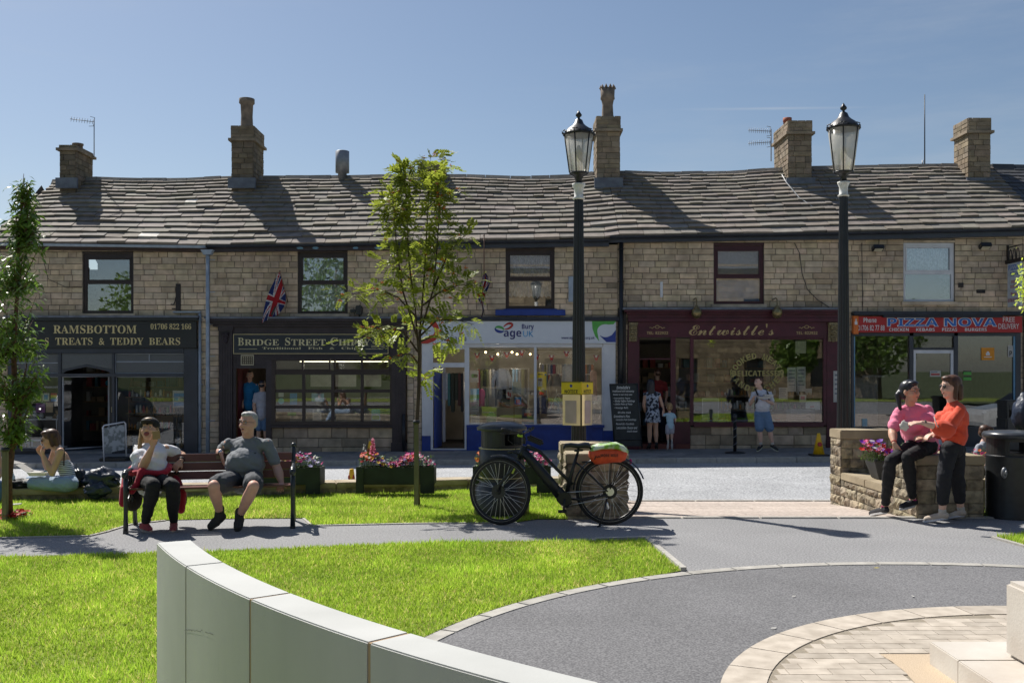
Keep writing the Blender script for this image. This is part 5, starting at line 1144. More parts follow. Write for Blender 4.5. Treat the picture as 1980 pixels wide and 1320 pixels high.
for (x, h, n, c) in ((.21, .44, 46, 'pink'), (.09, .36, 20, 'white')):
    l.tube([(X0 + x, 14.15, zb_ + .18), (X0 + x, 14.14, zb_ + .2 + h)], .004, n=5)
    for i in range(n): a = r.random() * 6.3; z = zb_ + .2 + h * (.5 + .5 * i / n); bloom(f, V((X0 + x + .022 * cos(a) * (1.3 - i / n), 14.15 + .022 * sin(a), z)), .026 * (1.2 - .6 * i / n) * (1 if c == 'pink' else .5), PK.index(c), r)
f.build('flowers', list(PM.values()), t, fixn=False); l.build('stem', M_foli, t, fixn=False)
# trough on the right hand wall
r = random.Random(44); t = thing('flower_planter', 'slate grey trough of magenta and purple petunias beside the seated woman in pink', 'planter', (5.05, 13.1, .27))
mb = MB(); mb.hexa([(4.78, 12.95, .27), (5.50, 12.95, .27), (5.50, 13.25, .27), (4.78, 13.25, .27), (4.70, 12.9, .52), (5.62, 12.9, .52), (5.62, 13.3, .52), (4.70, 13.3, .52)]); mb.build('trough', mat('grey_trough', (.05, .055, .06), rough=.6), t, bevel=.01)
mb = MB(); mb.hexa([(4.97, 12.895, .36), (5.13, 12.895, .36), (5.13, 12.93, .36), (4.97, 12.93, .36), (4.97, 12.885, .50), (5.13, 12.885, .50), (5.13, 12.91, .50), (4.97, 12.91, .50)]); mb.build('sticker', M_paper, t)
f = MB(); l = MB(); flowerbed(f, l, 4.66, 5.62, 12.88, 13.3, .50, .27, 330, None, r, col=lambda u: ['pink', 'red', 'white', 'magenta', 'purple'] if u < .3 else ['magenta', 'magenta', 'purple', 'red', 'orange'], s=(.026, .046)); f.build('flowers', list(PM.values()), t, fixn=False); l.build('foliage', M_foli, t, fixn=False)
t = thing('flowers', 'pink petunias showing behind the standing woman in orange', 'flowers', (5.75, 12.6, .3)); f = MB(); l = MB(); flowerbed(f, l, 5.45, 5.95, 12.3, 12.7, .5, .2, 60, ['magenta', 'pink', 'orange'], r); f.build('petals', list(PM.values()), t, fixn=False); l.build('foliage', M_foli, t, fixn=False)
t = thing('red_flowers', 'low red flowers round the foot of the leaning tree and stake', 'flowers', tuple(G(25, 1000))); f = MB(); l = MB(); g0 = G(28, 1004)
flowerbed(f, l, g0.x - .16, g0.x + .12, g0.y - .1, g0.y + .15, g0.z, .10, 90, ['red'], r, s=(.02, .034)); f.build('petals', list(PM.values()), t, fixn=False); l.build('foliage', M_foli, t, fixn=False)

# ------------------------------------------------------------ young trees
def stake(x, y0, y1, wid, name, label, Y=None):
    g0 = G(x, y0); h = (y0 - y1) * g0.y / F; w_ = wid * g0.y / F / 2
    mb = MB(); mb.hexa([(g0.x - w_, g0.y - w_, g0.z - .1), (g0.x + w_, g0.y - w_, g0.z - .1), (g0.x + w_, g0.y + w_, g0.z - .1), (g0.x - w_, g0.y + w_, g0.z - .1), (g0.x - w_, g0.y - w_, g0.z + h), (g0.x + w_, g0.y - w_, g0.z + h), (g0.x + w_, g0.y + w_, g0.z + h), (g0.x - w_, g0.y + w_, g0.z + h)])
    t = thing(name, label, 'stake', tuple(g0)); mb.build('post', mat('weathered_' + name, (.27, .24, .16), (.13, .13, .07), scale=10, rough=.9, stretch=(1, 1, .15), bump=.4), t, bevel=.006)
    q = MB(); q.lathe([(w_ * 1.5, 0), (w_ * 1.7, .02), (w_ * 1.5, .045)], (g0.x, g0.y, g0.z + h - .02), n=12); q.build('tie', M_black, t); return g0
ROW = stake(805, 982, 816, 8.5, 'tree_stake', 'grey timber stake with black tie beside the rowan trunk')
RT = thing('rowan_tree', 'young rowan tree with orange berries standing before the charity shop', 'tree', tuple(ROW)); YT = ROW.y + .09
def pp(x, y, dy=0): q = P(x, y, YT + dy); return q
r = random.Random(12); br = MB()
br.tube([pp(808, 983), pp(806, 900), pp(806, 815), pp(810, 750), pp(811, 700), pp(812, 640)], [.032, .028, .026, .024, .022, .017], n=10)
branches = [([(811, 700), (803, 600), (790, 500), (787, 420), (783, 350), (780, 326)], .9), ([(812, 640), (820, 540), (826, 430), (830, 350), (833, 304)], 1.1), ([(809, 660), (778, 560), (766, 470), (762, 410), (758, 375)], .9),
            ([(813, 640), (838, 560), (846, 470), (850, 400), (845, 352)], .9), ([(804, 612), (770, 575), (735, 560), (700, 565), (662, 573)], .7), ([(808, 680), (780, 640), (745, 632), (712, 645), (680, 661)], .7), ([(818, 590), (850, 565), (885, 552), (924, 546)], .8),
            ([(812, 650), (845, 618), (882, 618), (917, 627)], .7), ([(836, 565), (862, 500), (880, 468), (906, 452)], .7), ([(811, 705), (795, 685), (775, 683), (757, 690)], .5), ([(795, 540), (770, 520), (742, 508)], .5), ([(825, 480), (850, 498), (872, 520)], .5), ([(812, 660), (838, 650), (865, 658), (884, 668)], .5),
            ([(790, 470), (770, 430), (748, 420)], .5), ([(830, 400), (850, 380), (872, 372)], .5), ([(787, 430), (765, 400), (752, 392)], .4), ([(828, 350), (845, 330), (855, 322)], .4), ([(808, 760), (818, 735), (830, 715)], .25)]
lf = MB(); be = MB()
def compound(mb, p, d, L_, r, tone):
    side = d.cross(V((r.gauss(0, .3), r.gauss(0, .3), 1))).normalized(); up = side.cross(d).normalized()
    for k in range(7):
        u = .15 + .8 * k / 6; c = p + d * L_ * u - V((0, 0, 1)) * L_ * .35 * u * u
        for s_ in (-1, 1):
            if k == 6 and s_ == 1: break
            q = (side * s_ * (1 if k < 6 else 0) + d * (.5 if k < 6 else 1) + up * r.uniform(-.2, .2)).normalized(); e = q.cross(up).normalized(); l_ = L_ * .34 * (1 - .25 * abs(u - .45)); w_ = l_ * .31
            mb.face([c, c + q * l_ * .5 + e * w_, c + q * l_, c + q * l_ * .5 - e * w_], 0, False, tone * r.uniform(.85, 1.15))
for pts, dens in branches:
    q = []; side = r.uniform(-1, 1) * .35
    for i, (x, y) in enumerate(pts): q.append(pp(x, y, side * (i / (len(pts) - 1)) ** .8))
    R0 = .014 if len(pts) > 3 else .008; br.tube(q, [R0 * (1 - .8 * i / (len(q) - 1)) for i in range(len(q))], n=6)
    Ltot = sum((b - a).length for a, b in zip(q, q[1:])); n = int(Ltot * 60 * (.7 + .3 * dens))
    for i in range(n):
        u = .18 + .85 * r.random() ** .85 if Ltot > .8 else .2 + .85 * r.random(); u = min(u, 1) * (len(q) - 1); k = min(int(u), len(q) - 2); c = q[k].lerp(q[k + 1], u - k); tw = V((r.gauss(0, 1), r.gauss(0, 1), r.gauss(0, .7) + .15)).normalized(); off = r.random() * .16
        if r.random() < .35: br.tube([c, c + tw * off], [.003, .0015], n=3, cap=False)
        clump = .85 + .45 * noise.noise(c * 3.5); compound(lf, c + tw * off, (tw + V((0, 0, r.uniform(-.3, .3)))).normalized(), r.uniform(.13, .20), r, clump)
        if r.random() < .11:
            bc = c + tw * off * 1.2 + V((0, 0, .01))
            for _ in range(12): be.ell(bc + V((r.gauss(0, .014), r.gauss(0, .014), r.gauss(0, .007))), (.0062,) * 3, n=5, m=4, tone=r.uniform(.8, 1.2))
br.build('trunk', M_bark, RT); lf.build('crown', M_leaf, RT, fixn=False); be.build('berries', mat('orange_berries', (.75, .20, .015), rough=.4, tone=True, trans=.15), RT)
# left tree
CH = stake(10, 1008, 869, 9.5, 'thick_stake', 'timber stake with black cap at the far left in front of the leaning tree')
g0 = G(20, 1006); YT = g0.y + .05; LT = thing('cherry_tree', 'slender leaning young tree with long drooping leaves at the far left', 'tree', tuple(g0)); br = MB(); lf = MB(); r = random.Random(15)
tr_ = [(18, 1008), (16, 930), (22, 870), (30, 780), (26, 680), (34, 560), (36, 470), (42, 400), (46, 336)]
q = [pp(*p) for p in tr_]; br.tube(q, [.045, .042, .04, .035, .028, .02, .014, .009, .003], n=10)
br.tube([pp(30, 860), pp(38, 810), pp(44, 760, .1), pp(52, 700, .15)], [.025, .018, .012, .006], n=7)
env = [(336, 40, 52), (370, 30, 62), (400, 28, 70), (440, 22, 78), (480, 10, 86), (520, -40, 84), (560, -80, 92), (620, -90, 100), (680, -80, 90), (730, -60, 80), (780, -20, 64), (820, 8, 50), (850, 14, 44)]
def envx(y):
    for a, b in zip(env, env[1:]):
        if a[0] <= y <= b[0]: u = (y - a[0]) / (b[0] - a[0]); return a[1] + (b[1] - a[1]) * u, a[2] + (b[2] - a[2]) * u
for i in range(230):
    y = 345 + 490 * r.random() ** .85; a, b = envx(y); yy = y + r.uniform(20, 60); k = min(range(len(tr_)), key=lambda j: abs(tr_[j][1] - yy)); st_ = pp(tr_[k][0], tr_[k][1]); ex = a + (b - a) * r.random(); end = pp(ex, y, r.uniform(-.45, .45) * (b - a) / 150)
    br.tube([st_, st_.lerp(end, .5) + V((0, 0, -.03)), end], [.007, .005, .002], n=4, cap=False); n = 12 + int(r.random() * 14)
    for j in range(n):
        u = .42 + .62 * r.random(); c = st_.lerp(end, min(u, 1)) + V((r.gauss(0, .05), r.gauss(0, .05), r.gauss(0, .04))); h = r.random() * 6.3; d = V((cos(h), sin(h), -.9 + r.random() * 1.1)).normalized(); e = d.cross(V((r.gauss(0, .5), r.gauss(0, .5), 1))).normalized(); L_ = r.uniform(.075, .13); w_ = L_ * .15; dn = V((0, 0, -1)) * L_ * .22; tn = r.uniform(.7, 1.35) * (1 + .4 * noise.noise(c * 3))
        m0 = c + d * L_ * .45; lf.face([c, m0 + e * w_, m0 - e * w_], 0, False, tn); lf.face([m0 + e * w_, c + d * L_ + dn, m0 - e * w_], 0, False, tn)
br.build('trunk', mat('reddish_bark', (.16, .07, .045), (.07, .04, .03), scale=25, rough=.8, bump=.5), LT); lf.build('crown', M_leaf2, LT, fixn=False)
# ------------------------------------------------------------ bench
M_wood = mat('brown_bench_paint', (.17, .065, .055), (.11, .042, .036), scale=5, rough=.35, spec=.5, stretch=(.2, 1, 1), bump=.15)
M_castb = mat('navy_cast_iron', (.018, .024, .032), (.012, .015, .02), scale=20, rough=.35, spec=.6, bump=.2)
A0_, B0_ = G(243, 1031), G(566, 1021); bu = (B0_ - A0_); BL = bu.length; bu.normalize(); bv = V((-bu.y, bu.x, 0)); BX = Matrix(((bu.x, bv.x, 0, A0_.x), (bu.y, bv.y, 0, A0_.y), (0, 0, 1, 0), (0, 0, 0, 1)))
BT = thing('park_bench', 'brown slatted park bench with dark cast iron ends holding the couple', 'bench', tuple(A0_))
for i in range(4):
    mb = MB(); mb.xf = BX; mb.box(.02, BL - .02, .03 + i * .105, .125 + i * .105, .435 + (.012 if i == 0 else 0) - i * .006, .462 - i * .006); mb.build('seat_slat', M_wood, BT, bevel=.006)
M_yedge = mat('worn_yellow_edge', (.42, .36, .03), rough=.6)
for i, z in enumerate((.50, .595, .69)):
    mb = MB(); mb.xf = BX; y = .475 + (z - .45) * .18; mb.hexa([(.02, y, z), (BL - .02, y, z), (BL - .02, y + .028, z), (.02, y + .028, z), (.02, y + .015, z + .082), (BL - .02, y + .015, z + .082), (BL - .02, y + .043, z + .082), (.02, y + .043, z + .082)]); o = mb.build('back_slat', M_wood, BT, bevel=.005)
    mb = MB(); mb.xf = BX; mb.box(.03, BL - .03, y + .002, y + .026, z - .004, z - .0005); mb.build('slat_edge', M_yedge, o)
    if i == 2: mb = MB(); mb.xf = BX; mb.box(.86, 1.0, y + .004, y + .010, z + .022, z + .062); mb.build('plaque', mat('brass_plaque', (.22, .17, .12), rough=.5), o)
for s_, x in ((0, .0), (1, BL)):
    mb = MB(); mb.xf = BX; tb = lambda pts, rr, n=8: mb.tube([(x, *p) for p in pts], rr, n=n)
    tb([(0, .0), (.005, .2), (.0, .42), (.0, .60)], [.028, .022, .024, .028]); tb([(.60, .0), (.57, .08), (.53, .25), (.50, .42), (.545, .62), (.585, .80), (.60, .845)], [.026, .024, .022, .026, .026, .024, .022])
    tb([(-.05, .60), (-.02, .632), (.1, .64), (.3, .635), (.45, .64), (.53, .66)], [.03, .034, .026, .022, .022, .022]); tb([(0, .43), (.25, .435), (.5, .43)], .026)
    tb([(.01, .05), (.05, .22), (.15, .33), (.26, .36), (.38, .33), (.5, .2), (.56, .06)], [.012, .016, .018, .02, .018, .016, .012])
    for c, rr in (((.13, .53), .06), (.27, .53) and ((.28, .53), .06), ((.41, .54), .06)): tb([(c[0] + rr * cos(a / 10 * 2 * pi), c[1] + rr * sin(a / 10 * 2 * pi)) for a in range(11)], .009, 6)
    tb([(.13, .47), (.2, .57), (.28, .47), (.35, .58), (.42, .47)], .008, 6); mb.ell((x, -.05, .61), (.035, .035, .04)); mb.ell((x, .60, .85), (.03, .03, .03)); tb([(-.03, .008), (.04, .012)], .024); tb([(.57, .008), (.65, .012)], .02)
    mb.build('end_frame', M_castb, BT)
# ------------------------------------------------------------ litter bins
M_bin = mat('bin_plastic', (.022, .025, .028), (.014, .016, .018), scale=12, rough=.38, spec=.5, bump=.1, bscale=60)
def bin_(X, Y, s, label, flare=1):
    z = terr(X, Y); t = thing('litter_bin', label, 'bin', (X, Y, z), group='round black litter bins'); 
    mb = MB(); mb.lathe([(.315 * s, 0), (.32 * s, .04), (.31 * s, .34), (.26 * s, .39), (.255 * s, .45), (.262 * s, .46), (.262 * s, .80), (.25 * s, .81)] if flare else [(.31 * s, 0), (.315 * s, .03), (.30 * s, .06), (.30 * s, .72), (.305 * s, .74)], (X, Y, z), n=40); mb.build('body', M_bin, t)
    z1 = .81 if flare else .74; mb = MB(); N = 40   # hood with openings
    R_ = .238 * s if flare else .29 * s; hh = .20
    for j in range(N):
        a0, a1 = 2 * pi * j / N, 2 * pi * (j + 1) / N; am = (a0 + a1) / 2; op = abs(cos(am + (pi / 2 if not flare else 0.9))) > .83
        for zz0, zz1 in (((z1, z1 + .03), (z1 + .16, z1 + hh)) if op else ((z1, z1 + hh),)): mb.face([(X + R_ * cos(a0), Y + R_ * sin(a0), z + zz0), (X + R_ * cos(a1), Y + R_ * sin(a1), z + zz0), (X + R_ * cos(a1), Y + R_ * sin(a1), z + zz1), (X + R_ * cos(a0), Y + R_ * sin(a0), z + zz1)], 0, True)
    mb.build('hood', M_bin, t)
    mb = MB(); mb.lathe([(R_ - .01, z1 + hh - .01), (.285 * s, z1 + hh), (.29 * s, z1 + hh + .03), (.26 * s, z1 + hh + .055), (.16 * s, z1 + hh + .09), (.01, z1 + hh + .10)] if flare else [(R_ - .01, z1 + hh - .01), (.33 * s, z1 + hh), (.34 * s, z1 + hh + .03), (.32 * s, z1 + hh + .06), (.2 * s, z1 + hh + .075), (.01, z1 + hh + .08)], (X, Y, z), n=40); mb.build('lid', mat('bin_lid', (.05, .055, .065), (.035, .04, .045), scale=20, rough=.3) if 'bin_lid' not in MATS else MATS['bin_lid'], t)
    if flare:
        for q in (.455, .795): mb = MB(); mb.lathe([(.263 * s, q), (.267 * s, q + .004), (.263 * s, q + .010)], (X, Y, z), n=40); mb.build('gold_band', M_gold, t)
    mb = MB(); mb.lathe([(.21, .3), (.21, z1 + .02)], (X, Y, z), n=20); mb.build('liner', M_black, t)
    return t
bin_(-.12, 11.72, 1.02, 'round black litter bin with gold bands behind the front wheel of the bicycle')
B2 = bin_(5.83, 11.55, 1.03, 'large round black litter bin with chewing gum poster at the right edge', 0)
mb = MB(); mb.ell((5.60, 11.325, .53), (.035, .03, .065), n=16, m=10); mb.tube([(5.60, 11.29, .50), (5.595, 11.285, .53), (5.605, 11.285, .56)], .008, n=6); mb.build('emblem', M_metal, B2)
t = thing('gum_poster', 'white poster asking for chewing gum to be binned on the bin front', 'poster', (5.88, 11.23, .3)); mb = MB()
ps = [(5.80, 11.238), (5.86, 11.232), (5.92, 11.236), (5.98, 11.25), (6.04, 11.275)]
for a, b in zip(ps, ps[1:]): mb.hexa([(a[0], a[1], .38), (b[0], b[1], .38), (b[0], b[1] + .004, .38), (a[0], a[1] + .004, .38), (a[0], a[1], .70), (b[0], b[1], .70), (b[0], b[1] + .004, .70), (a[0], a[1] + .004, .70)])
mb.build('sheet', M_paper, t); mb = MB()
for s_, z0_, z1_, x1 in (('Please', .655, .685, 5.93), ('bin your', .625, .648, 5.95), ('gum', .565, .615, 5.93)): text_mb(s_, 5.815, x1, z0_, z1_, 11.228, 'sans', mb=mb, depth=.002)
mb.build('lettering', M_bl, t, fixn=False)
mb = MB(); mb.tube([(5.83, 11.226, .40), (5.86, 11.225, .52), (5.88, 11.225, .56)], .007, n=5); mb.tube([(5.95, 11.226, .40), (5.90, 11.225, .54)], .007, n=5); mb.tube([(5.84, 11.226, .43), (5.93, 11.226, .47)], .006, n=5); mb.build('pink_figure', PM['pink'], t)
X, Y = (1958 - 990) * 23.2 / F, 23.2; z = base_z(X); t = thing('square_bin', 'square black litter bin by the wall of the pizza takeaway', 'bin', (X, Y, z)); mb = MB(); mb.box(X - .27, X + .27, Y - .25, Y + .25, z, z + .82); mb.build('body', M_bin, t, bevel=.03)
mb = MB(); mb.box(X - .25, X - .20, Y - .24, Y + .24, z + .82, z + 1.12); mb.box(X + .20, X + .25, Y - .24, Y + .24, z + .82, z + 1.12); mb.box(X - .2, X + .2, Y + .2, Y + .24, z + .82, z + 1.12); mb.box(X - .20, X + .20, Y - .24, Y - .2, z + 1.0, z + 1.12); mb.build('hood', M_bin, t, bevel=.01)
mb = MB(); mb.box(X - .29, X + .29, Y - .27, Y + .27, z + 1.12, z + 1.22); mb.build('lid', M_bin, t, bevel=.035)
mb = MB(); mb.ell((X, Y - .255, z + .62), (.05, .01, .08)); mb.build('emblem', M_gold, t)
# ------------------------------------------------------------ bicycle
M_bike = mat('matt_black_frame', (.014, .016, .018), (.010, .011, .013), scale=30, rough=.42, spec=.5)
M_tyre = mat('tyre_rubber', (.022, .022, .023), (.014, .014, .014), scale=60, rough=.8, bump=.3, bscale=200)
M_chrome = mat('spoke_steel', (.8, .8, .8), rough=.3, metal=.9)
M_rimm = mat('wheel_rim', (.02, .02, .022), rough=.35)
YB = 10.93; BK = thing('bicycle', 'matt black electric bicycle with orange rain cover on its rear rack', 'bicycle', (.55, YB, 0))
def bq(x, y, d=0.0): return V(((x - 990) * YB / F, YB + d, (1014.5 - y) * YB / F))
def wheel(c, R_, rot, name='wheel'):
    M = Matrix.Translation(c) @ Matrix.Rotation(rot, 4, 'Z'); mb = MB(); mb.xf = M; N = 48; wr_ = R_ - .018
    def torus(mb, R0, r0, r1, n=10):
        k = len(mb.v); mb.addv([((R0 + r0 * cos(b)) * cos(a), r1 * sin(b), (R0 + r0 * cos(b)) * sin(a)) for a in [2 * pi * i / N for i in range(N)] for b in [2 * pi * j / n for j in range(n)]])
        mb.addf([(i * n + j, i * n + (j + 1) % n, ((i + 1) % N) * n + (j + 1) % n, ((i + 1) % N) * n + j) for i in range(N) for j in range(n)], 0, True, 1.0, k)
    torus(mb, R_ - .022, .022, .021); o = mb.build(name, M_tyre, BK)
    mb = MB(); mb.xf = M; torus(mb, R_ - .050, .012, .013, 6); mb.build('rim', M_rimm, o)
    mb = MB(); mb.xf = M
    k = len(mb.v); torus(mb, R_ - .0385, .0022, .0214, 6); mb.build('reflective_band', mat('reflective_band', (.45, .42, .36), rough=.3) if 'reflective_band' not in MATS else MATS['reflective_band'], o)
    mb = MB(); mb.xf = M
    for i in range(32):
        a = 2 * pi * i / 32; h = a + (.9 if i % 4 < 2 else -.9); s_ = 1 if i % 2 else -1; mb.tube([(.028 * cos(h), s_ * .028, .028 * sin(h)), ((R_ - .058) * cos(a), 0, (R_ - .058) * sin(a))], .0019, n=4, cap=False)
    mb.build('spokes', M_chrome, o)
    mb = MB(); mb.xf = M; mb.lathe([(.012, -.055), (.03, -.05), (.022, -.03), (.022, .03), (.03, .05), (.012, .055)], (0, 0, 0), n=16, axis=(0, 1, 0)); mb.lathe([(.08, -.042), (.08, -.039)], (0, 0, 0), n=28, axis=(0, 1, 0)); mb.build('hub', M_bike, o)
    return o
R_w = .371; hr = bq(1178.5, 949); hr.z = R_w; hf = bq(966.5, 949); hf.z = R_w
wheel(hr, R_w, 0); wheel(hf, R_w, radians(-24))
head_t, head_b = bq(1014, 862), bq(1006, 886); bb = bq(1092, 962); 
mb = MB()
mb.tube([head_t, head_b], [.034, .036], n=12); dd = (bb - head_b)
mb.tube([bq(1012, 872), bq(1030, 893), bq(1062, 930), bq(1082, 956)], [.045, .052, .056, .058], n=12); mb.ell(bq(1090, 962), (.085, .055, .075)); mb.cap(bq(1080, 950), bq(1096, 972), .06, .055)
mb.tube([bq(1018, 862), bq(1043, 872), bq(1080, 910), bq(1107, 936)], [.024, .020, .018, .018], n=10); mb.tube([bq(1116, 878), bq(1107, 908), bq(1097, 950)], [.017, .019, .024], n=10)
for s_ in (-1, 1):
    mb.tube([bq(1112, 892), bq(1140, 917, s_ * .04), bq(1174, 949, s_ * .06)], .010, n=8); mb.tube([bq(1098, 964), bq(1130, 965, s_ * .05), bq(1174, 955, s_ * .06)], .012, n=8)
mb.build('frame', M_bike, BK)
mb = MB(); Mf = Matrix.Translation(hf) @ Matrix.Rotation(radians(-24), 4, 'Z') @ Matrix.Translation(-hf); crown = bq(1003, 893)
for s_ in (-1, 1): mb.tube([crown + V((0, s_ * .06, .02)), crown + V((0, s_ * .06, 0)), Mf @ (hf + V((.02, s_ * .065, .08))), Mf @ (hf + V((0, s_ * .06, 0)))], [.018, .019, .016, .012], n=10)
mb.tube([crown + V((0, -.075, .015)), crown + V((0, .075, .015))], .022, n=8); mb.tube([head_b, crown + V((0, 0, .015))], .02, n=8); fo = mb.build('fork', M_bike, BK)
mb = MB(); mb.obox(crown.lerp(hf, .28) + V((0, -.085, 0)), (1, 0, 2), (0, 1, 0), (2, 0, -1), .03, .006, .009); mb.build('reflector', mat('yellow_reflector', (.45, .55, .08), rough=.3), fo)
mb = MB(); st0 = bq(1013, 858); tp_ = bq(1010, 838)
mb.tube([st0, bq(1014, 848), tp_], .018, n=8); hd = V((-.42, -.9, 0)).normalized()
mb.tube([tp_ + hd * .05, tp_ + hd * .15 + V((0, 0, .03)), tp_ + hd * .30 + V((-.03, 0, .05))], .0115, n=8); mb.tube([tp_, tp_ + hd * .06], .0135, n=8); mb.tube([tp_, tp_ - hd * .05, tp_ - hd * .16 + V((-.01, 0, .02)), tp_ - hd * .32 + V((-.02, 0, .03))], .0115, n=8)
mb.build('handlebar', M_bike, BK)
for s_ in (1, -1):
    e = tp_ + s_ * hd * .30 + V((-.03 if s_ > 0 else -.02, 0, .05 if s_ > 0 else .03)); mb = MB(); mb.cap(e - s_ * hd * .02, e + s_ * hd * .09 + V((-.02, 0, .015)), .017, .018, 10); mb.build('grip', M_tyre, BK)
    mb = MB(); mb.cap(e - s_ * hd * .05, e - s_ * hd * .03, .022, .02, 8); mb.tube([e - s_ * hd * .04, e + V((-.05, 0, -.03)), e + s_ * hd * .06 + V((-.06, 0, -.035))], .006, n=6); mb.tube([e - s_ * hd * .04, e + V((.0, -.02, -.10)), tp_ + V((-.09, -.05, -.12)), crown + V((0, -.02, .05))], .0035, n=5); mb.build('brake_lever', M_bike, BK)
mb = MB(); mb.obox(bq(1035, 851), (1, 0, -.42), (0, 1, 0), (.42, 0, 1), .095, .035, .032); fb_ = mb.build('frame_bag', mat('bag_fabric', (.014, .015, .018), rough=.5), BK, bevel=.018)
mb = MB(); mb.cap(bq(1008, 842, -.03), bq(1003, 841, -.04), .018, .018, 10); mb.build('lime_band', mat('lime_plastic', (.40, .62, .03), rough=.4), BK)
mb = MB(); p = [(1089, 866), (1093, 861), (1104, 860), (1118, 862), (1130, 860), (1139, 861), (1142, 866)]
for i, w_ in enumerate((.012, .028, .03, .045, .075, .085, .07)): pass
k = 0; W_ = (.016, .026, .03, .045, .078, .085, .07); n = 12
for (x, y), w_ in zip(p, W_): c = bq(x, y); mb.addv([c + V((0, w_ * cos(2 * pi * j / n), (.02 + w_ * .15) * sin(2 * pi * j / n))) for j in range(n)])
mb.addf([(i * n + j, i * n + (j + 1) % n, (i + 1) * n + (j + 1) % n, (i + 1) * n + j) for i in range(6) for j in range(n)] + [tuple(range(n)), tuple(6 * n + j for j in range(n))], 0, True)
mb.build('saddle', mat('saddle_vinyl', (.02, .021, .023), rough=.35, spec=.6), BK); mb = MB(); mb.tube([bq(1119, 864), bq(1116, 880)], .0145, n=8); mb.cap(bq(1112, 871), bq(1126, 870), .012, .012, 8); mb.build('seat_post', M_bike, BK)
mb = MB()
def guard(mb, c, R0, a0, a1, w_=.03, n=26, M=None):
    k = len(mb.v)
    for i in range(n + 1):
        a = radians(a0 + (a1 - a0) * i / n)
        for (rr, s_) in ((R0, -1), (R0 + .012, -.6), (R0 + .016, 0), (R0 + .012, .6), (R0, 1)): q = c + V((rr * cos(a), s_ * w_, rr * sin(a))); mb.addv([M @ q if M else q])
    mb.addf([(i * 5 + j, i * 5 + j + 1, i * 5 + j + 6, i * 5 + j + 5) for i in range(n) for j in range(4)], 0, True, 1.0, k)
guard(mb, hr, R_w + .018, 20, 178); mb.build('rear_mudguard', mat('guard_plastic', (.03, .032, .036), rough=.25, spec=.7), BK); mb = MB(); guard(mb, hf, R_w + .018, 40, 105, M=Mf); mb.build('front_mudguard', MATS['guard_plastic'], BK)
mb = MB()
for s_ in (-1, 1): mb.tube([hr + V((0, s_ * .07, .03)), bq(1181, 893, s_ * .07)], .005, n=5); mb.tube([hr + V((0, s_ * .07, .03)), bq(1207, 893, s_ * .07)], .005, n=5); mb.tube([bq(1125, 893, s_ * .05), bq(1150, 892, s_ * .06), bq(1218, 891, s_ * .06)], .006, n=6)
mb.tube([hr + V((0, .06, 0)), bq(1214, 905), bq(1219, 892)], .004, n=5); mb.build('rear_rack', M_bike, BK)
mb = MB(); mb.cap(bq(1219, 889), bq(1220, 894), .014, .016, 8); mb.build('tail_light', PM['magenta'], BK); mb = MB(); mb.ell(bq(987, 873, -.02), (.03, .022, .022)); mb.tube([bq(990, 873), bq(1003, 878)], .008, n=6); mb.build('front_light', M_bike, BK)
mb = MB(); mb.tube([bq(1172, 962, -.07), bq(1167, 985, -.10), bq(1156, 1014, -.14)], .009, n=6); mb.cap(bq(1158, 1012, -.14), bq(1154, 1014, -.15), .012, .012, 6); mb.build('kickstand', M_bike, BK)
mb = MB(); mb.tube([bq(1091, 963, -.08), bq(1089, 986, -.09)], .011, n=6); mb.obox(bq(1086, 985, -.13), (1, 0, 0), (0, 1, 0), (0, 0, 1), .045, .04, .012); mb.lathe([(.075, -.002), (.075, .002)], bq(1091, 963, -.07), n=32, axis=(0, 1, 0)); mb.build('crank', M_bike, BK)
mb = MB(); mb.tube([bq(1100, 975, -.06), bq(1174, 961, -.06)], .004, n=4); mb.tube([bq(1096, 950, -.06), bq(1174, 946, -.06)], .004, n=4); mb.cap(bq(1172, 972, -.05), bq(1174, 980, -.05), .02, .02, 8); mb.lathe([(.045, -.01), (.045, .01)], hr + V((0, -.05, 0)), n=20, axis=(0, 1, 0)); mb.build('chain', M_chrome, BK)
# bag on the rack
BG = thing('rack_bag', 'bag under an orange and lime green rain cover strapped to the bicycle rack', 'bag', tuple(bq(1178, 892))); 
def blobmesh(secs, n=18, mats=None, split=None):
    mb = MB()
    for (c, wy_, z0_, z1_) in secs:
        for j in range(n): a = 2 * pi * j / n; ca, sa = cos(a), sin(a); e = .75; mb.addv([(c, YB + wy_ * (abs(ca) ** e) * (1 if ca > 0 else -1), (z0_ + z1_) / 2 + (z1_ - z0_) / 2 * (abs(sa) ** e) * (1 if sa > 0 else -1) + .004 * sin(j * 7 + c * 90))])
    L_ = len(secs); mb.addf([(i * n + j, i * n + (j + 1) % n, (i + 1) * n + (j + 1) % n, (i + 1) * n + j) for i in range(L_ - 1) for j in range(n)] + [tuple(range(n)), tuple((L_ - 1) * n + j for j in range(n))], 0, True)
    return mb
zz = lambda y: (1014.5 - y) * YB / F; xx = lambda x: (x - 990) * YB / F
M_org = mat('orange_cover', (.78, .10, .03), (.62, .07, .02), scale=20, rough=.5, bump=.6, bscale=14, bdist=.012, stretch=(1.2, 1, .5)); M_lim = mat('lime_white_cover', (.62, .70, .55), (.22, .42, .05), scale=12, rough=.45, bump=.4, bscale=20, contrast=.15)
pr = MB(); P_ = [(1139.5, .10, 884, 872), (1143, .13, 890, 868), (1150, .15, 897, 865), (1165, .155, 896, 863), (1185, .155, 894, 862), (1200, .15, 893, 864), (1207, .14, 889, 867), (1211.5, .10, 880, 871)]
blobmesh([(xx(a), b, zz(c), zz(d)) for a, b, c, d in P_]).build('rain_cover', M_org, BG)
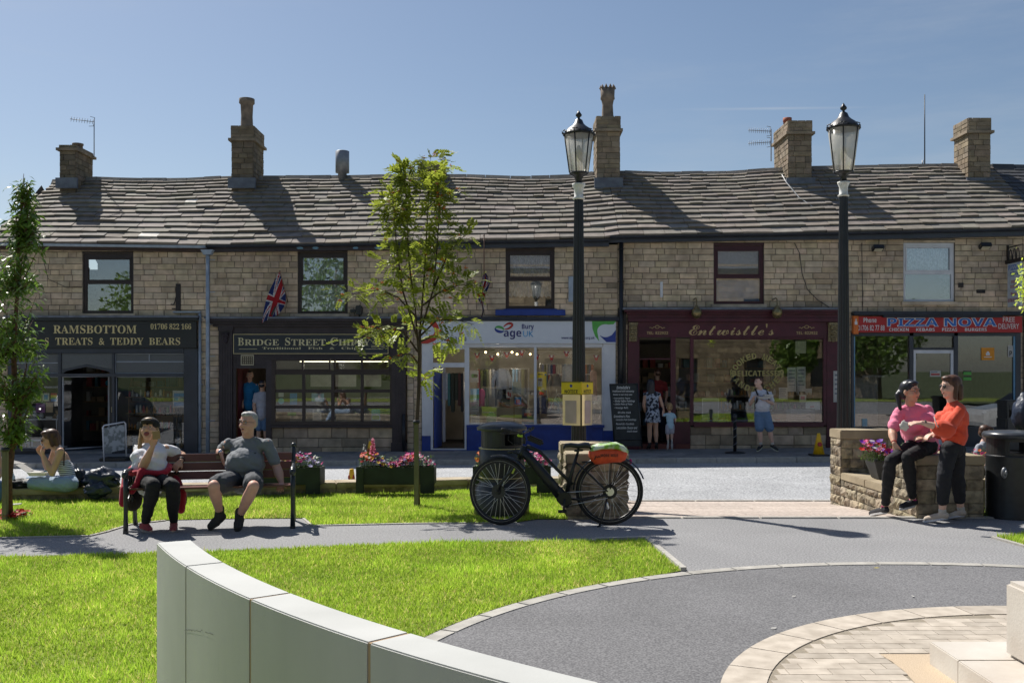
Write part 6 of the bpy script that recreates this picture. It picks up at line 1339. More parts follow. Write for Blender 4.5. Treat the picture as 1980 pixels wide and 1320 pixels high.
blobmesh([(xx(a), b, zz(c), zz(d)) for a, b, c, d in ((1141, .09, 873, 868), (1146, .13, 872, 861), (1160, .145, 869, 857), (1180, .15, 867, 854.5), (1192, .15, 868, 854), (1204, .145, 875, 859), (1212, .12, 877, 866), (1214, .07, 875, 869))]).build('top_cover', M_lim, BG)
mb = text_mb('MORE MILE', xx(1159), xx(1192), zz(880.5), zz(875), YB - .1575, 'sans', depth=0.002); mb.tube([(xx(1147), YB - .157, zz(886)), (xx(1150), YB - .158, zz(879)), (xx(1153), YB - .158, zz(882)), (xx(1156), YB - .158, zz(879)), (xx(1158), YB - .158, zz(882))], .0055, n=5); mb.build('lettering', M_bk, BG, fixn=False)
# ------------------------------------------------------------ flags
def uj(u, v):                                # union flag colours over the cloth
    x, y = (u - .5) * 2, (v - .5)
    if abs(x) < .10 or abs(y) < .10: return (.42, .02, .03)
    if abs(x) < .17 or abs(y) < .17: return (.62, .62, .64)
    d1, d2 = abs(y - x / 2) , abs(y + x / 2)
    if min(d1, d2) < .035: return (.42, .02, .03)
    if min(d1, d2) < .11: return (.62, .62, .64)
    return (.02, .035, .16)
M_flag_ = mat('flag_cloth', (1, 1, 1), (.9, .9, .9), rough=.8, tone=True, trans=.35)
def flag(name, label, pole, fn, wall):
    t = thing(name, label, 'flag', tuple(pole[0])); mb = MB(); mb.tube(pole, .014, n=8); mb.ell(pole[-1], (.022,) * 3); mb.build('pole', mat('flag_pole', (.20, .12, .08), rough=.6) if 'flag_pole' not in MATS else MATS['flag_pole'], t)
    mb = MB(); n, m = 40, 26; mb.addv([fn(i / n, j / m) for i in range(n + 1) for j in range(m + 1)])
    for i in range(n):
        for j in range(m): mb.addf([(i * (m + 1) + j, (i + 1) * (m + 1) + j, (i + 1) * (m + 1) + j + 1, i * (m + 1) + j + 1)], 0, True, uj((i + .5) / n, (j + .5) / m))
    mb.build('cloth', M_flag_, t, fixn=False)
p0, p1 = P(557, 585, D - .05), P(541, 524, D - .55); W3 = lambda x, y, Y=D - .5: P(x, y, Y)
def f1(u, v):                                # u from the pole edge out (hanging), v along the pole
    a = p1.lerp(p0, v * .62); tip = P(506 + 30 * v, 624 - 14 * v, D - .35 + .1 * v); q = a.lerp(tip, u); return q + V((-.10 * sin(pi * u) * (1 - v) + .10 * sin(pi * u) * v, .05 * sin(v * 12 + u * 2), 0))
flag('union_flag', 'union flag hanging from an angled pole above the chip shop', [p0, p1], f1, 0)
q0, q1 = P(936, 560, D - .12), P(936, 455, D - .42)
def f2(u, v): b = P(937, 528, D - .35); c = P(930, 612, D - .22); q = b.lerp(c, u); wv = .17 * sin(pi * min(1, u * 1.3 + .05)) + .03; return q + V(((v - .5) * wv * 1.2 + .04 * sin(u * 9), .06 * sin(v * 16), 0))
flag('union_flag', 'furled union flag hanging limp from a pole above the charity shop', [q0, q1], f2, 0)
# ------------------------------------------------------------ aerials
def aerial(name, label, base, top, yagis, mast=.014):
    t = thing(name, label, 'aerial', tuple(base)); mb = MB(); mb.tube([base, top], mast, n=6); mb.build('mast', M_metal, t)
    for (c, d, L_, n_, el, sz) in yagis:
        d = V(d).normalized(); c = V(c); mb = MB(); mb.tube([c, c + d * L_], .010, n=5); e = V(el).normalized()
        for k in range(n_): q = c + d * L_ * (k + .5) / n_; mb.tube([q - e * sz, q + e * sz], .006, n=4)
        q = c; mb.tube([q - e * .12, q + e * .12], .009, n=4); mb.tube([q - e * .12, q + d * .12 - e * .14], .008, n=4); mb.tube([q + e * .12, q + d * .12 + e * .14], .008, n=4)
        mb.build('yagi', M_metal, t)
aerial('tv_aerial', 'television aerial on a thin mast fixed to the leftmost chimney', P(182, 305, 27.9), P(182, 232, 27.9), [((P(182, 236, 27.9)), (-1, -.5, .03), .62, 9, (.1, .1, 1), .07)])
aerial('tv_aerial', 'pair of stacked television aerials on the mast beside the chimney with the red pot', P(1491, 312, 28.2), P(1491, 250, 28.2), [((P(1490, 254, 28.2)), (-1, -.2, .0), .68, 11, (0, 0, 1), .07), ((P(1490, 275, 28.2)), (-1, -.2, -.1), .68, 11, (0, 0, 1), .07)])
t = thing('whip_antenna', 'tall thin whip antenna rising from the ridge above the pizza takeaway', 'antenna', tuple(P(1788, 323, 27.9))); mb = MB(); mb.tube([P(1788, 325, 27.9), P(1788, 183, 27.9)], [.018, .012], n=6); mb.build('rod', M_gutter, t); mb = MB(); mb.tube([P(1784, 325, 27.9), P(1784, 310, 27.9)], .02, n=6); mb.build('bracket', M_metal, t)
mb = MB(); mb.tube([P(1512, 338, 27.0) , P(1520, 352, 26.7), P(1545, 382, 26.2), P(1575, 402, 25.8), P(1600, 430, 25.2), P(1607, 445, 24.9)], .013, n=5); one(mb, 'cable', mat('white_cable', (.6, .6, .6), rough=.6), 'white cable running down the roof from the chimney with the red pot', 'cable')
# ------------------------------------------------------------ hanging sign of the pizza shop
t = thing('hanging_sign', 'white hanging sign for the pizza takeaway on an iron bracket at the right', 'sign', tuple(P(1950, 500, 24.9))); X = 12.42
mb = MB(); mb.box(X - .03, X + .03, 24.27, 24.9, P(0, 592, 24.5).z, P(0, 507, 24.5).z); pb = mb.build('panel', mat('white_sign_plastic', (.55, .60, .66), rough=.4), t, bevel=.01)
mb = MB(); mb.box(X - .05, X + .05, 24.22, 24.98, P(0, 507, 24.5).z, P(0, 500, 24.5).z); mb.box(X - .015, X + .015, 24.9, 25, P(0, 500, 24.5).z, P(0, 470, 24.5).z); mb.box(X - .015, X + .015, 24.2, 25, P(0, 476, 24.5).z, P(0, 474, 24.5).z)
for k in range(3): mb.tube([(X, 24.9 - .1 - .18 * k - .07 * cos(a / 6 * pi), P(0, 500, 24.5).z + .26 * sin(a / 6 * pi)) for a in range(7)], .012, n=5)
mb.build('bracket', M_iron, t); M4 = Matrix(((0, 1, 0, X - .031), (-1, 0, 0, 24.9), (0, 0, 1, 0), (0, 0, 0, 1)))
mb = MB(); zs = lambda y: P(0, y, 24.5).z
for s_, a, b, y0, y1 in (('PIZZA', .06, .56, 521, 511), ('NOVA', .14, .56, 533, 524)): text_mb(s_, a, b, zs(y0), zs(y1), 0, 'sans', xf=M4, mb=mb, depth=.002)
mb.build('blue_lettering', M_bl, pb, fixn=False); mb = MB()
for s_, a, b, y0, y1 in (('FREE', .2, .45, 547, 541), ('DELIVERY', .15, .52, 556, 550), ('Phone', .18, .46, 571, 564), ('01706 82 77 88', .04, .58, 583, 576)): text_mb(s_, a, b, zs(y0), zs(y1), 0, 'sans', xf=M4, mb=mb, depth=.002)
mb.build('red_lettering', M_red, pb, fixn=False)
# trailing plant of a hanging basket at the right edge
r = random.Random(77); t = thing('hanging_plant', 'trailing lime green basket plant at the right edge above the sign', 'plant', tuple(P(1984, 545, 14))); mb = MB()
for i in range(260):
    c = P(1986, 548, 14) + V((r.gauss(0, .07), r.gauss(0, .07), r.gauss(0, .18))); d = V((r.gauss(0, 1), r.gauss(0, 1), r.gauss(-.3, 1))).normalized(); e = d.orthogonal().normalized(); L_ = r.uniform(.04, .08); mb.face([c, c + d * L_ * .5 + e * L_ * .3, c + d * L_, c + d * L_ * .5 - e * L_ * .3], 0, False, r.uniform(1.2, 2.2))
mb.build('foliage', M_leaf, t, fixn=False)
# ------------------------------------------------------------ pavement boards, cones, posts
t = thing('swing_sign', 'white framed pavement sign standing outside the sweet shop door', 'sign', tuple(G(222, 905)))
c = P(221, 905, 22.9); c.z = base_z(c.x); u = V((.62, .78, 0)).normalized(); mb = MB(); 
pq = lambda a, z, lean=0: V((c.x, c.y, c.z + z)) + u * a + V((u.y, -u.x, 0)) * (-lean)
mb.tube([pq(-.25, .0), pq(-.28, .78), pq(-.24, .82), pq(.24, .88), pq(.28, .84), pq(.30, .08)], .018, n=6); fo = mb.build('frame', M_whitep, t); mb = MB(); mb.hexa([pq(-.24, .18, .01), pq(.25, .24, .01), pq(.25, .24, -.01), pq(-.24, .18, -.01), pq(-.25, .76, .01), pq(.25, .82, .01), pq(.25, .82, -.01), pq(-.25, .76, -.01)]); mb.build('poster', mat('grey_poster', (.42, .44, .46), (.2, .22, .22), scale=9, rough=.5, contrast=.1), t); mb = MB(); mb.box(c.x - .28, c.x + .34, c.y - .2, c.y + .3, c.z, c.z + .07); mb.build('foot', M_black, t, bevel=.02)
t = thing('chalkboard', 'tall chalkboard menu standing outside the delicatessen', 'chalkboard', tuple(P(1210, 868, 24.2)))
YC = 23.95; cx = lambda x: (x - 990) * YC / F; cz = lambda y: CZ + (HZ - y) * YC / F; M_chalk = mat('chalkboard', (.018, .022, .024), (.03, .035, .035), scale=6, rough=.7); M_ch = mat('chalk', (.62, .64, .64), rough=.9)
mb = MB(); L4 = [(1181, 742), (1232, 741), (1240, 846), (1187, 848)]; mb.hexa([(cx(1187), YC - .05, cz(862)), (cx(1240), YC - .05, cz(862)), (cx(1240), YC - .01, cz(862)), (cx(1187), YC - .01, cz(862)), (cx(1179), YC + .1, cz(742)), (cx(1233), YC + .1, cz(741)), (cx(1233), YC + .14, cz(741)), (cx(1179), YC + .14, cz(742))]); bo = mb.build('board', M_chalk, t, bevel=.004)
mb = MB()
for a, b in (((1180, 742), (1188, 866)), ((1233, 741), (1241, 866)), ((1180, 743), (1233, 742)), ((1188, 849), (1240, 849))): mb.tube([(cx(a[0]), YC + .10 - (a[1] - 742) / 120 * .155, cz(a[1])), (cx(b[0]), YC + .10 - (b[1] - 742) / 120 * .155, cz(b[1]))], .022, n=4)
mb.build('frame', M_black, t); mb = MB()
for s_, a, b, y0, y1 in (("Entwistle's", 1193, 1219, 752, 746), ("traditional deli-takeaway", 1185, 1227, 759, 754), ("Home to our very own", 1186, 1223, 765, 761), ("• Lancashire Tapas", 1186, 1219, 772, 768), ("• Sticky Toffee Puddings", 1187, 1228, 778, 773), ("• Little Pots of Pate", 1187, 1223, 784, 779), ("• Sausage Rolls", 1188, 1215, 791, 786), ("We also stock", 1195, 1220, 799, 795), ("Grandma's Pies", 1187, 1218, 807, 802), ("Lancashire Pork Scratchings", 1191, 1230, 814, 809), ("Fenwick's Cordials", 1191, 1226, 821, 817), ("Lancashire Cheese and", 1192, 1232, 829, 824), ("much more", 1212, 1232, 835, 831)):
    yy = YC + .10 - ((y0 + y1) / 2 - 742) / 120 * .155 - .008; text_mb(s_, cx(a), cx(b), cz(y0), cz(y1), yy, 'ital', mb=mb, depth=.003)
mb.build('chalk_writing', M_ch, bo, fixn=False)
X, Y = (1421 - 990) * 23.6 / F, 23.6; z = base_z(X); t = thing('barrier_post', 'black barrier post on a round foot outside the delicatessen window', 'post', (X, Y, z)); mb = MB(); mb.lathe([(.04, .03), (.04, .80), (.055, .82), (.055, .92), (.03, .93)], (X, Y, z), n=16); mb.build('post', M_black, t); mb = MB(); mb.lathe([(.24, 0), (.24, .02), (.06, .05), (.03, .05)], (X, Y, z), n=24); mb.build('foot', M_black, t)
mb = MB(); mb.tube([(X + .045 * cos(a * .5), Y + .045 * sin(a * .5), z + .08 + a * .0145) for a in range(50)], .008, n=4); mb.build('chain', M_metal, t)
M_cone = mat('yellow_cone', (.80, .46, .01), rough=.4)
def cone(X, Y, h, label, z=None):
    z = terr(X, Y) if z is None else z; t = thing('traffic_cone', label, 'traffic cone', (X, Y, z), group='yellow no parking cones'); mb = MB(); mb.lathe([(.13 * h / .5, .03), (.035, h), (.03, h + .01)], (X, Y, z), n=20); mb.build('cone', M_cone, t); mb = MB(); mb.box(X - .19, X + .19, Y - .19, Y + .19, z, z + .035); mb.build('base', M_black, t, bevel=.008)
    mb = MB(); mb.lathe([(.055, 0), (.055, .004)], (X, Y - .078 * h / .5, z + .26 * h / .5), n=16, axis=(0, -1, .2)); so_ = mb.build('round_symbol', M_dblue, t); mb = MB(); mb.lathe([(.055, .0045), (.042, .006)], (X, Y - .078 * h / .5, z + .26 * h / .5), n=16, axis=(0, -1, .2)); mb.build('red_rim', M_redink, so_); return t
cone((1583 - 990) * 22.75 / F, 22.75, .50, 'yellow no parking cone on the pavement outside the pizza takeaway'); cone((716 - 990) * 22.8 / F, 22.8, .40, 'yellow no parking cone on the pavement behind the pink flower spike'); cone((680 - 990) * 16.4 / F, 16.4, .26, 'small yellow cone on the road between two flower troughs')
# ------------------------------------------------------------ posters and goods in the windows
def flatp(name, x0, x1, y0, y1, d, m, label, cat='poster', deco=None, rnd_=False, group=None):
    mb = MB()
    if rnd_: mb.lathe([((x1 - x0) / 2 / S, 0), ((x1 - x0) / 2 / S, .003)], (fx((x0 + x1) / 2), D - d, fz((y0 + y1) / 2)), n=20, axis=(0, -1, 0))
    else: bp(mb, x0, x1, y0, y1, d, d + .003)
    ms = [m]
    for i, (a, b, c, e, dm) in enumerate(deco or []): bp(mb, x0 + (x1 - x0) * a, x0 + (x1 - x0) * b, y0 + (y1 - y0) * c, y0 + (y1 - y0) * e, d + .0032, d + .0045, i + 1); ms.append(dm)
    c = (fx((x0 + x1) / 2), D - d, fz(y1)); return one(mb, name, ms, label, cat, group, origin=c)
def cm(n, c, **k): return MATS.get(n) or mat(n, c, tuple(x * .8 for x in c), rough=.6, scale=18, **k)
w_, k_, bl, gr, rd, yl, gy = M_paper, M_bk, cm('poster_blue', (.06, .25, .5)), cm('poster_green', (.12, .42, .08)), cm('poster_red', (.5, .05, .04)), M_yel, cm('print_grey', (.25, .27, .3))
ln = [(.15, .85, .1, .16, gy), (.15, .8, .25, .3, gy), (.15, .85, .4, .45, gy), (.15, .7, .55, .6, gy), (.15, .85, .7, .75, gy)]
dI = -.12
flatp('poster', 63, 76, 760, 776, dI, cm('lime_card', (.45, .5, .2)), 'pale green card in the sweet shop left window, first of the upper row'); flatp('poster', 78, 91, 760, 776, dI, w_, 'white card with blue globe in the sweet shop window', deco=[(.2, .8, .2, .8, bl)]); flatp('poster', 94, 106, 760, 776, dI, bl, 'striped rainbow card in the sweet shop window', deco=[(0, 1, 0, .25, rd), (0, 1, .25, .5, yl), (0, 1, .5, .7, gr)])
flatp('poster', 65, 83, 779, 798, dI, cm('purple_card', (.2, .05, .2)), 'dark purple card in the sweet shop window'); flatp('poster', 85, 98, 778, 797, dI, cm('tan_card', (.5, .36, .2)), 'tan picture card pinned in the sweet shop window'); flatp('notice', 84, 97, 805, 812, dI, w_, 'small white notice on the shelf of the sweet shop window', 'notice')
mb = text_mb('NOTICE BOARD', -.2, .2, 0, .045, 0, 'sans', xf=Matrix.Translation((fx(99), D + .06, fz(750))) @ Matrix.Scale(-1, 4, (1, 0, 0))); one(mb, 'window_lettering', M_paper, 'reversed white lettering on the sweet shop left window', 'lettering')
for i, (a, b, c, lab) in enumerate(((31, 50, 855, 'framed brown picture at the left end of the sweet shop display'), (53, 74, 850, 'taller framed picture in the middle of the sweet shop display'), (76, 90, 855, 'small framed picture right of the taller one in the sweet shop display'))): flatp('picture_frame', a, b, c, 867, -.2, M_whitep, lab, 'picture', deco=[(.15, .85, .2, .8, cm('photo_brown', (.25, .17, .12)))])
r = random.Random(3)
for i, x in enumerate((38, 48, 58, 70, 101, 108)): mb = MB(); c0 = V((fx(x), D + .28, fz(812) + .03)); mb.ell(c0 + V((0, 0, .07)), (.06, .05, .075)); mb.ell(c0 + V((0, -.01, .17)), (.045, .045, .045)); [mb.ell(c0 + V((s_ * .035, 0, .215)), (.016, .012, .016), n=8, m=6) for s_ in (-1, 1)]; [mb.cap(c0 + V((s_ * .05, -.02, .1)), c0 + V((s_ * .07, -.07, .04)), .02, .018, 8) for s_ in (-1, 1)]; [mb.cap(c0 + V((s_ * .03, -.02, .02)), c0 + V((s_ * .04, -.1, .02)), .022, .022, 8) for s_ in (-1, 1)]; one(mb, 'teddy_bear', [cm('plush_grey', (.4, .42, .45)), cm('plush_tan', (.38, .26, .14)), cm('plush_white', (.6, .6, .6))][i % 3], ['grey', 'tan', 'white', 'grey', 'tan', 'white'][i] + ' teddy bear on the white window shelf, ' + ['at its left end', 'second from the left', 'third from the left', 'under the coloured cards', 'near its right end', 'at its right end'][i], 'teddy bear', 'teddy bears on the window shelf')
for i, (x, y, s_) in enumerate(((240, 860, 1.2), (252, 862, 1.0), (346, 852, 1.6), (338, 862, 1.0))): mb = MB(); c0 = V((fx(x), D + .3, fz(868))); k = s_; mb.ell(c0 + V((0, 0, .09 * k)), (.07 * k, .06 * k, .09 * k)); mb.ell(c0 + V((0, 0, .22 * k)), (.055 * k,) * 3); [mb.ell(c0 + V((q * .045 * k, 0, .275 * k)), (.02 * k, .014 * k, .02 * k), n=8, m=6) for q in (-1, 1)]; one(mb, 'teddy_bear', [MATS['plush_tan'], MATS['plush_grey']][i % 2], ['tan bear sitting low in the sweet shop right window by the door', 'grey bear beside the tan one in the right window', 'large pale bear at the right end of the sweet shop right window', 'smaller grey bear left of the large one in the right window'][i], 'teddy bear', 'bears low in the right window')
flatp('poster', 331, 355, 755, 788, dI, w_, 'white poster with blue photographs in the sweet shop right window', deco=[(.1, .9, .15, .35, bl), (.1, .45, .4, .6, bl), (.55, .9, .4, .6, gy), (.1, .9, .68, .9, bl)])
Yd = -.97
for i, (a, b, c, e, m_, lab) in enumerate(((173, 185, 735, 747, cm('sticker_cyan', (.02, .4, .65)), 'round cyan sticker high on the sweet shop door'), (186, 193, 735, 746, cm('sticker_purple', (.25, .03, .2)), 'purple sticker on the sweet shop door'), (194, 205, 735, 746, w_, 'pale square sticker high on the sweet shop door'), (206, 215, 735, 746, bl, 'blue sticker high on the sweet shop door'), (184, 193, 749, 766, gr, 'greenish sticker in the middle of the sweet shop door'), (208, 218, 770, 793, w_, 'white opening hours card low on the sweet shop door'))): flatp('sticker', a, b, c, e, Yd, m_, lab, 'sticker', rnd_=(i == 0))
mb = text_mb('OPEN', fx(193), fx(206), fz(757), fz(750), D + .96, 'sans'); one(mb, 'open_sign', M_paper, 'pale OPEN lettering on the sweet shop door', 'sign')
# chip shop stickers
for a, b, c, e, m_, lab, rn in ((537, 549, 769, 781, cm('sticker_teal', (.10, .42, .5)), 'round teal sticker in the chip shop window', True), (560, 574, 760, 782, bl, 'blue edged poster in the chip shop window', False), (602, 626, 760, 776, cm('pale_blue_card', (.35, .5, .55)), 'pale blue certificate in the chip shop window', False), (604, 621, 791, 813, w_, 'white printed notice in the lower row of chip shop panes', False), (718, 735, 791, 813, cm('sky_poster', (.12, .35, .55)), 'blue and green holiday poster in the corner pane of the chip shop', False), (556, 572, 797, 803, gr, 'green hygiene rating sticker in the chip shop window', False), (538, 548, 759, 767, w_, 'small pale notice in the left pane of the chip shop', False)):
    flatp('poster', a, b, c, e, -.03, m_, lab, rnd_=rn, deco=ln if lab.startswith('white printed') else ([(.1, .9, .55, .9, gr)] if 'holiday' in lab else None))
# charity shop
for a, b, c, e, m_, lab, dc in ((909, 925, 716, 739, w_, 'white poster with dark picture, topmost of the charity shop poster column', [(.15, .85, .3, .6, gr), (.4, .9, .35, .55, k_)]), (909, 926, 751, 773, cm('poster_sky', (.10, .4, .6)), 'blue and green landscape poster below the topmost one in the charity shop', [(.0, 1, .55, .9, gr)]), (909, 926, 774, 797, w_, 'plain white notice in the charity shop poster column', ln), (910, 927, 799, 821, w_, 'lowest white notice with red print in the charity shop window corner', [(.2, .8, .15, .2, rd)] + ln[2:]), (1039, 1057, 719, 754, yl, 'yellow poster with red print in the charity shop right pane', [(.1, .6, .1, .16, k_), (.05, .55, .33, .8, w_), (.1, .5, .4, .5, rd), (.8, .95, .1, .2, bl)]), (1009, 1032, 789, 820, cm('poster_dark', (.12, .10, .14)), 'dark picture book cover standing in the charity shop window', [(.2, .8, .3, .5, rd), (.3, .7, .1, .3, w_), (0, 1, .85, 1, bl)]), (979, 990, 753, 769, w_, 'white greetings card in the charity shop window', [(.2, .5, .3, .8, rd), (.55, .85, .4, .9, rd)]), (992, 1008, 738, 760, cm('grey_green', (.28, .34, .3)), 'grey green picture leaning in the charity shop window', None), (995, 1008, 768, 782, bl, 'small blue book on the wooden stand in the charity shop', [(.2, .8, .3, .8, rd)])):
    flatp('poster', a, b, c, e, -.10, m_, lab, deco=dc)
mb = MB(); mb.ell((0, 0, 0), (.14, .02, .17)); mb.v = [(x + fx(950), y + D + .2, z + fz(810)) for x, y, z in mb.v]; one(mb, 'painted_plaque', cm('plaque_green', (.2, .35, .2)), 'oval painted plaque at the foot of the charity shop window', 'ornament')
def garment(x, y0, y1, w0, w1, m, name, label, cat, d=-.3, sleeve=True, group=None):
    mb = MB(); c = fx(x); z1, z0 = fz(y0), fz(y1); W0, W1 = w0 / S / 2, w1 / S / 2; secs = [(z1, W0 * .35, .05), (z1 - .05, W0 * .9, .07), (z1 - .14, W0, .09), ((z0 + z1) / 2, (W0 + W1) / 2 * .92, .09), (z0, W1, .1)]; n = 16
    for z, a, b in secs: mb.addv([(c + a * cos(2 * pi * j / n), D - d + b * sin(2 * pi * j / n) + .012 * sin(j * 5), z) for j in range(n)])
    mb.addf([(i * n + j, i * n + (j + 1) % n, (i + 1) * n + (j + 1) % n, (i + 1) * n + j) for i in range(4) for j in range(n)] + [tuple(range(n)), tuple(4 * n + j for j in range(n))], 0, True)
    if sleeve:
        for s_ in (-1, 1): mb.tube([(c + s_ * W0 * .8, D - d, z1 - .06), (c + s_ * (W0 + .06), D - d - .03, z1 - .3), (c + s_ * (W0 + .07), D - d - .03, z1 - (z1 - z0) * .95)], [.055, .05, .04], n=10)
    return one(mb, name, m, label, cat, group, origin=(c, D - d, z0))
garment(970, 712, 752, 24, 24, cm('white_shirt_cloth', (.62, .64, .70)), 'white_blouse', 'white long sleeved blouse on a stand in the charity shop window', 'clothing', sleeve=True); garment(970, 751, 772, 18, 20, k_, 'black_skirt', 'black skirt below the white blouse in the charity shop window', 'clothing', sleeve=False); garment(931, 752, 786, 13, 11, cm('hot_pink_cloth', (.75, .06, .22)), 'tee_shirt', 'hot pink tee beside the poster column of the charity shop', 'clothing', sleeve=False)
garment(1078, 722, 770, 20, 30, cm('tan_coat', (.30, .25, .19)), 'tan_coat', 'long tan coat in the charity shop right pane', 'clothing', d=-.7); garment(1100, 705, 745, 22, 26, cm('patterned_cloth', (.5, .5, .5), c3=None), 'patterned_dress', 'pale patterned dress hanging high in the charity shop right pane', 'clothing', d=-.5, sleeve=False)
for k_i, (rx0, rx1, dd, ry) in enumerate(((915, 1025, 2.0, 712), (1045, 1160, 1.6, 724), (1050, 1165, 2.8, 702))):
    t = thing('clothes_rail', ['rail of mixed clothes at the back of the charity shop left pane', 'nearer rail of clothes in the charity shop right pane', 'farther rail of clothes in the charity shop right pane'][k_i], 'clothes rail', (fx(rx0), D + dd, base_z(0))); r = random.Random(k_i)
    mb = MB(); mb.tube([(fx(rx0), D + dd, base_z(0)), (fx(rx0), D + dd, fz(ry)), (fx(rx1), D + dd, fz(ry)), (fx(rx1), D + dd, base_z(0))], .015, n=6); mb.build('frame', M_chrome, t); x = rx0 + 3
    while x < rx1 - 5:
        w0 = r.uniform(2.5, 6); c_ = r.choice([('cl_navy', (.03, .05, .14)), ('cl_rust', (.35, .10, .05)), ('cl_cream', (.55, .5, .4)), ('cl_black', (.02, .02, .02)), ('cl_olive', (.14, .15, .07)), ('cl_grey', (.25, .26, .28)), ('cl_wine', (.2, .03, .06)), ('cl_sky', (.2, .35, .5))]); mb = MB(); bp(mb, x, x + w0, ry + 1, ry + r.uniform(45, 80), -dd - .2, -dd + .2); mb.build('garment', cm(*c_), t, bevel=.02); x += w0 + r.uniform(.3, 1.5)
garment(1150, 715, 775, 14, 16, cm('pinkish_cloth', (.5, .25, .2)), 'pink_dress', 'long pinkish dress hanging beside the lamp post in the charity shop', 'clothing', d=-.4, sleeve=False); garment(1048, 765, 800, 18, 22, cm('navy_cloth', (.02, .05, .16)), 'navy_skirt', 'navy skirt low in the charity shop right pane', 'clothing', sleeve=False)
mb = MB(); bp(mb, 993, 1012, 764, 767, -.35, -.1); bp(mb, 993, 995, 767, 820, -.35, -.33); bp(mb, 1010, 1012, 767, 820, -.35, -.33); bp(mb, 993, 1012, 784, 786, -.35, -.1); one(mb, 'wooden_stand', mats_shelf, 'small wooden display stand in the charity shop window', 'stand')
mb = MB(); bp(mb, 965, 986, 772, 788, -.5, -.3); [mb.ell((fx(968 + i * 2.6), D + .35, fz(771) + .02 * (i % 2)), (.035, .035, .03), n=8, m=6, mi=1) for i in range(7)]; one(mb, 'plant_tub', [M_black, PM['red']], 'dark tub of red flowers under the blouse in the charity shop', 'planter')
t = thing('road_bike', 'white road bicycle displayed low in the charity shop right pane', 'bicycle', (fx(1105), D + .6, fz(820))); mb = MB()
for x in (1062, 1140): mb.tube([(fx(x) + .33 * cos(a / 28 * 2 * pi), D + .6, fz(797) + .33 * sin(a / 28 * 2 * pi)) for a in range(29)], .011, n=5)
mb.build('wheels', cm('ivory_metal', (.6, .58, .5)), t); mb = MB()
for a, b in (((1062, 797), (1080, 762)), ((1080, 762), (1098, 797)), ((1098, 797), (1062, 797)), ((1080, 762), (1120, 765)), ((1098, 797), (1120, 765)), ((1120, 765), (1140, 797)), ((1078, 762), (1078, 752))): mb.tube([(fx(a[0]), D + .6, fz(a[1])), (fx(b[0]), D + .6, fz(b[1]))], .016, n=6)
mb.build('frame', cm('ivory_metal', (.6, .58, .5)), t)
t = thing('bunting', 'string of union flag bunting across the top of the charity shop window', 'bunting', (fx(970), D + .2, fz(700))); mb = MB(); mb.tube([(fx(908 + i * 6.35), D + .2, fz(676 + 10 * abs(sin(i * .39)))) for i in range(41)], .006, n=4); mb.build('string', w_, t)
for i in range(9):
    x = 922 + i * 29; yb = 682 + 5 * sin(i * 1.7); mb = MB(); n = 6
    for a in range(n):
        for b in range(n - a if 0 else n):
            u0, u1, v0, v1 = a / n, (a + 1) / n, b / n, (b + 1) / n; q = lambda u, v: (fx(x - 6 + 12 * (.5 + (u - .5) * (1 - v))), D + .19 - .002 * i, fz(yb + 15 * v)); mb.face([q(u0, v0), q(u1, v0), q(u1, v1), q(u0, v1)], 0, False, uj((u0 + u1) / 2, (v0 + v1) / 2))
    mb.build('pennant', M_flag_, t, fixn=False)
t = thing('string_lights', 'row of warm lit bulbs under the charity shop ceiling', 'lights', (fx(985), D + .5, fz(680))); M_bulb = mat('lit_bulb', (1, .8, .5), emit=(1, .72, .35), estr=6)
for i, x in enumerate((938, 962, 990, 1000, 1012, 1026)): mb = MB(); mb.ell((fx(x), D + .5, fz(680 + 4 * (i % 2))), (.028,) * 3, n=10, m=8); mb.build('bulb', M_bulb, t); 
mb = MB(); mb.tube([(fx(920), D + .5, fz(676)), (fx(1160), D + .5, fz(676))], .008, n=5); mb.build('rail', M_black, t)
t = thing('clothes_rail', 'rail of dark patterned clothes just inside the charity shop door', 'clothes rail', (fx(870), D + 1.0, base_z(-1.5))); mb = MB(); mb.tube([(fx(852), D + 1.0, fz(860)), (fx(852), D + 1.0, fz(718)), (fx(893), D + 1.0, fz(718)), (fx(893), D + 1.0, fz(860))], .012, n=6); mb.build('frame', M_chrome, t)
for i, (x, w0, m_) in enumerate(((857, 5, cm('white_shirt_cloth', (.6, .6, .6))), (862, 5, cm('teal_cloth', (.08, .25, .25))), (868, 8, cm('floral_dark', (.05, .06, .04))), (875, 9, cm('floral_dark', (.05, .06, .04))), (882, 7, cm('floral_red', (.14, .06, .05))), (888, 5, cm('dark_cloth', (.04, .04, .05))))): mb = MB(); bp(mb, x, x + w0, 721, 775 + 12 * (i % 3), -1.05, -.7); mb.build('garment', m_, t, bevel=.02)
# delicatessen and pizza shop
for a, b, c, e, m_, lab, dc in ((1523.5, 1541, 710, 757, w_, 'tall menu sheet on the delicatessen window, left of the pair', ln), (1542, 1559, 709, 757, w_, 'tall menu sheet on the delicatessen window, right of the pair', ln), (1507, 1524, 749, 772, w_, 'smaller notice below the pair of menu sheets in the delicatessen window', ln), (1558, 1571, 751, 759, w_, 'little white card beside the menu sheets in the delicatessen window', None), (1539, 1560, 659, 683, cm('beige_sheet', (.36, .35, .24)), 'faded beige sheet high in the delicatessen window', None), (1559, 1587, 775, 792, cm('pale_card', (.5, .52, .52)), 'pale price card low in the delicatessen window', [(.3, .6, .6, .7, rd)]), (1547, 1560, 763, 778, w_, 'white card with a pink print in the delicatessen window', [(.2, .8, .2, .6, PM['pink'])]), (1522, 1577, 790, 815, cm('crate_grey', (.14, .15, .16)), 'dark printed board at the foot of the delicatessen window', ln)):
    flatp('menu_sheet', a, b, c, e, -.06, m_, lab, 'notice', deco=dc)
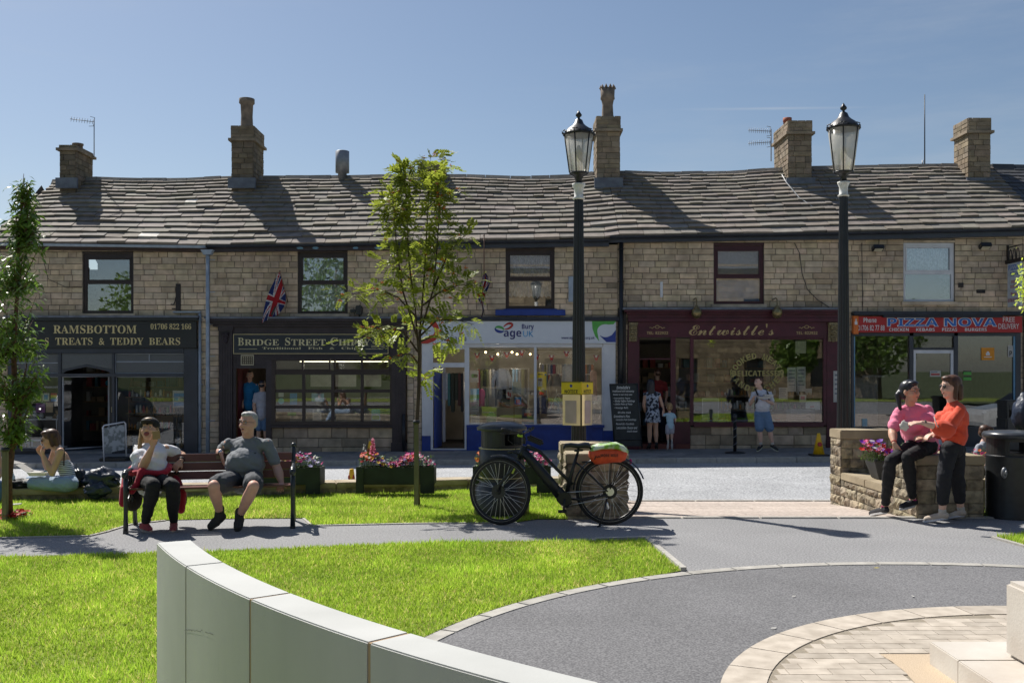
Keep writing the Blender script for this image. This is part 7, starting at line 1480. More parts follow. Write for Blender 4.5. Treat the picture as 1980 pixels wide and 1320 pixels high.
flatp('notice', 1610, 1627, 717, 777, .061, w_, 'white printed notice on the maroon pilaster behind the lamp post', 'notice', deco=ln)
for k_i, (x, y) in enumerate(((1375, 806), (1398, 806), (1440, 808), (1460, 806), (1490, 808))): mb = MB(); c0 = V((fx(x), D + .35, fz(816))); mb.lathe([(.02, 0), (.17, .01), (.2, .05), (.19, .055), (.16, .02)], c0, n=20); [mb.ell(c0 + V((.09 * cos(a), .09 * sin(a), .06)), (.055, .055, .04), n=8, m=6, mi=1) for a in (0, 1.3, 2.6, 3.9, 5.2)]; one(mb, 'food_platter', [M_whitep, [cm('pastry', (.45, .26, .08)), cm('ham', (.55, .22, .18)), cm('salad', (.15, .3, .05))][k_i % 3]], ['pastry platter at the left of the deli counter', 'ham platter second along the deli counter', 'salad platter behind the barrier post', 'pastry platter behind the standing man', 'ham platter right of the standing man'][k_i], 'platter', 'platters in the deli window')
mb = MB(); bp(mb, 1342, 1590, 816, 824, -.9, -.03); one(mb, 'window_counter', M_whitep, 'long pale counter inside the delicatessen window', 'counter')
flatp('easel_board', 1361, 1394, 770, 811, -.25, cm('faint_white', (.45, .45, .43)), 'white framed board standing in the delicatessen window', 'board', deco=[(.06, .94, .06, .94, cm('board_grey', (.22, .22, .2)))])
flatp('sticker', 1897.5, 1922.5, 672, 696, -.0, mat('orange_sticker', (.72, .28, .02), rough=.5), 'orange square sticker with a white house on the pizza shop window', 'sticker', deco=[(.35, .65, .42, .62, M_whitep), (.42, .58, .30, .42, M_whitep), (.2, .8, .72, .78, M_whitep)])
for a, b, c, e, m_, lab, dc in ((1863, 1878, 717, 724.5, gr, 'upper green hygiene rating sticker on the pizza shop window', [(0, 1, 0, .25, k_)]), (1863, 1878, 727, 735, gr, 'lower green hygiene rating sticker on the pizza shop window', [(0, 1, 0, .25, k_)]), (1798, 1819, 716, 728, w_, 'red and white sign on the pizza shop door', [(.1, .9, .5, .75, rd), (.1, .7, .15, .3, gy)]), (1667, 1677, 809, 824, cm('pale_blue_card', (.35, .5, .55)), 'pale blue leaflet low in the pizza shop left window', None), (1949, 1959, 668, 690, w_, 'white parking notice on the pizza shop right window', None)): flatp('sticker', a, b, c, e, .0, m_, lab, 'sticker', deco=dc)
mb = text_mb('P', fx(1951.5), fx(1956.5), fz(688), fz(678), D - .004, 'sans'); one(mb, 'parking_letter', k_, 'black letter P on the parking notice of the pizza shop', 'lettering')
mb = MB(); bp(mb, 1660, 1740, 730, 828, -1.6, -1.5); bp(mb, 1700, 1745, 726, 730, -2.0, -1.2); one(mb, 'service_counter', cm('grey_counter', (.3, .3, .29)), 'plain grey service counter inside the pizza takeaway', 'counter')
# things on the low wall
def crumple(c, rad, seed, amp=.35, n=26, m=18, flat=.0):
    mb = MB(); mb.ell((0, 0, 0), (1, 1, 1), n=n, m=m); out = []
    for v in mb.v: v = V(v); q = 1 + amp * noise.noise(v * 1.9 + V((seed, 0, 0))) + amp * .6 * noise.noise(v * 5 + V((0, seed, 0))); v = v * q; out.append((c[0] + v.x * rad[0], c[1] + v.y * rad[1], max(c[2] + v.z * rad[2], flat)))
    mb.v = out; return mb
M_nv = mat('navy_nylon', (.018, .03, .06), (.012, .02, .04), scale=5, rough=.4, bump=.8, bscale=9, bdist=.03, spec=.5)
YW = WL[1].y + .22; wz = WL[1].z + LWZ
c = P(193, 940, YW); t = thing('navy_rucksack', 'crumpled navy rucksack lying on the low wall behind the bench', 'rucksack', (c.x, c.y, wz)); mb = crumple((c.x, c.y, wz + .10), (.25, .19, .15), 3, flat=wz + .004); mb.build('sack', M_nv, t); mb = crumple((c.x + .05, c.y - .20, wz - .02), (.17, .07, .10), 8, flat=wz - .14); mb.build('front_flap', M_nv, t)
mb = MB(); mb.tube([(c.x + .18, c.y - .05, wz + .12), (c.x + .27, c.y - .08, wz + .10), (c.x + .3, c.y - .1, wz + .04)], .02, n=7); mb.build('strap', M_black, t)
c = P(153, 930, YW + .05); mb = crumple((c.x, c.y, wz + .10), (.10, .10, .14), 14, amp=.25, flat=wz + .003); one(mb, 'handbag', mat('black_leather', (.014, .015, .02), rough=.35, bump=.3, bscale=30), 'soft black handbag against the back of the striped top woman', 'handbag')
c = P(44, 948, YW); mb = crumple((c.x, c.y, wz + .03), (.26, .16, .075), 21, amp=.5, flat=wz - .05); one(mb, 'black_jacket', mat('black_jacket', (.012, .012, .014), rough=.7, bump=.6, bscale=14, bdist=.02), 'black jacket heaped on the low wall by the water bottle', 'jacket')
c = P(24, 935, YW - .03); t = thing('water_bottle', 'clear plastic water bottle standing on the low wall at the far left', 'bottle', (c.x, c.y, wz)); mb = MB(); mb.lathe([(.032, 0), (.034, .01), (.034, .06), (.031, .07), (.034, .08), (.034, .14), (.02, .175), (.013, .19)], (c.x, c.y, wz), n=16); mb.build('bottle', mat('clear_plastic', (.55, .65, .72), rough=.1, trans=.5), t); mb = MB(); mb.lathe([(.015, .19), (.015, .21)], (c.x, c.y, wz), n=12); mb.build('cap', M_whitep, t)
c = P(60, 938, YW - .04); mb = crumple((c.x, c.y, wz + .07), (.13, .07, .035), 5, amp=.5, flat=wz); one(mb, 'paper_bag', M_paper, 'crumpled white paper bag on the black jacket', 'bag')
g0 = G(25, 994); mb = MB(); mb.obox((g0.x + .02, g0.y, g0.z + .12), (1, .2, .04), (-.2, 1, 0), (0, 0, 1), .07, .04, .006); one(mb, 'white_card', M_paper, 'white card resting on the red flowers by the stake', 'card')
r = random.Random(31)
lit = MB()
for i in range(5):
    x, y = ((1695, 1100), (1825, 1098), (1535, 1155), (1765, 1155), (1496, 1217))[i]; g0 = G(x, y); mb = MB(); a = r.random() * 6; s_ = .018 + .01 * r.random(); mb.face([(g0.x + s_ * 1.6 * cos(a), g0.y + s_ * sin(a), .014), (g0.x - s_ * sin(a) * .5, g0.y + s_ * .5 * cos(a), .018), (g0.x - s_ * 1.6 * cos(a), g0.y - s_ * sin(a), .013), (g0.x + s_ * sin(a) * .5, g0.y - s_ * .5 * cos(a), .012)]); one(mb, 'fallen_leaf', [cm('yellow_leaf', (.5, .42, .12)), M_paper][i > 1], ['yellow leaf on the dark path beyond the paving border', 'small yellow leaf near the curved edging', 'white scrap lying on the dark path', 'white scrap near the paved circle', 'pale scrap on the dark path by the paving border'][i], 'litter')

def goods(xa, xb, ys, y1, label, seed):
  t = thing('goods_shelf', label, 'shelf', (fx((xa + xb) / 2), D + .5, fz(ys[-1]))); mb = MB(); r = random.Random(seed)
  for y in ys: bp(mb, xa, xb, y, y + 1.6, -.75, -.5)
  for x in (xa, (xa + xb) / 2, xb - 2): bp(mb, x, x + 1.5, ys[0] - 15, y1, -.7, -.66)
  mb.build('frame', mats_shelf, t)
  for y in ys:
    x = xa + 3
    while x < xb - 5:
        h = r.uniform(6, 17); w0 = r.uniform(3, 6); c_ = r.choice([('jar_amber', (.45, .2, .04)), ('jar_red', (.4, .05, .04)), ('jar_green', (.12, .25, .06)), ('jar_cream', (.55, .5, .38)), ('jar_white', (.6, .6, .6)), ('jar_dark', (.05, .03, .03))]); q = w0 / S / 2; H = h / S
        mb = MB(); mb.lathe([(q * .9, 0), (q, .01), (q, H * .7), (q * .55, H * .82), (q * .55, H)], (fx(x + w0 / 2), D + .6, fz(y)), n=10); mb.build('jar', cm(*c_), t); x += w0 + r.uniform(.6, 5)
goods(1400, 1588, (765, 792), 816, 'two tier shelf of jars and bottles behind the delicatessen window', 8); goods(228, 326, (768, 800, 832), 867, 'three tier shelf of sweet jars behind the right window of the sweet shop', 9)
# ------------------------------------------------------------ people
SKIN = {}
def skin(k, c): SKIN[k] = mat('skin_' + k, c, tuple(x * .88 for x in c), scale=12, rough=.55, spec=.35, bump=.05); SKIN[k].node_tree.nodes['Principled BSDF'].inputs['Subsurface Weight'].default_value = .06
skin('tan', (.60, .36, .25)); skin('fair', (.68, .44, .34)); skin('ruddy', (.66, .38, .29))
def cloth(n, c, c2=None, b=.5, bs=9, **k): return MATS.get(n) or mat(n, c, c2 or tuple(x * .82 for x in c), scale=3, rough=.85, bump=b, bscale=bs, bdist=.02, sheen=.15 if max(c) > .1 else 0, **k)
def remesh(mb, name, m, parent, vox=.008, smooth=3, label=None, fold=0):
    off = WM[parent].inverted(); me = mb.mesh('tmp', off); o = bpy.data.objects.new('tmp', me); COL.objects.link(o)
    r_ = o.modifiers.new('r', 'REMESH'); r_.mode = 'VOXEL'; r_.voxel_size = vox; r_.use_smooth_shade = True
    if smooth: s_ = o.modifiers.new('s', 'SMOOTH'); s_.iterations = smooth; s_.factor = .5
    n = bpy.data.meshes.new_from_object(o.evaluated_get(bpy.context.evaluated_depsgraph_get())); bpy.data.objects.remove(o); bpy.data.meshes.remove(me)
    if fold:                                # creases in the cloth
        c = np.empty(len(n.vertices) * 3); n.vertices.foreach_get('co', c); c = c.reshape(-1, 3); nn = np.empty_like(c); n.vertex_normals.foreach_get('vector', nn.reshape(-1))
        h = np.array([noise.noise((a * 9 + b * 3, b * 9, z * 20 + a * 9)) + .5 * abs(noise.noise((a * 22, b * 22, z * 9 - a * 14))) for a, b, z in c]); c += nn * (h * fold)[:, None]; n.vertices.foreach_set('co', c.ravel())
    n.name = name; n.materials.clear(); n.materials.append(m); n.polygons.foreach_set('use_smooth', [True] * len(n.polygons))
    return link(name, n, parent, label)
def basis(s_, f, u): return Matrix((s_, f, u)).transposed()
def hand(mb, w_, d, n, s_=1.0, curl=.5, flip=1):
    d = V(d).normalized(); n = V(n); n = (n - d * n.dot(d)).normalized(); sd_ = d.cross(n) * flip
    for i in range(4):
        k = w_ + d * .078 * s_ + sd_ * (i - 1.5) * .0215 * s_; mb.cap(w_ + d * .012 + sd_ * (i - 1.5) * .011 * s_, k, .015 * s_, .0125 * s_, 8); L_ = (.9, 1.0, .95, .76)[i] * s_; p = k; a = 0; q = d
        for L2, r0, r1 in ((.042, .0092, .0085), (.027, .0085, .0078), (.021, .0078, .0068)): a += curl * (.75 + .08 * i); q = d * cos(a) + n * sin(a) + sd_ * (i - 1.5) * .05; e = p + q.normalized() * L2 * L_; mb.cap(p, e, r0 * s_, r1 * s_, 8); p = e
    b = w_ + d * .025 * s_ - sd_ * .022 * s_; e = b + (d * .6 - sd_ * .75 + n * .25).normalized() * .042 * s_; mb.cap(b, e, .0145 * s_, .011 * s_, 8); mb.cap(e, e + (d * .9 - sd_ * .2 + n * .5 * (curl + .2)).normalized() * .03 * s_, .0105 * s_, .0085 * s_, 8)
def head(mb, c, f, u, s_=1.0, smile=0, fat=1.0):
    f = V(f).normalized(); u = V(u); u = (u - f * u.dot(f)).normalized(); r_ = f.cross(u); R = basis(r_, f, u); q = lambda a, b, z: c + (r_ * a + f * b + u * z) * s_; E = lambda a, b, z, x, y, w_: mb.ell(q(a, b, z), (x * s_, y * s_, w_ * s_), R, 16, 12)
    E(0, -.012, .035, .076, .094, .082); E(0, .018, -.02, .066 * fat, .070, .075); E(0, .038, -.072, .044 * fat, .042, .036); E(0, .062, -.092, .024, .022, .018)
    for s2 in (-1, 1): E(s2 * .036, .058, -.028, .024 * fat, .026, .026); E(s2 * .077 * (.5 + .5 * fat), -.008, -.008, .010, .020, .031); E(s2 * .028, .076, .030, .022, .014, .009); E(s2 * .014, .093, -.028, .009, .010, .008)
    mb.cap(q(0, .084, .022), q(0, .104, -.020), .008 * s_, .013 * s_, 10); E(0, .083, -.052, .022, .012, .006); E(0, .080, -.063, .020, .012, .007)
    return q, R
def torso(mb, J, g=1.0, o=0.0, belly=0.0, hem=0.0, hips=1.0, bust=0.0):
    sd_ = (J['sb'] - J['sa']).normalized(); up = (J['nk'] - J['pe']).normalized(); f = V(J.get('tf', (0, -1, 0))); f = (f - up * f.dot(up)).normalized(); s2 = f.cross(up); s2 = s2 if s2.dot(sd_) > 0 else -s2; R = basis(s2, f, up); pe, ch, k = J['pe'], J['ch'], J.get('k', 1.0)
    A = lambda p, x, y, z: mb.ell(p, ((x * g + o) * k, (y * g + o) * k, (z + o) * k), R, 18, 12)
    A(pe, .155 * hips, .115 * hips, .13); A(pe.lerp(ch, .45), .140 + belly * .2, .105 + belly * .3, .16); A(pe.lerp(ch, .85), .150, .108, .16); A(ch, .145, .10, .12)
    if belly: mb.ell(pe.lerp(ch, .38) + f * .05 * k, ((.14 + belly * .25 + o) * k, (.10 + belly * .4 + o) * k, (.17 + o) * k), R, 18, 12)
    if bust:
        for q in (-1, 1): mb.ell(pe.lerp(ch, .80) + (f * .075 + s2 * q * .075) * k, ((.075 + bust * .2 + o) * k, (.06 + bust * .3 + o) * k, (.075 + o) * k), R, 14, 10)
    for a in ('sa', 'sb'): mb.cap(J['nk'] - up * .035 * k, J[a] - up * .012 * k, (.052 + o * .6) * k, (.044 + o * .5) * k, 12); mb.cap(ch + up * .035 * k, J[a] - up * .01 * k, (.068 + o * .6) * k, (.047 * g + o * .6) * k, 14)
    if hem: mb.cap(pe, pe - up * hem * k, (.13 * hips * g + o) * k, (.14 * hips * g + o) * k, 18)
def limb(mb, a, b, r0, r1, o=0, fr=1.0, bulge=0.0):
    e = a.lerp(b, fr); r2 = r0 + (r1 - r0) * fr
    if bulge: m_ = a.lerp(e, .35); mb.cap(a, m_, r0 + o, r0 * (1 + bulge) + o, 12); mb.cap(m_, e, r0 * (1 + bulge) + o, r2 + o, 12)
    else: mb.cap(a, e, r0 + o, r2 + o, 12)
def person(label, J, sk='fair', vox=.0075, top=None, bot=None, shoes=None, hair=None, g=1.0, belly=0.0, bust=0.0, hips=1.0, hands=True, face=True, group=None, skirt=None, fat=1.0, armg=1.0, legg=1.0, smile=0):
    for k_ in list(J):
        if k_ != 'k': J[k_] = V(J[k_])
    k = J.get('k', 1.0); z0 = min(v.z for kk, v in J.items() if kk[0] in 'pat' and kk not in ('tf',)); t = thing('person', label, 'person', (J['pe'].x, J['pe'].y, max(z0 - .05, -.6) if z0 < 5 else 0), group=group); t.name = 'person'
    mb = MB(); torso(mb, J, g * .93, -.012, belly * .4, hips=hips * .96); mb.cap(J['nk'] - V((0, 0, .03)), J['hd'] - V((0, 0, .06 * k)), .058 * k * fat, .056 * k * fat, 14)
    q, R = head(mb, J['hd'], J['ff'], J.get('hu', (0, 0, 1)), 1.09 * k if k > .8 else .92, smile, fat)
    for s_ in 'ab':
        S_, E_2, W_ = J['s' + s_], J['e' + s_], J['w' + s_]; limb(mb, S_, E_2, .050 * k * armg, .040 * k * armg); limb(mb, E_2, W_, .041 * k * armg, .026 * k, bulge=.1)
        if hands and 'h' + s_ in J: hand(mb, W_, J['h' + s_], J.get('n' + s_, (0, 0, -1)), k * .98, J.get('c' + s_, V((.4, 0, 0))).x, 1 if s_ == 'a' else -1)
        H_, K_, A_, T_ = J['h' + s_ + 'p'], J['k' + s_], J['a' + s_], J['t' + s_]; limb(mb, H_, K_, .086 * k * legg, .058 * k * legg); limb(mb, K_, A_, .057 * k * legg, .036 * k, bulge=.08); mb.cap(A_ - V((0, 0, .02)), A_.lerp(T_, .85), .034 * k, .026 * k, 10)
    remesh(mb, 'body', SKIN[sk], t, vox, 3)
    hs = (1.09 * k if k > .8 else .92)
    if face:
        for s2 in (-1, 1): e = MB(); e.ell(q(s2 * .030, .079, .012), (.012 * hs, .008 * hs, .0075 * hs), R); eo = e.build('eye', M_lace, t); e = MB(); e.ell(q(s2 * .030, .0855, .012), (.0055 * hs, .003 * hs, .0055 * hs), R); e.build('iris', M_bk, eo); e = MB(); e.cap(q(s2 * .014, .092, .036), q(s2 * .046, .080, .038), .0042 * hs, .003 * hs, 6); e.build('eyebrow', hair if hair else M_bk, t)
        e = MB(); e.ell(q(0, .091, -.057 - .006 * smile), ((.022 + .006 * smile) * hs, .008 * hs, (.005 + .016 * smile) * hs), R); e.build('mouth', MATS.get('mouth') or mat('mouth', (.24, .07, .06), rough=.4), t)
    if top:
        m = MB(); o = top.get('o', .014); J2 = dict(J); J2['pe'] = J['pe'].lerp(J['ch'], top.get('lift', 0)); torso(m, J2, g, o, belly, top.get('hem', 0), hips=hips * top.get('hw', 1), bust=bust)
        if top.get('strapless'): m = MB(); torso(m, {**J, 'sa': J['ch'], 'sb': J['ch'], 'ch': J['pe'].lerp(J['ch'], .62), 'nk': J['nk']}, g * .93, .006, belly, hips=hips * .9)
        else:
            sl = top.get('sl', .6)
            for s_ in 'ab':
                limb(m, J['s' + s_], J['e' + s_], .043 * k * armg, .042 * k * armg + top.get('fl', .012) * .6, o * .6, min(sl, 1))
                if sl > 1: limb(m, J['e' + s_], J['w' + s_], .046 * k * armg + top.get('fl', .012), .034 * k + top.get('fl', 0), o * .5, sl - 1)
        to = remesh(m, top.get('name', 'shirt'), top['m'], t, vox * 1.15, 3, fold=.011 * k)
        if top.get('fn'): top['fn'](to, J, q)
    if bot:
        m = MB(); o = bot.get('o', .008); fr = bot['fr']; up = (J['nk'] - J['pe']).normalized(); m.ell(J['pe'] - up * .02, ((.158 * hips * g + o) * k, (.118 * hips * g + o) * k, .12 * k), basis((J['sb'] - J['sa']).normalized(), V(J.get('tf', (0, -1, 0))), up), 18, 12)
        for s_ in 'ab':
            H_, K_, A_ = J['h' + s_ + 'p'], J['k' + s_], J['a' + s_]; limb(m, H_, K_, .092 * k * legg, .062 * k * legg + bot.get('fl', 0), o, min(fr, 1))
            if fr > 1: limb(m, K_, A_, .060 * k * legg + bot.get('fl', 0), .038 * k + bot.get('fl', 0), o, fr - 1, bulge=.08)
        remesh(m, bot.get('name', 'trousers'), bot['m'], t, vox * 1.15, 2, fold=.009 * k)
    if skirt:
        m = MB(); torso(m, J, g, .02, 0, hips=hips); zt_, zb_, wt, wb_ = skirt['z']; c = J['pe']; m.lathe([(.01, zb_ - .001), (wb_, zb_), ((wb_ + wt) / 2, (zb_ + zt_) / 2), (wt, zt_), (.01, zt_ + .001)], (c.x, c.y, 0), n=22); remesh(m, 'dress', skirt['m'], t, vox * 1.2, 3, fold=.012)
    if shoes:
        for s_ in 'ab':
            A_, T_ = J['a' + s_], J['t' + s_]; d = (T_ - A_); d.z = 0; d = d.normalized() if d.length > .01 else V((0, -1, 0)); dn = (T_ - (V((A_.x, A_.y, A_.z - .075 * k)))); heel = V((A_.x, A_.y, A_.z - .068 * k)) - d * .045 * k; toe = T_
            m = MB(); ax = (toe - heel); L_ = ax.length; axn = ax.normalized(); upv = V((0, 0, 1)) - axn * axn.z; upv.normalize(); sv = axn.cross(upv)
            b = shoes.get('w', 1); m.cap(heel + upv * .038 * k, heel + ax * .5 + upv * .036 * k, .038 * k * b, .042 * k * b, 12); m.cap(heel + ax * .45 + upv * .034 * k, toe - axn * .035 * k + upv * .030 * k, .044 * k * b, .034 * k * b, 12); m.cap(heel + upv * .04 * k + axn * .04 * k, A_ + V((0, 0, shoes.get('h', -.0))), .042 * k * b, .040 * k * b, 12)
            so_ = remesh(m, 'shoe', shoes['m'], t, vox, 2); m = MB(); n = 20
            for z in (-.004, .018): m.addv([heel + axn * (L_ * .5 + (L_ * .5 + .012 * k) * cos(2 * pi * j / n)) + sv * (.044 * k) * sin(2 * pi * j / n) * (1 if abs(cos(2 * pi * j / n)) < .6 else .9) + upv * z for j in range(n)])
            m.addf([(j, (j + 1) % n, (j + 1) % n + n, j + n) for j in range(n)] + [tuple(range(n)), tuple(range(2 * n - 1, n - 1, -1))]); m.build('sole', shoes.get('s', M_whitep), so_)
            if shoes.get('sock'): m = MB(); m.cap(A_ - V((0, 0, .0)), A_.lerp(J['k' + s_], shoes.get('sh', .2)), .040 * k, .042 * k, 12); m.build('sock', shoes['sock'], t)
    return t, q, R, J
def hairdo(t, q, R, m, hs=1.08, back=.0, length=0.0, fringe=.05, vox=.007, pony=False, short=False, lab='hair', side=0):
    b = MB(); E = lambda a, bb, z, x, y, w_: b.ell(q(a, bb, z), (x * hs, y * hs, w_ * hs), R, 16, 12)
    if short: E(0, -.024, .048, .079, .090, .076); E(0, -.05, .0, .07, .058, .065); E(0, .03, .088, .055, .05, .032)
    else:
        E(0, -.022, .045, .085, .100, .084); E(0, -.055, -.01, .078, .060, .085); E(0, .035, .092, .06, .055, .03)
        if length:
            for s_ in (-1, 1): b.cap(q(s_ * .070, -.012, .02), q(s_ * .072, .0 - .02 * back, -length), .024 * hs, .022 * hs, 10); b.cap(q(s_ * .04, -.07, .0), q(s_ * .045, -.07, -length), .04 * hs, .032 * hs, 10)
            b.cap(q(0, -.08, 0), q(0, -.075, -length), .05 * hs, .035 * hs, 10)
    if pony: b.cap(q(0, -.10, .03), q(.07, -.10, -.04), .030 * hs, .034 * hs, 10); b.cap(q(.07, -.10, -.04), q(.085, -.05, -.24), .034 * hs, .014 * hs, 10)
    return remesh(b, lab, m, t, vox, 2)
def glasses(t, q, R, dark=True, hs=1.0):
    b = MB()
    for s_ in (-1, 1):
        if dark: b.ell(q(s_ * .032, .092, .010), (.025 * hs, .006 * hs, .019 * hs), R, 16, 8)
        pts = [q(s_ * .032 + .025 * cos(a), .094 - .004, .010 + .018 * sin(a)) for a in [2 * pi * i / 14 for i in range(15)]]; b.tube(pts, .0018 * hs, n=5); b.tube([q(s_ * .056, .088, .014), q(s_ * .079, .04, .012), q(s_ * .082, -.01, .008)], .002 * hs, n=5)
    b.tube([q(-.008, .098, .014), q(.008, .098, .014)], .0028 * hs, n=5); return b.build('sunglasses' if dark else 'glasses', M_bk, t)
HB = mat('blonde_hair', (.42, .28, .13), (.22, .13, .06), scale=30, rough=.5, stretch=(1, 1, .2), bump=.5); HBr = mat('brown_hair', (.12, .055, .03), (.05, .025, .015), scale=30, rough=.45, stretch=(1, 1, .2), bump=.5); HBk = mat('black_hair', (.012, .012, .016), (.03, .03, .04), scale=30, rough=.35, stretch=(1, 1, .2), bump=.5); HG = mat('grey_hair', (.45, .44, .43), (.28, .27, .27), scale=40, rough=.6, bump=.5)
# 1 woman laughing on the bench
Jw = dict(pe=P(291, 921, 10.76), ch=P(293, 877, 10.86), nk=P(292, 856, 10.90), hd=P(288, 832, 10.88), ff=(.12, -.93, .36), hu=(-.05, .36, .93), sa=P(267, 870, 10.86), ea=P(275, 905, 10.60), wa=P(295, 863, 10.50), ha=(.15, .05, 1), na=(.3, -.3, .0), ca=(.45, 0, 0), sb=P(321, 868, 10.92), eb=P(352, 880, 11.10), wb=P(350, 890, 10.93), hb=(-.35, -.5, -.55), nb=(-.3, .3, -1), cb=(.45, 0, 0),
          hap=P(279, 930, 10.74), ka=P(297, 938, 10.26), aa=P(281, 1011, 10.42), ta=G(293, 1030), hbp=P(304, 930, 10.78), kb=P(334, 939, 10.30), ab=P(336, 1010, 10.50), tb=G(334, 1030))
t, q, R, J = person('person in white top and black cap laughing on the left of the bench', Jw, 'tan', top=dict(m=cloth('white_top', (.74, .75, .80)), o=.018, sl=.55, fl=.018, hem=.05), bot=dict(m=cloth('black_leggings', (.012, .012, .014), b=.2), fr=1.92, o=.006, name='leggings'), shoes=dict(m=cloth('red_trainers', (.32, .06, .07), b=.2), s=cm('grey_sole', (.3, .28, .28))), hair=HB, belly=.10, bust=.12, hips=1.08, armg=1.1, legg=1.06, smile=1, fat=1.05)
hairdo(t, q, R, HB, length=.18, back=-1); m = MB(); m.ell(q(0, -.015, .066), (.106, .122, .083), R, 18, 12); m.ell(q(0, .105, .058), (.075, .06, .011), R, 16, 8); co = remesh(m, 'cap', cloth('black_cap', (.014, .015, .017), b=.2), t, .007, 2)
Mred = cloth('red_jacket', (.42, .012, .035), (.30, .01, .025), b=.6, bs=7); m = MB(); pe = J['pe'] + V((0, 0, .09))
ws = [pe + V((.205 * cos(a), -.02 + .185 * sin(a), -.01 + .03 * sin(a) + .015 * sin(3 * a))) for a in [2 * pi * i / 16 for i in range(17)]]
for a, b in zip(ws, ws[1:]): m.cap(a, b, .034, .034, 8)
kn = pe + V((-.01, -.215, -.01)); m.cap(kn, kn + V((-.03, -.05, -.12)), .042, .036, 10); m.cap(kn + V((-.03, -.05, -.12)), kn + V((-.07, -.10, -.20)), .036, .034, 10); m.ell(kn, (.05, .035, .035))
for pts in ([P(246, 915, 10.85), P(241, 945, 10.72), P(238, 972, 10.66)], [P(340, 925, 10.95), P(352, 955, 10.85), P(350, 985, 10.8)]):
    for a, b in zip(pts, pts[1:]): m.cap(a, b, .05, .045, 10)
remesh(m, 'tied_jacket', Mred, t, .009, 3); m = MB(); m.ell(P(256, 965, 10.80), (.11, .05, .13)); m.ell(P(346, 965, 10.9), (.09, .05, .12)); m.build('jacket_lining', cloth('dark_lining', (.02, .015, .015)), t)
m = MB(); m.lathe([(.036, -.012), (.036, .012), (.033, .013)], J['wb'].lerp(J['eb'], .12), n=16, axis=(J['wb'] - J['eb']).normalized()); m.build('wristband', M_bk, t)
hw = J['wa'] + V((.03, -.03, .08)); m = MB(); m.obox(hw + V((.03, -.03, .045)), (1, .3, .1), (-.3, 1, 0), (-.1, 0, 1), .038, .006, .045); one(m, 'phone', cm('tan_phone_case', (.34, .22, .11)), 'tan cased phone held up before the laughing face', 'phone')
c = J['wb'] + V((-.06, -.05, -.09)); m = MB(); m.ell(c, (.03, .008, .022)); m.ell(c + V((.03, -.01, -.035)), (.03, .008, .022)); m.tube([c, c + V((.05, 0, .03))], .004, n=5); one(m, 'sunglasses', M_bk, 'folded sunglasses hanging from a hand over the bench back', 'sunglasses')
# 2 man on the bench
Jm = dict(pe=P(473, 919, 10.98), ch=P(477, 868, 11.06), nk=P(479, 845, 11.08), hd=P(480, 818, 11.02), ff=(-.42, -.9, .02), sa=P(442, 858, 11.06), ea=P(426, 872, 11.28), wa=P(428, 876, 11.00), ha=(.25, -.2, -1), na=(.8, .5, .1), ca=(.25, 0, 0), sb=P(517, 858, 11.04), eb=P(536, 905, 11.02), wb=P(545, 934, 10.88), hb=(.05, -.85, -.35), nb=(0, -.3, -1), cb=(.15, 0, 0),
          hap=P(459, 925, 10.92), ka=P(413, 939, 10.40), aa=P(425, 992, 10.60), ta=G(406, 1025), hbp=P(489, 925, 10.95), kb=P(490, 940, 10.40), ab=P(463, 998, 10.58), tb=G(458, 1027))
def tee_print(o, J, q):
    m = MB(); c = J['pe'].lerp(J['ch'], .80) + V((.06, -.148, 0)); text_mb('BOOST', c.x - .09, c.x + .09, c.z - .01, c.z + .035, c.y, 'sans', mb=m); m.box(c.x - .07, c.x + .07, c.y - .002, c.y + .002, c.z - .035, c.z - .026); m.build('chest_print', cm('faded_navy', (.02, .025, .04)), o, fixn=False)
t, q, R, J = person('person with grey hair and grey shorts sitting on the right of the bench', Jm, 'ruddy', top=dict(m=cloth('slate_tee', (.18, .195, .215), (.14, .15, .17), b=.6), o=.018, sl=.70, fl=.012, hem=.02, fn=tee_print), bot=dict(m=cloth('charcoal_shorts', (.065, .07, .08)), fr=.80, o=.016, fl=.025, name='shorts'), shoes=dict(m=cloth('dark_boots', (.045, .042, .040), b=.5), s=cm('dark_sole', (.06, .055, .05)), h=.05, w=1.22, sock=M_bk, sh=.24), hair=HG, g=1.10, belly=.20, hips=1.1, armg=1.18, legg=1.06, fat=1.12, smile=.15)
hairdo(t, q, R, HG, short=True); glasses(t, q, R, False); m = MB(); w2 = J['wa'].lerp(J['ea'], .12); m.lathe([(.036, -.012), (.038, 0), (.036, .012)], w2, n=16, axis=(J['wa'] - J['ea']).normalized()); wo_ = m.build('wristwatch', M_bk, t); m = MB(); m.lathe([(.021, 0), (.022, .009), (.018, .012)], w2 + V((0, -.033, .02)), n=18, axis=(0, -1, .6)); m.build('watch_face', M_chrome, wo_)
# 3 woman in a striped top eating on the low wall
Js = dict(pe=P(134, 930, 13.35), ch=P(121, 885, 13.40), nk=P(112, 862, 13.42), hd=P(97, 849, 13.42), ff=(-1, -.25, -.25), hu=(-.1, 0, 1), tf=(-.92, .1, -.2), sa=P(117, 872, 13.24), ea=P(101, 915, 13.18), wa=P(85, 882, 13.22), ha=(-.5, .1, .8), na=(.5, .6, .3), ca=(.55, 0, 0), sb=P(107, 870, 13.60), eb=P(93, 908, 13.60), wb=P(82, 880, 13.5), hb=(-.4, -.1, .8), nb=(.4, -.6, .2), cb=(.55, 0, 0),
          hap=P(130, 936, 13.22), ka=P(66, 934, 13.30), aa=P(62, 975, 13.75), ta=P(45, 985, 13.8), hbp=P(130, 934, 13.48), kb=P(62, 930, 13.62), ab=P(58, 975, 13.9), tb=P(45, 985, 13.9))
ms = cloth('striped_cloth', (1, 1, 1), b=.2)
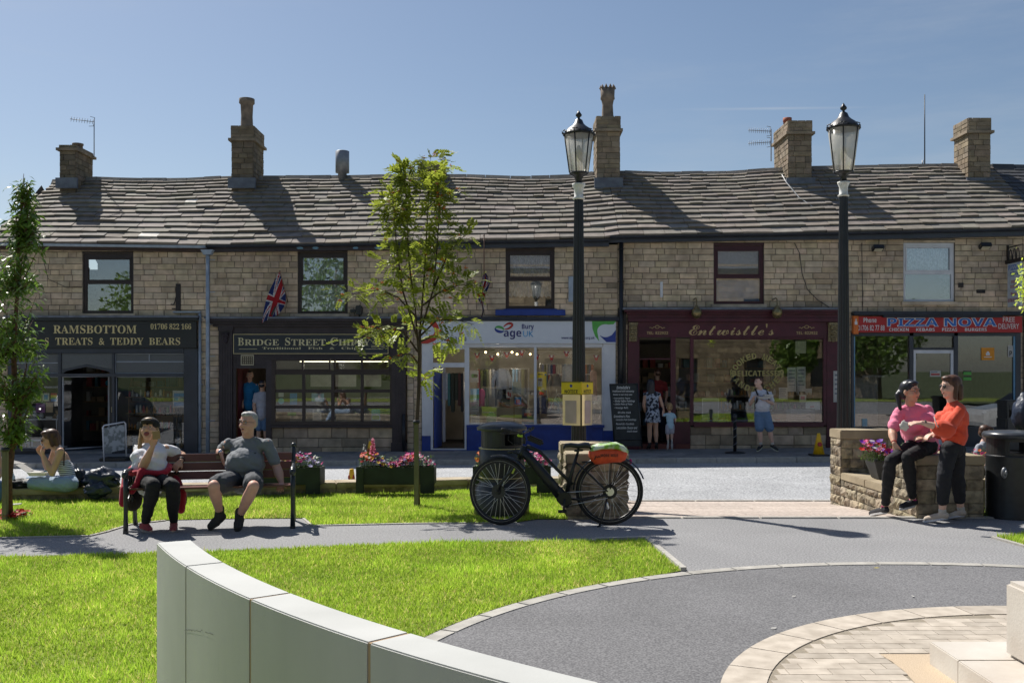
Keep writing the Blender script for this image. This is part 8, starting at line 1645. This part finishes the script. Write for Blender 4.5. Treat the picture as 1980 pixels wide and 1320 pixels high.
nt_ = ms.node_tree; wv = nt_.nodes.new('ShaderNodeTexWave'); wv.bands_direction = 'Z'; wv.inputs['Scale'].default_value = 13; tc = nt_.nodes.new('ShaderNodeTexCoord'); nt_.links.new(tc.outputs['Object'], wv.inputs['Vector']); cr = nt_.nodes.new('ShaderNodeValToRGB'); cr.color_ramp.elements[0].position = .30; cr.color_ramp.elements[1].position = .42; cr.color_ramp.elements[0].color = (.02, .03, .07, 1); cr.color_ramp.elements[1].color = (.72, .72, .74, 1); nt_.links.new(wv.outputs[0], cr.inputs[0]); nt_.links.new(cr.outputs[0], nt_.nodes['Principled BSDF'].inputs['Base Color'])
t, q, R, J = person('person in striped strapless top eating with bare shoulders on the low wall', Js, 'tan', top=dict(m=ms, strapless=1, name='striped_top'), bot=dict(m=cloth('light_denim', (.34, .44, .56), (.24, .33, .46), b=.5), fr=1.9, o=.014, fl=.01, name='jeans'), shoes=None, hair=HBr, g=.88, hips=1.12)
hairdo(t, q, R, HBr, length=.08, back=1); glasses(t, q, R); m = MB(); m.tube([J['sa'] + V((-.03, .02, .06)), J['sa'] + V((.03, .05, .03)), J['pe'].lerp(J['ch'], .7) + V((.04, -.11, 0))], .008, n=5); m.build('strap', M_bk, t)
c = P(77, 919, 13.3); m = MB(); m.hexa([c + V(v) for v in ((-.10, -.08, 0), (.10, -.08, 0), (.10, .08, 0), (-.10, .08, 0), (-.13, -.10, .05), (.13, -.10, .05), (.13, .10, .05), (-.13, .10, .05))]); m.hexa([c + V(v) for v in ((-.13, -.10, .055), (-.12, .10, .055), (-.12, .10, .06), (-.13, -.10, .06), (-.28, -.09, .15), (-.27, .09, .15), (-.27, .09, .156), (-.28, -.09, .156))]); one(m, 'food_tray', M_paper, 'open white takeaway box on the knees of the striped top woman', 'food box')
m = MB(); m.tube([c + V((.06, 0, .05)), c + V((.22, .03, .12))], .006, n=5); one(m, 'fork', cm('turquoise_plastic', (.05, .5, .6)), 'turquoise plastic fork resting in the takeaway box', 'fork')
def seated(pel, yaw, sk, **kw): pass
# 4 person cut off by the left edge
Jl = dict(pe=P(-28, 930, 13.3), ch=P(-30, 880, 13.35), nk=P(-31, 862, 13.35), hd=P(-32, 835, 13.35), ff=(.5, -1, 0), sa=P(-55, 870, 13.3), ea=P(-58, 905, 13.2), wa=P(-40, 925, 13.0), ha=(1, 0, 0), sb=P(-8, 872, 13.3), eb=P(2, 908, 13.25), wb=P(-6, 928, 13.05), hb=(-1, 0, 0), hap=P(-36, 936, 13.25), ka=P(-40, 940, 12.85), aa=P(-36, 985, 12.8), ta=G(-40, 992), hbp=P(-18, 936, 13.3), kb=P(-5, 938, 12.95), ab=P(-12, 985, 12.8), tb=G(-14, 992))
t, q, R, J = person('person mostly out of frame at the far left edge, bare arm and blue jeans', Jl, 'tan', vox=.012, top=dict(m=cloth('pale_vest', (.5, .52, .5)), sl=.15), bot=dict(m=cloth('blue_denim', (.06, .12, .26)), fr=1.9, o=.012), shoes=dict(m=M_whitep), hair=HBr, hands=True); hairdo(t, q, R, HBr, short=True)
# 5 standing man outside the delicatessen
Y = 23.75; Q = lambda x, y, d=0: P(x, y, Y + d); gz = base_z(6.0); fz_ = HZ + (CZ - gz - .02) * F / Y
Jd = dict(pe=Q(1474, 797), ch=Q(1473, 765), nk=Q(1471, 753), hd=Q(1467, 739), ff=(-.9, -.35, 0), sa=Q(1457, 761), ea=Q(1451, 781, .05), wa=Q(1458, 767, -.25), ha=(.5, -.3, .2), na=(.2, 0, -1), sb=Q(1489, 761), eb=Q(1494, 780, .0), wb=Q(1482, 774, -.28), hb=(-1, -.2, 0), nb=(0, 0, 1), hap=Q(1467, 800), ka=Q(1469, 829, -.02), aa=Q(1471, 859), ta=Q(1464, fz_, -.14), hbp=Q(1481, 800), kb=Q(1488, 829, -.02), ab=Q(1494, 859), tb=Q(1504, fz_, -.10))
t, q, R, J = person('person in white tee and denim shorts eating from a box outside the delicatessen', Jd, 'fair', vox=.010, top=dict(m=cloth('grey_white_tee', (.60, .61, .68)), o=.016, sl=.7, fl=.02, lift=.12, fn=lambda o, J, q: (lambda m: m.build('chest_print', M_ink, o, fixn=False))(text_mb('WEST', J['ch'].x - .1, J['ch'].x + .1, J['ch'].z - .06, J['ch'].z + .01, J['ch'].y - .15, 'sans'))), bot=dict(m=cloth('mid_denim', (.13, .22, .36), (.09, .16, .28)), fr=.92, o=.02, fl=.03, name='shorts'), shoes=dict(m=M_bk, s=cm('pale_sole', (.5, .5, .4)), sock=M_paper, sh=.30), hair=HBr, belly=.08)
hairdo(t, q, R, HBr, short=True); m = MB(); [m.tube([J['nk'] + V((s_ * .12, .06, .02)), J['ch'] + V((s_ * .13, -.12, .03)), J['ch'] + V((s_ * .15, -.10, -.15)), J['ch'] + V((s_ * .15, .04, -.25))], .022, n=6) for s_ in (-1, 1)]; m.build('straps', M_bk, t)
m = MB(); m.cap(J['ch'] + V((.02, .17, .02)), J['ch'] + V((.02, .17, -.32)), .14, .15, 14); o = one(m, 'backpack', cloth('black_nylon', (.015, .016, .02)), 'black backpack worn by the man eating outside the delicatessen', 'backpack')
c = Q(1477, 768, -.42); m = MB(); m.hexa([c + V(v) for v in ((-.12, -.08, -.03), (.12, -.08, -.03), (.12, .08, -.03), (-.12, .08, -.03), (-.15, -.10, .02), (.15, -.10, .02), (.15, .10, .02), (-.15, .10, .02))]); m.box(c.x + .0, c.x + .2, c.y - .1, c.y + .1, c.z + .03, c.z + .07); one(m, 'food_box', M_paper, 'white polystyrene food box held by the man in denim shorts', 'food box')
# 6-8 woman, toddler and man at the delicatessen door
Y = 24.55; gz = base_z(3.6) + .02
Jx = dict(pe=Q(1262, 797), ch=Q(1261, 766), nk=Q(1260, 756), hd=Q(1258, 743), ff=(-.1, 1, 0), tf=(0, 1, 0), sa=Q(1248, 762), ea=Q(1245, 782), wa=Q(1248, 796, .1), sb=Q(1273, 762), eb=Q(1279, 778), wb=Q(1283, 789, -.05), hb=(.3, 0, -1), hap=Q(1257, 800), ka=Q(1256, 830), aa=Q(1256, 856), ta=V((fx(1255) * 1, Y + .15, gz)), hbp=Q(1267, 800), kb=Q(1268, 830), ab=Q(1269, 855), tb=V(((1271 - 990) * Y / F, Y + .14, gz)))
Jx['ta'] = V(((1254 - 990) * Y / F, Y + .15, gz))
md = mat('floral_dress', (.38, .42, .50), (.02, .025, .04), scale=16, rough=.8, contrast=.08, bump=.3, detail=2)
t, q, R, J = person('person with long dark hair in a patterned dress entering the delicatessen', Jx, 'tan', vox=.011, skirt=dict(z=(J['pe'].z + .0, P(0, 816, Y).z, .165, .20), m=md), shoes=dict(m=M_bk, s=M_bk), hair=HBk, face=False); hairdo(t, q, R, HBk, length=.2)
k = .60; Jc = dict(k=k, pe=Q(1296, 822, -.1), ch=Q(1295, 804, -.1), nk=Q(1295, 797, -.1), hd=Q(1294, 787, -.1), ff=(-.1, 1, .1), tf=(0, 1, 0), sa=Q(1288, 801, -.1), ea=Q(1282, 803, -.1), wa=Q(1282, 793, -.08), ha=(.1, 0, 1), sb=Q(1302, 801, -.1), eb=Q(1306, 808, -.1), wb=Q(1306, 814, -.12), hb=(0, 0, -1), hap=Q(1292, 824, -.1), ka=Q(1291, 839, -.1), aa=Q(1292, 853, -.1), ta=V(((1291 - 990) * Y / F, Y + .02, gz)), hbp=Q(1299, 824, -.1), kb=Q(1299, 838, -.1), ab=Q(1299, 851, -.1), tb=V(((1300 - 990) * Y / F, Y + .03, gz)))
t, q, R, J = person('toddler in pale blue tee and shorts holding the hand of the woman in the dress', Jc, 'fair', vox=.009, top=dict(m=cloth('pale_blue_tee', (.42, .60, .70)), o=.014, sl=.7, fl=.012, hem=.05), bot=dict(m=cloth('grey_shorts', (.42, .42, .50)), fr=.75, o=.015, fl=.01, name='shorts'), shoes=dict(m=M_paper, sock=M_paper, sh=.2), hair=HB, face=False); t['category'] = 'child'; hairdo(t, q, R, HB, hs=.88)
def stand(label, x, hy, Y2, wide, face_, sk, topm, botm, hair, vox=.013, fr=1.9, length=0, hs=1.0, sl=.6, shoes=M_bk, zfloor=None, **kw):
    """an upright relaxed figure given the photo row of its head centre"""
    p = lambda a, y, d=0: P(x + a * wide, y, Y2 + d); s_ = F / Y2; H = hy; q = lambda m_: H + m_ * s_; zf = zfloor if zfloor is not None else terr(P(x, 0, Y2).x, Y2); fv = V(face_); 
    J = dict(pe=p(0, q(.70)), ch=p(0, q(.32)), nk=p(0, q(.17)), hd=p(0, H), ff=face_, tf=(fv.x, fv.y, 0), hap=p(-.1 * s_, q(.76)), hbp=p(.1 * s_, q(.76)), ka=p(-.1 * s_, q(1.12)), kb=p(.1 * s_, q(1.12)), sa=p(-.19 * s_, q(.25)), sb=p(.19 * s_, q(.25)), ea=p(-.25 * s_, q(.52)), eb=p(.25 * s_, q(.52)), wa=p(-.22 * s_, q(.70), -.15), wb=p(.22 * s_, q(.70), -.15), ha=(0, -.3, -1), hb=(0, -.3, -1))
    for k_, a in (('a', -.12), ('b', .13)): A_ = p(a * s_, 0); A_.z = zf + .09; J['a' + k_] = A_; J['t' + k_] = V((A_.x + fv.x * .17, A_.y + fv.y * .17, zf + .012))
    t, q2, R, J = person(label, J, sk, vox=vox, top=dict(m=topm, o=.02, sl=sl, fl=.02, hem=.06), bot=dict(m=botm, fr=fr, o=.014, fl=.01), shoes=dict(m=shoes), hair=hair, **kw)
    hairdo(t, q2, R, hair, length=length, short=not length, hs=hs); return t, J
stand('person in dark red shirt standing inside the delicatessen doorway', 1271, 722, 25.9, 1, (-.2, 1, 0), 'tan', cloth('dark_red_shirt', (.30, .03, .03)), cloth('dark_jeans', (.03, .03, .05)), HBr, zfloor=base_z(3.6), face=False)
stand('person in bright blue shirt standing in the chip shop doorway', 483, 726, 25.5, .85, (.2, -1, 0), 'tan', cloth('royal_blue_shirt', (.01, .16, .36)), cloth('dark_jeans', (.03, .03, .05)), HBk, zfloor=base_z(-6.5))
stand('person in pale grey tee and denim shorts seen from behind in the chip shop doorway', 507, 744, 25.2, .85, (0, 1, 0), 'tan', cloth('pale_grey_tee', (.40, .41, .47)), cloth('mid_denim', (.13, .22, .36)), HBk, fr=.95, zfloor=base_z(-6.3), face=False)
# 9 woman in pink sitting on the planter wall
Jp = dict(pe=P(1782, 853, 11.76), ch=P(1766, 805, 11.68), nk=P(1760, 783, 11.68), hd=P(1760, 757, 11.62), ff=(.55, -.8, -.02), sa=P(1739, 797, 11.66), ea=P(1725, 833, 11.58), wa=P(1729, 857, 11.42), ha=(.3, -.35, -.8), na=(.5, .2, -.2), ca=(.35, 0, 0), sb=P(1793, 793, 11.76), eb=P(1807, 833, 11.62), wb=P(1793, 846, 11.42), hb=(-1, -.05, .08), nb=(0, .5, -.8), cb=(.3, 0, 0),
          hap=P(1768, 862, 11.66), ka=P(1722, 891, 11.26), aa=P(1711, 979, 11.55), ta=G(1683, 997), hbp=P(1796, 862, 11.66), kb=P(1755, 884, 11.20), ab=P(1765, 966, 11.38), tb=P(1741, 985, 11.20))
mp = cloth('pink_tee', (.86, .24, .37), (.76, .19, .30), b=.7, bs=8)
t, q, R, J = person('person with dark ponytail in bright pink tee sitting on the planter wall', Jp, 'tan', top=dict(m=mp, o=.026, sl=.70, fl=.03, hem=.05), bot=dict(m=cloth('black_leggings', (.012, .012, .014)), fr=1.90, o=.008, name='leggings'), shoes=dict(m=cloth('black_trainers', (.025, .025, .03), b=.2), s=cm('grey_white_sole', (.5, .5, .5))), hair=HBk, belly=.12, bust=.22, hips=1.06, armg=1.12, g=1.04)
hairdo(t, q, R, HBk, pony=True); glasses(t, q, R, False)
for s_ in 'ab':
    m = MB(); A_ = J['a' + s_]; m.lathe([(.041, 0), (.042, .012), (.038, .014)], A_ - V((0, 0, .004)), n=14); m.build('pink_collar', PM['magenta'], t)
m = MB(); m.lathe([(.031, -.006), (.032, .006)], J['wa'].lerp(J['ea'], .1), n=14, axis=(J['wa'] - J['ea']).normalized()); m.build('bracelet', PM['red'], t)
# 10 standing woman in orange
Jo = dict(pe=P(1843, 862, 11.06), ch=P(1847, 803, 11.06), nk=P(1843, 777, 11.06), hd=P(1838, 748, 11.06), ff=(-1, -.18, -.06), tf=(-1, -.12, 0), sa=P(1856, 796, 10.90), ea=P(1829, 830, 10.84), wa=P(1783, 817, 10.86), ha=(-1, 0, .0), na=(0, .3, -1), ca=(.22, 0, 0), sb=P(1838, 796, 11.24), eb=P(1820, 832, 11.34), wb=P(1806, 838, 11.12), hb=(-.8, -.3, -.2), hap=P(1836, 868, 10.98), ka=P(1825, 922, 10.95), aa=P(1822, 990, 11.02), ta=G(1787, 1009), hbp=P(1850, 868, 11.12), kb=P(1851, 920, 11.15), ab=P(1858, 985, 11.22), tb=G(1836, 1003))
mo = cloth('orange_blouse', (.72, .085, .035), (.60, .065, .028), b=.4, bs=10)
t, q, R, J = person('person standing in orange blouse and cropped black jeans talking to the seated woman', Jo, 'fair', top=dict(m=mo, o=.026, sl=1.18, fl=.04, lift=.36, name='blouse'), bot=dict(m=cloth('black_jeans', (.016, .017, .022), b=.4), fr=1.68, o=.012, fl=.006), shoes=dict(m=cloth('white_beige_trainers', (.62, .58, .52), (.45, .36, .28), b=.2), s=M_whitep, sock=M_paper, sh=.06), hair=HBr, bust=.10, hips=1.0, g=.95, legg=.92)
hairdo(t, q, R, HBr, length=.11); glasses(t, q, R); m = MB(); m.tube([P(1806, 805, 10.80), P(1812, 822, 10.78), P(1822, 836, 10.80), P(1826, 838, 10.82)], .006, n=5); m.build('piping', M_paper, t); m = MB(); m.lathe([(.030, -.006), (.031, .006)], J['wa'] + V((.03, 0, 0)), n=14, axis=(1, 0, 0)); m.build('bracelet', M_bk, t)
mb = crumple(tuple(P(1748, 823, 10.84)), (.045, .03, .05), 4, amp=.5, n=14, m=10, flat=-9); one(mb, 'tissue', M_paper, 'crumpled white tissue in the outstretched hand of the woman in orange', 'tissue')
# 11 boy behind the right hand wall
gb = terr(6.2, 12.9); mb = MB(); mb.box(5.95, 6.6, 12.75, 13.2, gb - .1, gb + .36); mb.box(5.92, 6.63, 12.72, 13.23, gb + .362, gb + .42); one(mb, 'ledge', M_capst, 'low stone ledge the boy sits on behind the planter wall', 'stone seat')
k = .72; Jb = dict(k=k, pe=P(1914, 893, 12.95), ch=P(1903, 870, 12.95), nk=P(1900, 855, 12.95), hd=P(1907, 838, 12.95), ff=(.8, -.5, -.25), tf=(.9, -.3, 0), sa=P(1893, 864, 12.8), ea=P(1888, 884, 12.75), wa=P(1897, 897, 12.65), ha=(1, -.3, -.2), sb=P(1907, 864, 13.1), eb=P(1920, 882, 13.1), wb=P(1930, 890, 12.95), hb=(1, -.3, 0), hap=P(1914, 898, 12.85), ka=P(1945, 900, 12.75), aa=P(1945, 935, 12.8), ta=P(1960, 942, 12.8), hbp=P(1916, 898, 13.05), kb=P(1948, 900, 13.0), ab=P(1948, 935, 13.0), tb=P(1962, 942, 13.0))
t, q, R, J = person('boy with brown hair in grey tee sitting behind the planter wall', Jb, 'fair', vox=.010, top=dict(m=cloth('grey_tee', (.30, .32, .37)), o=.02, sl=.7, fl=.015, hem=.05), bot=dict(m=cloth('grey_trousers', (.14, .15, .18)), fr=1.8, o=.012), shoes=dict(m=M_bk), hair=HBr); t['category'] = 'boy'; hairdo(t, q, R, HBr, short=True, hs=.90)
# 12 backpacker cut off by the right edge
t, J = stand('person with a black rucksack almost wholly beyond the right edge', 2026, 752, 12.4, 1, (.9, .4, 0), 'fair', cloth('navy_fleece', (.02, .03, .06)), cloth('dark_jeans', (.03, .03, .05)), HBr, sl=1.8)
c = P(1984, 800, 12.3); mb = crumple((c.x, c.y, c.z), (.16, .14, .25), 12, amp=.2, flat=-9); one(mb, 'rucksack', M_nv, 'black rucksack on a back at the right edge above the litter bin', 'rucksack')
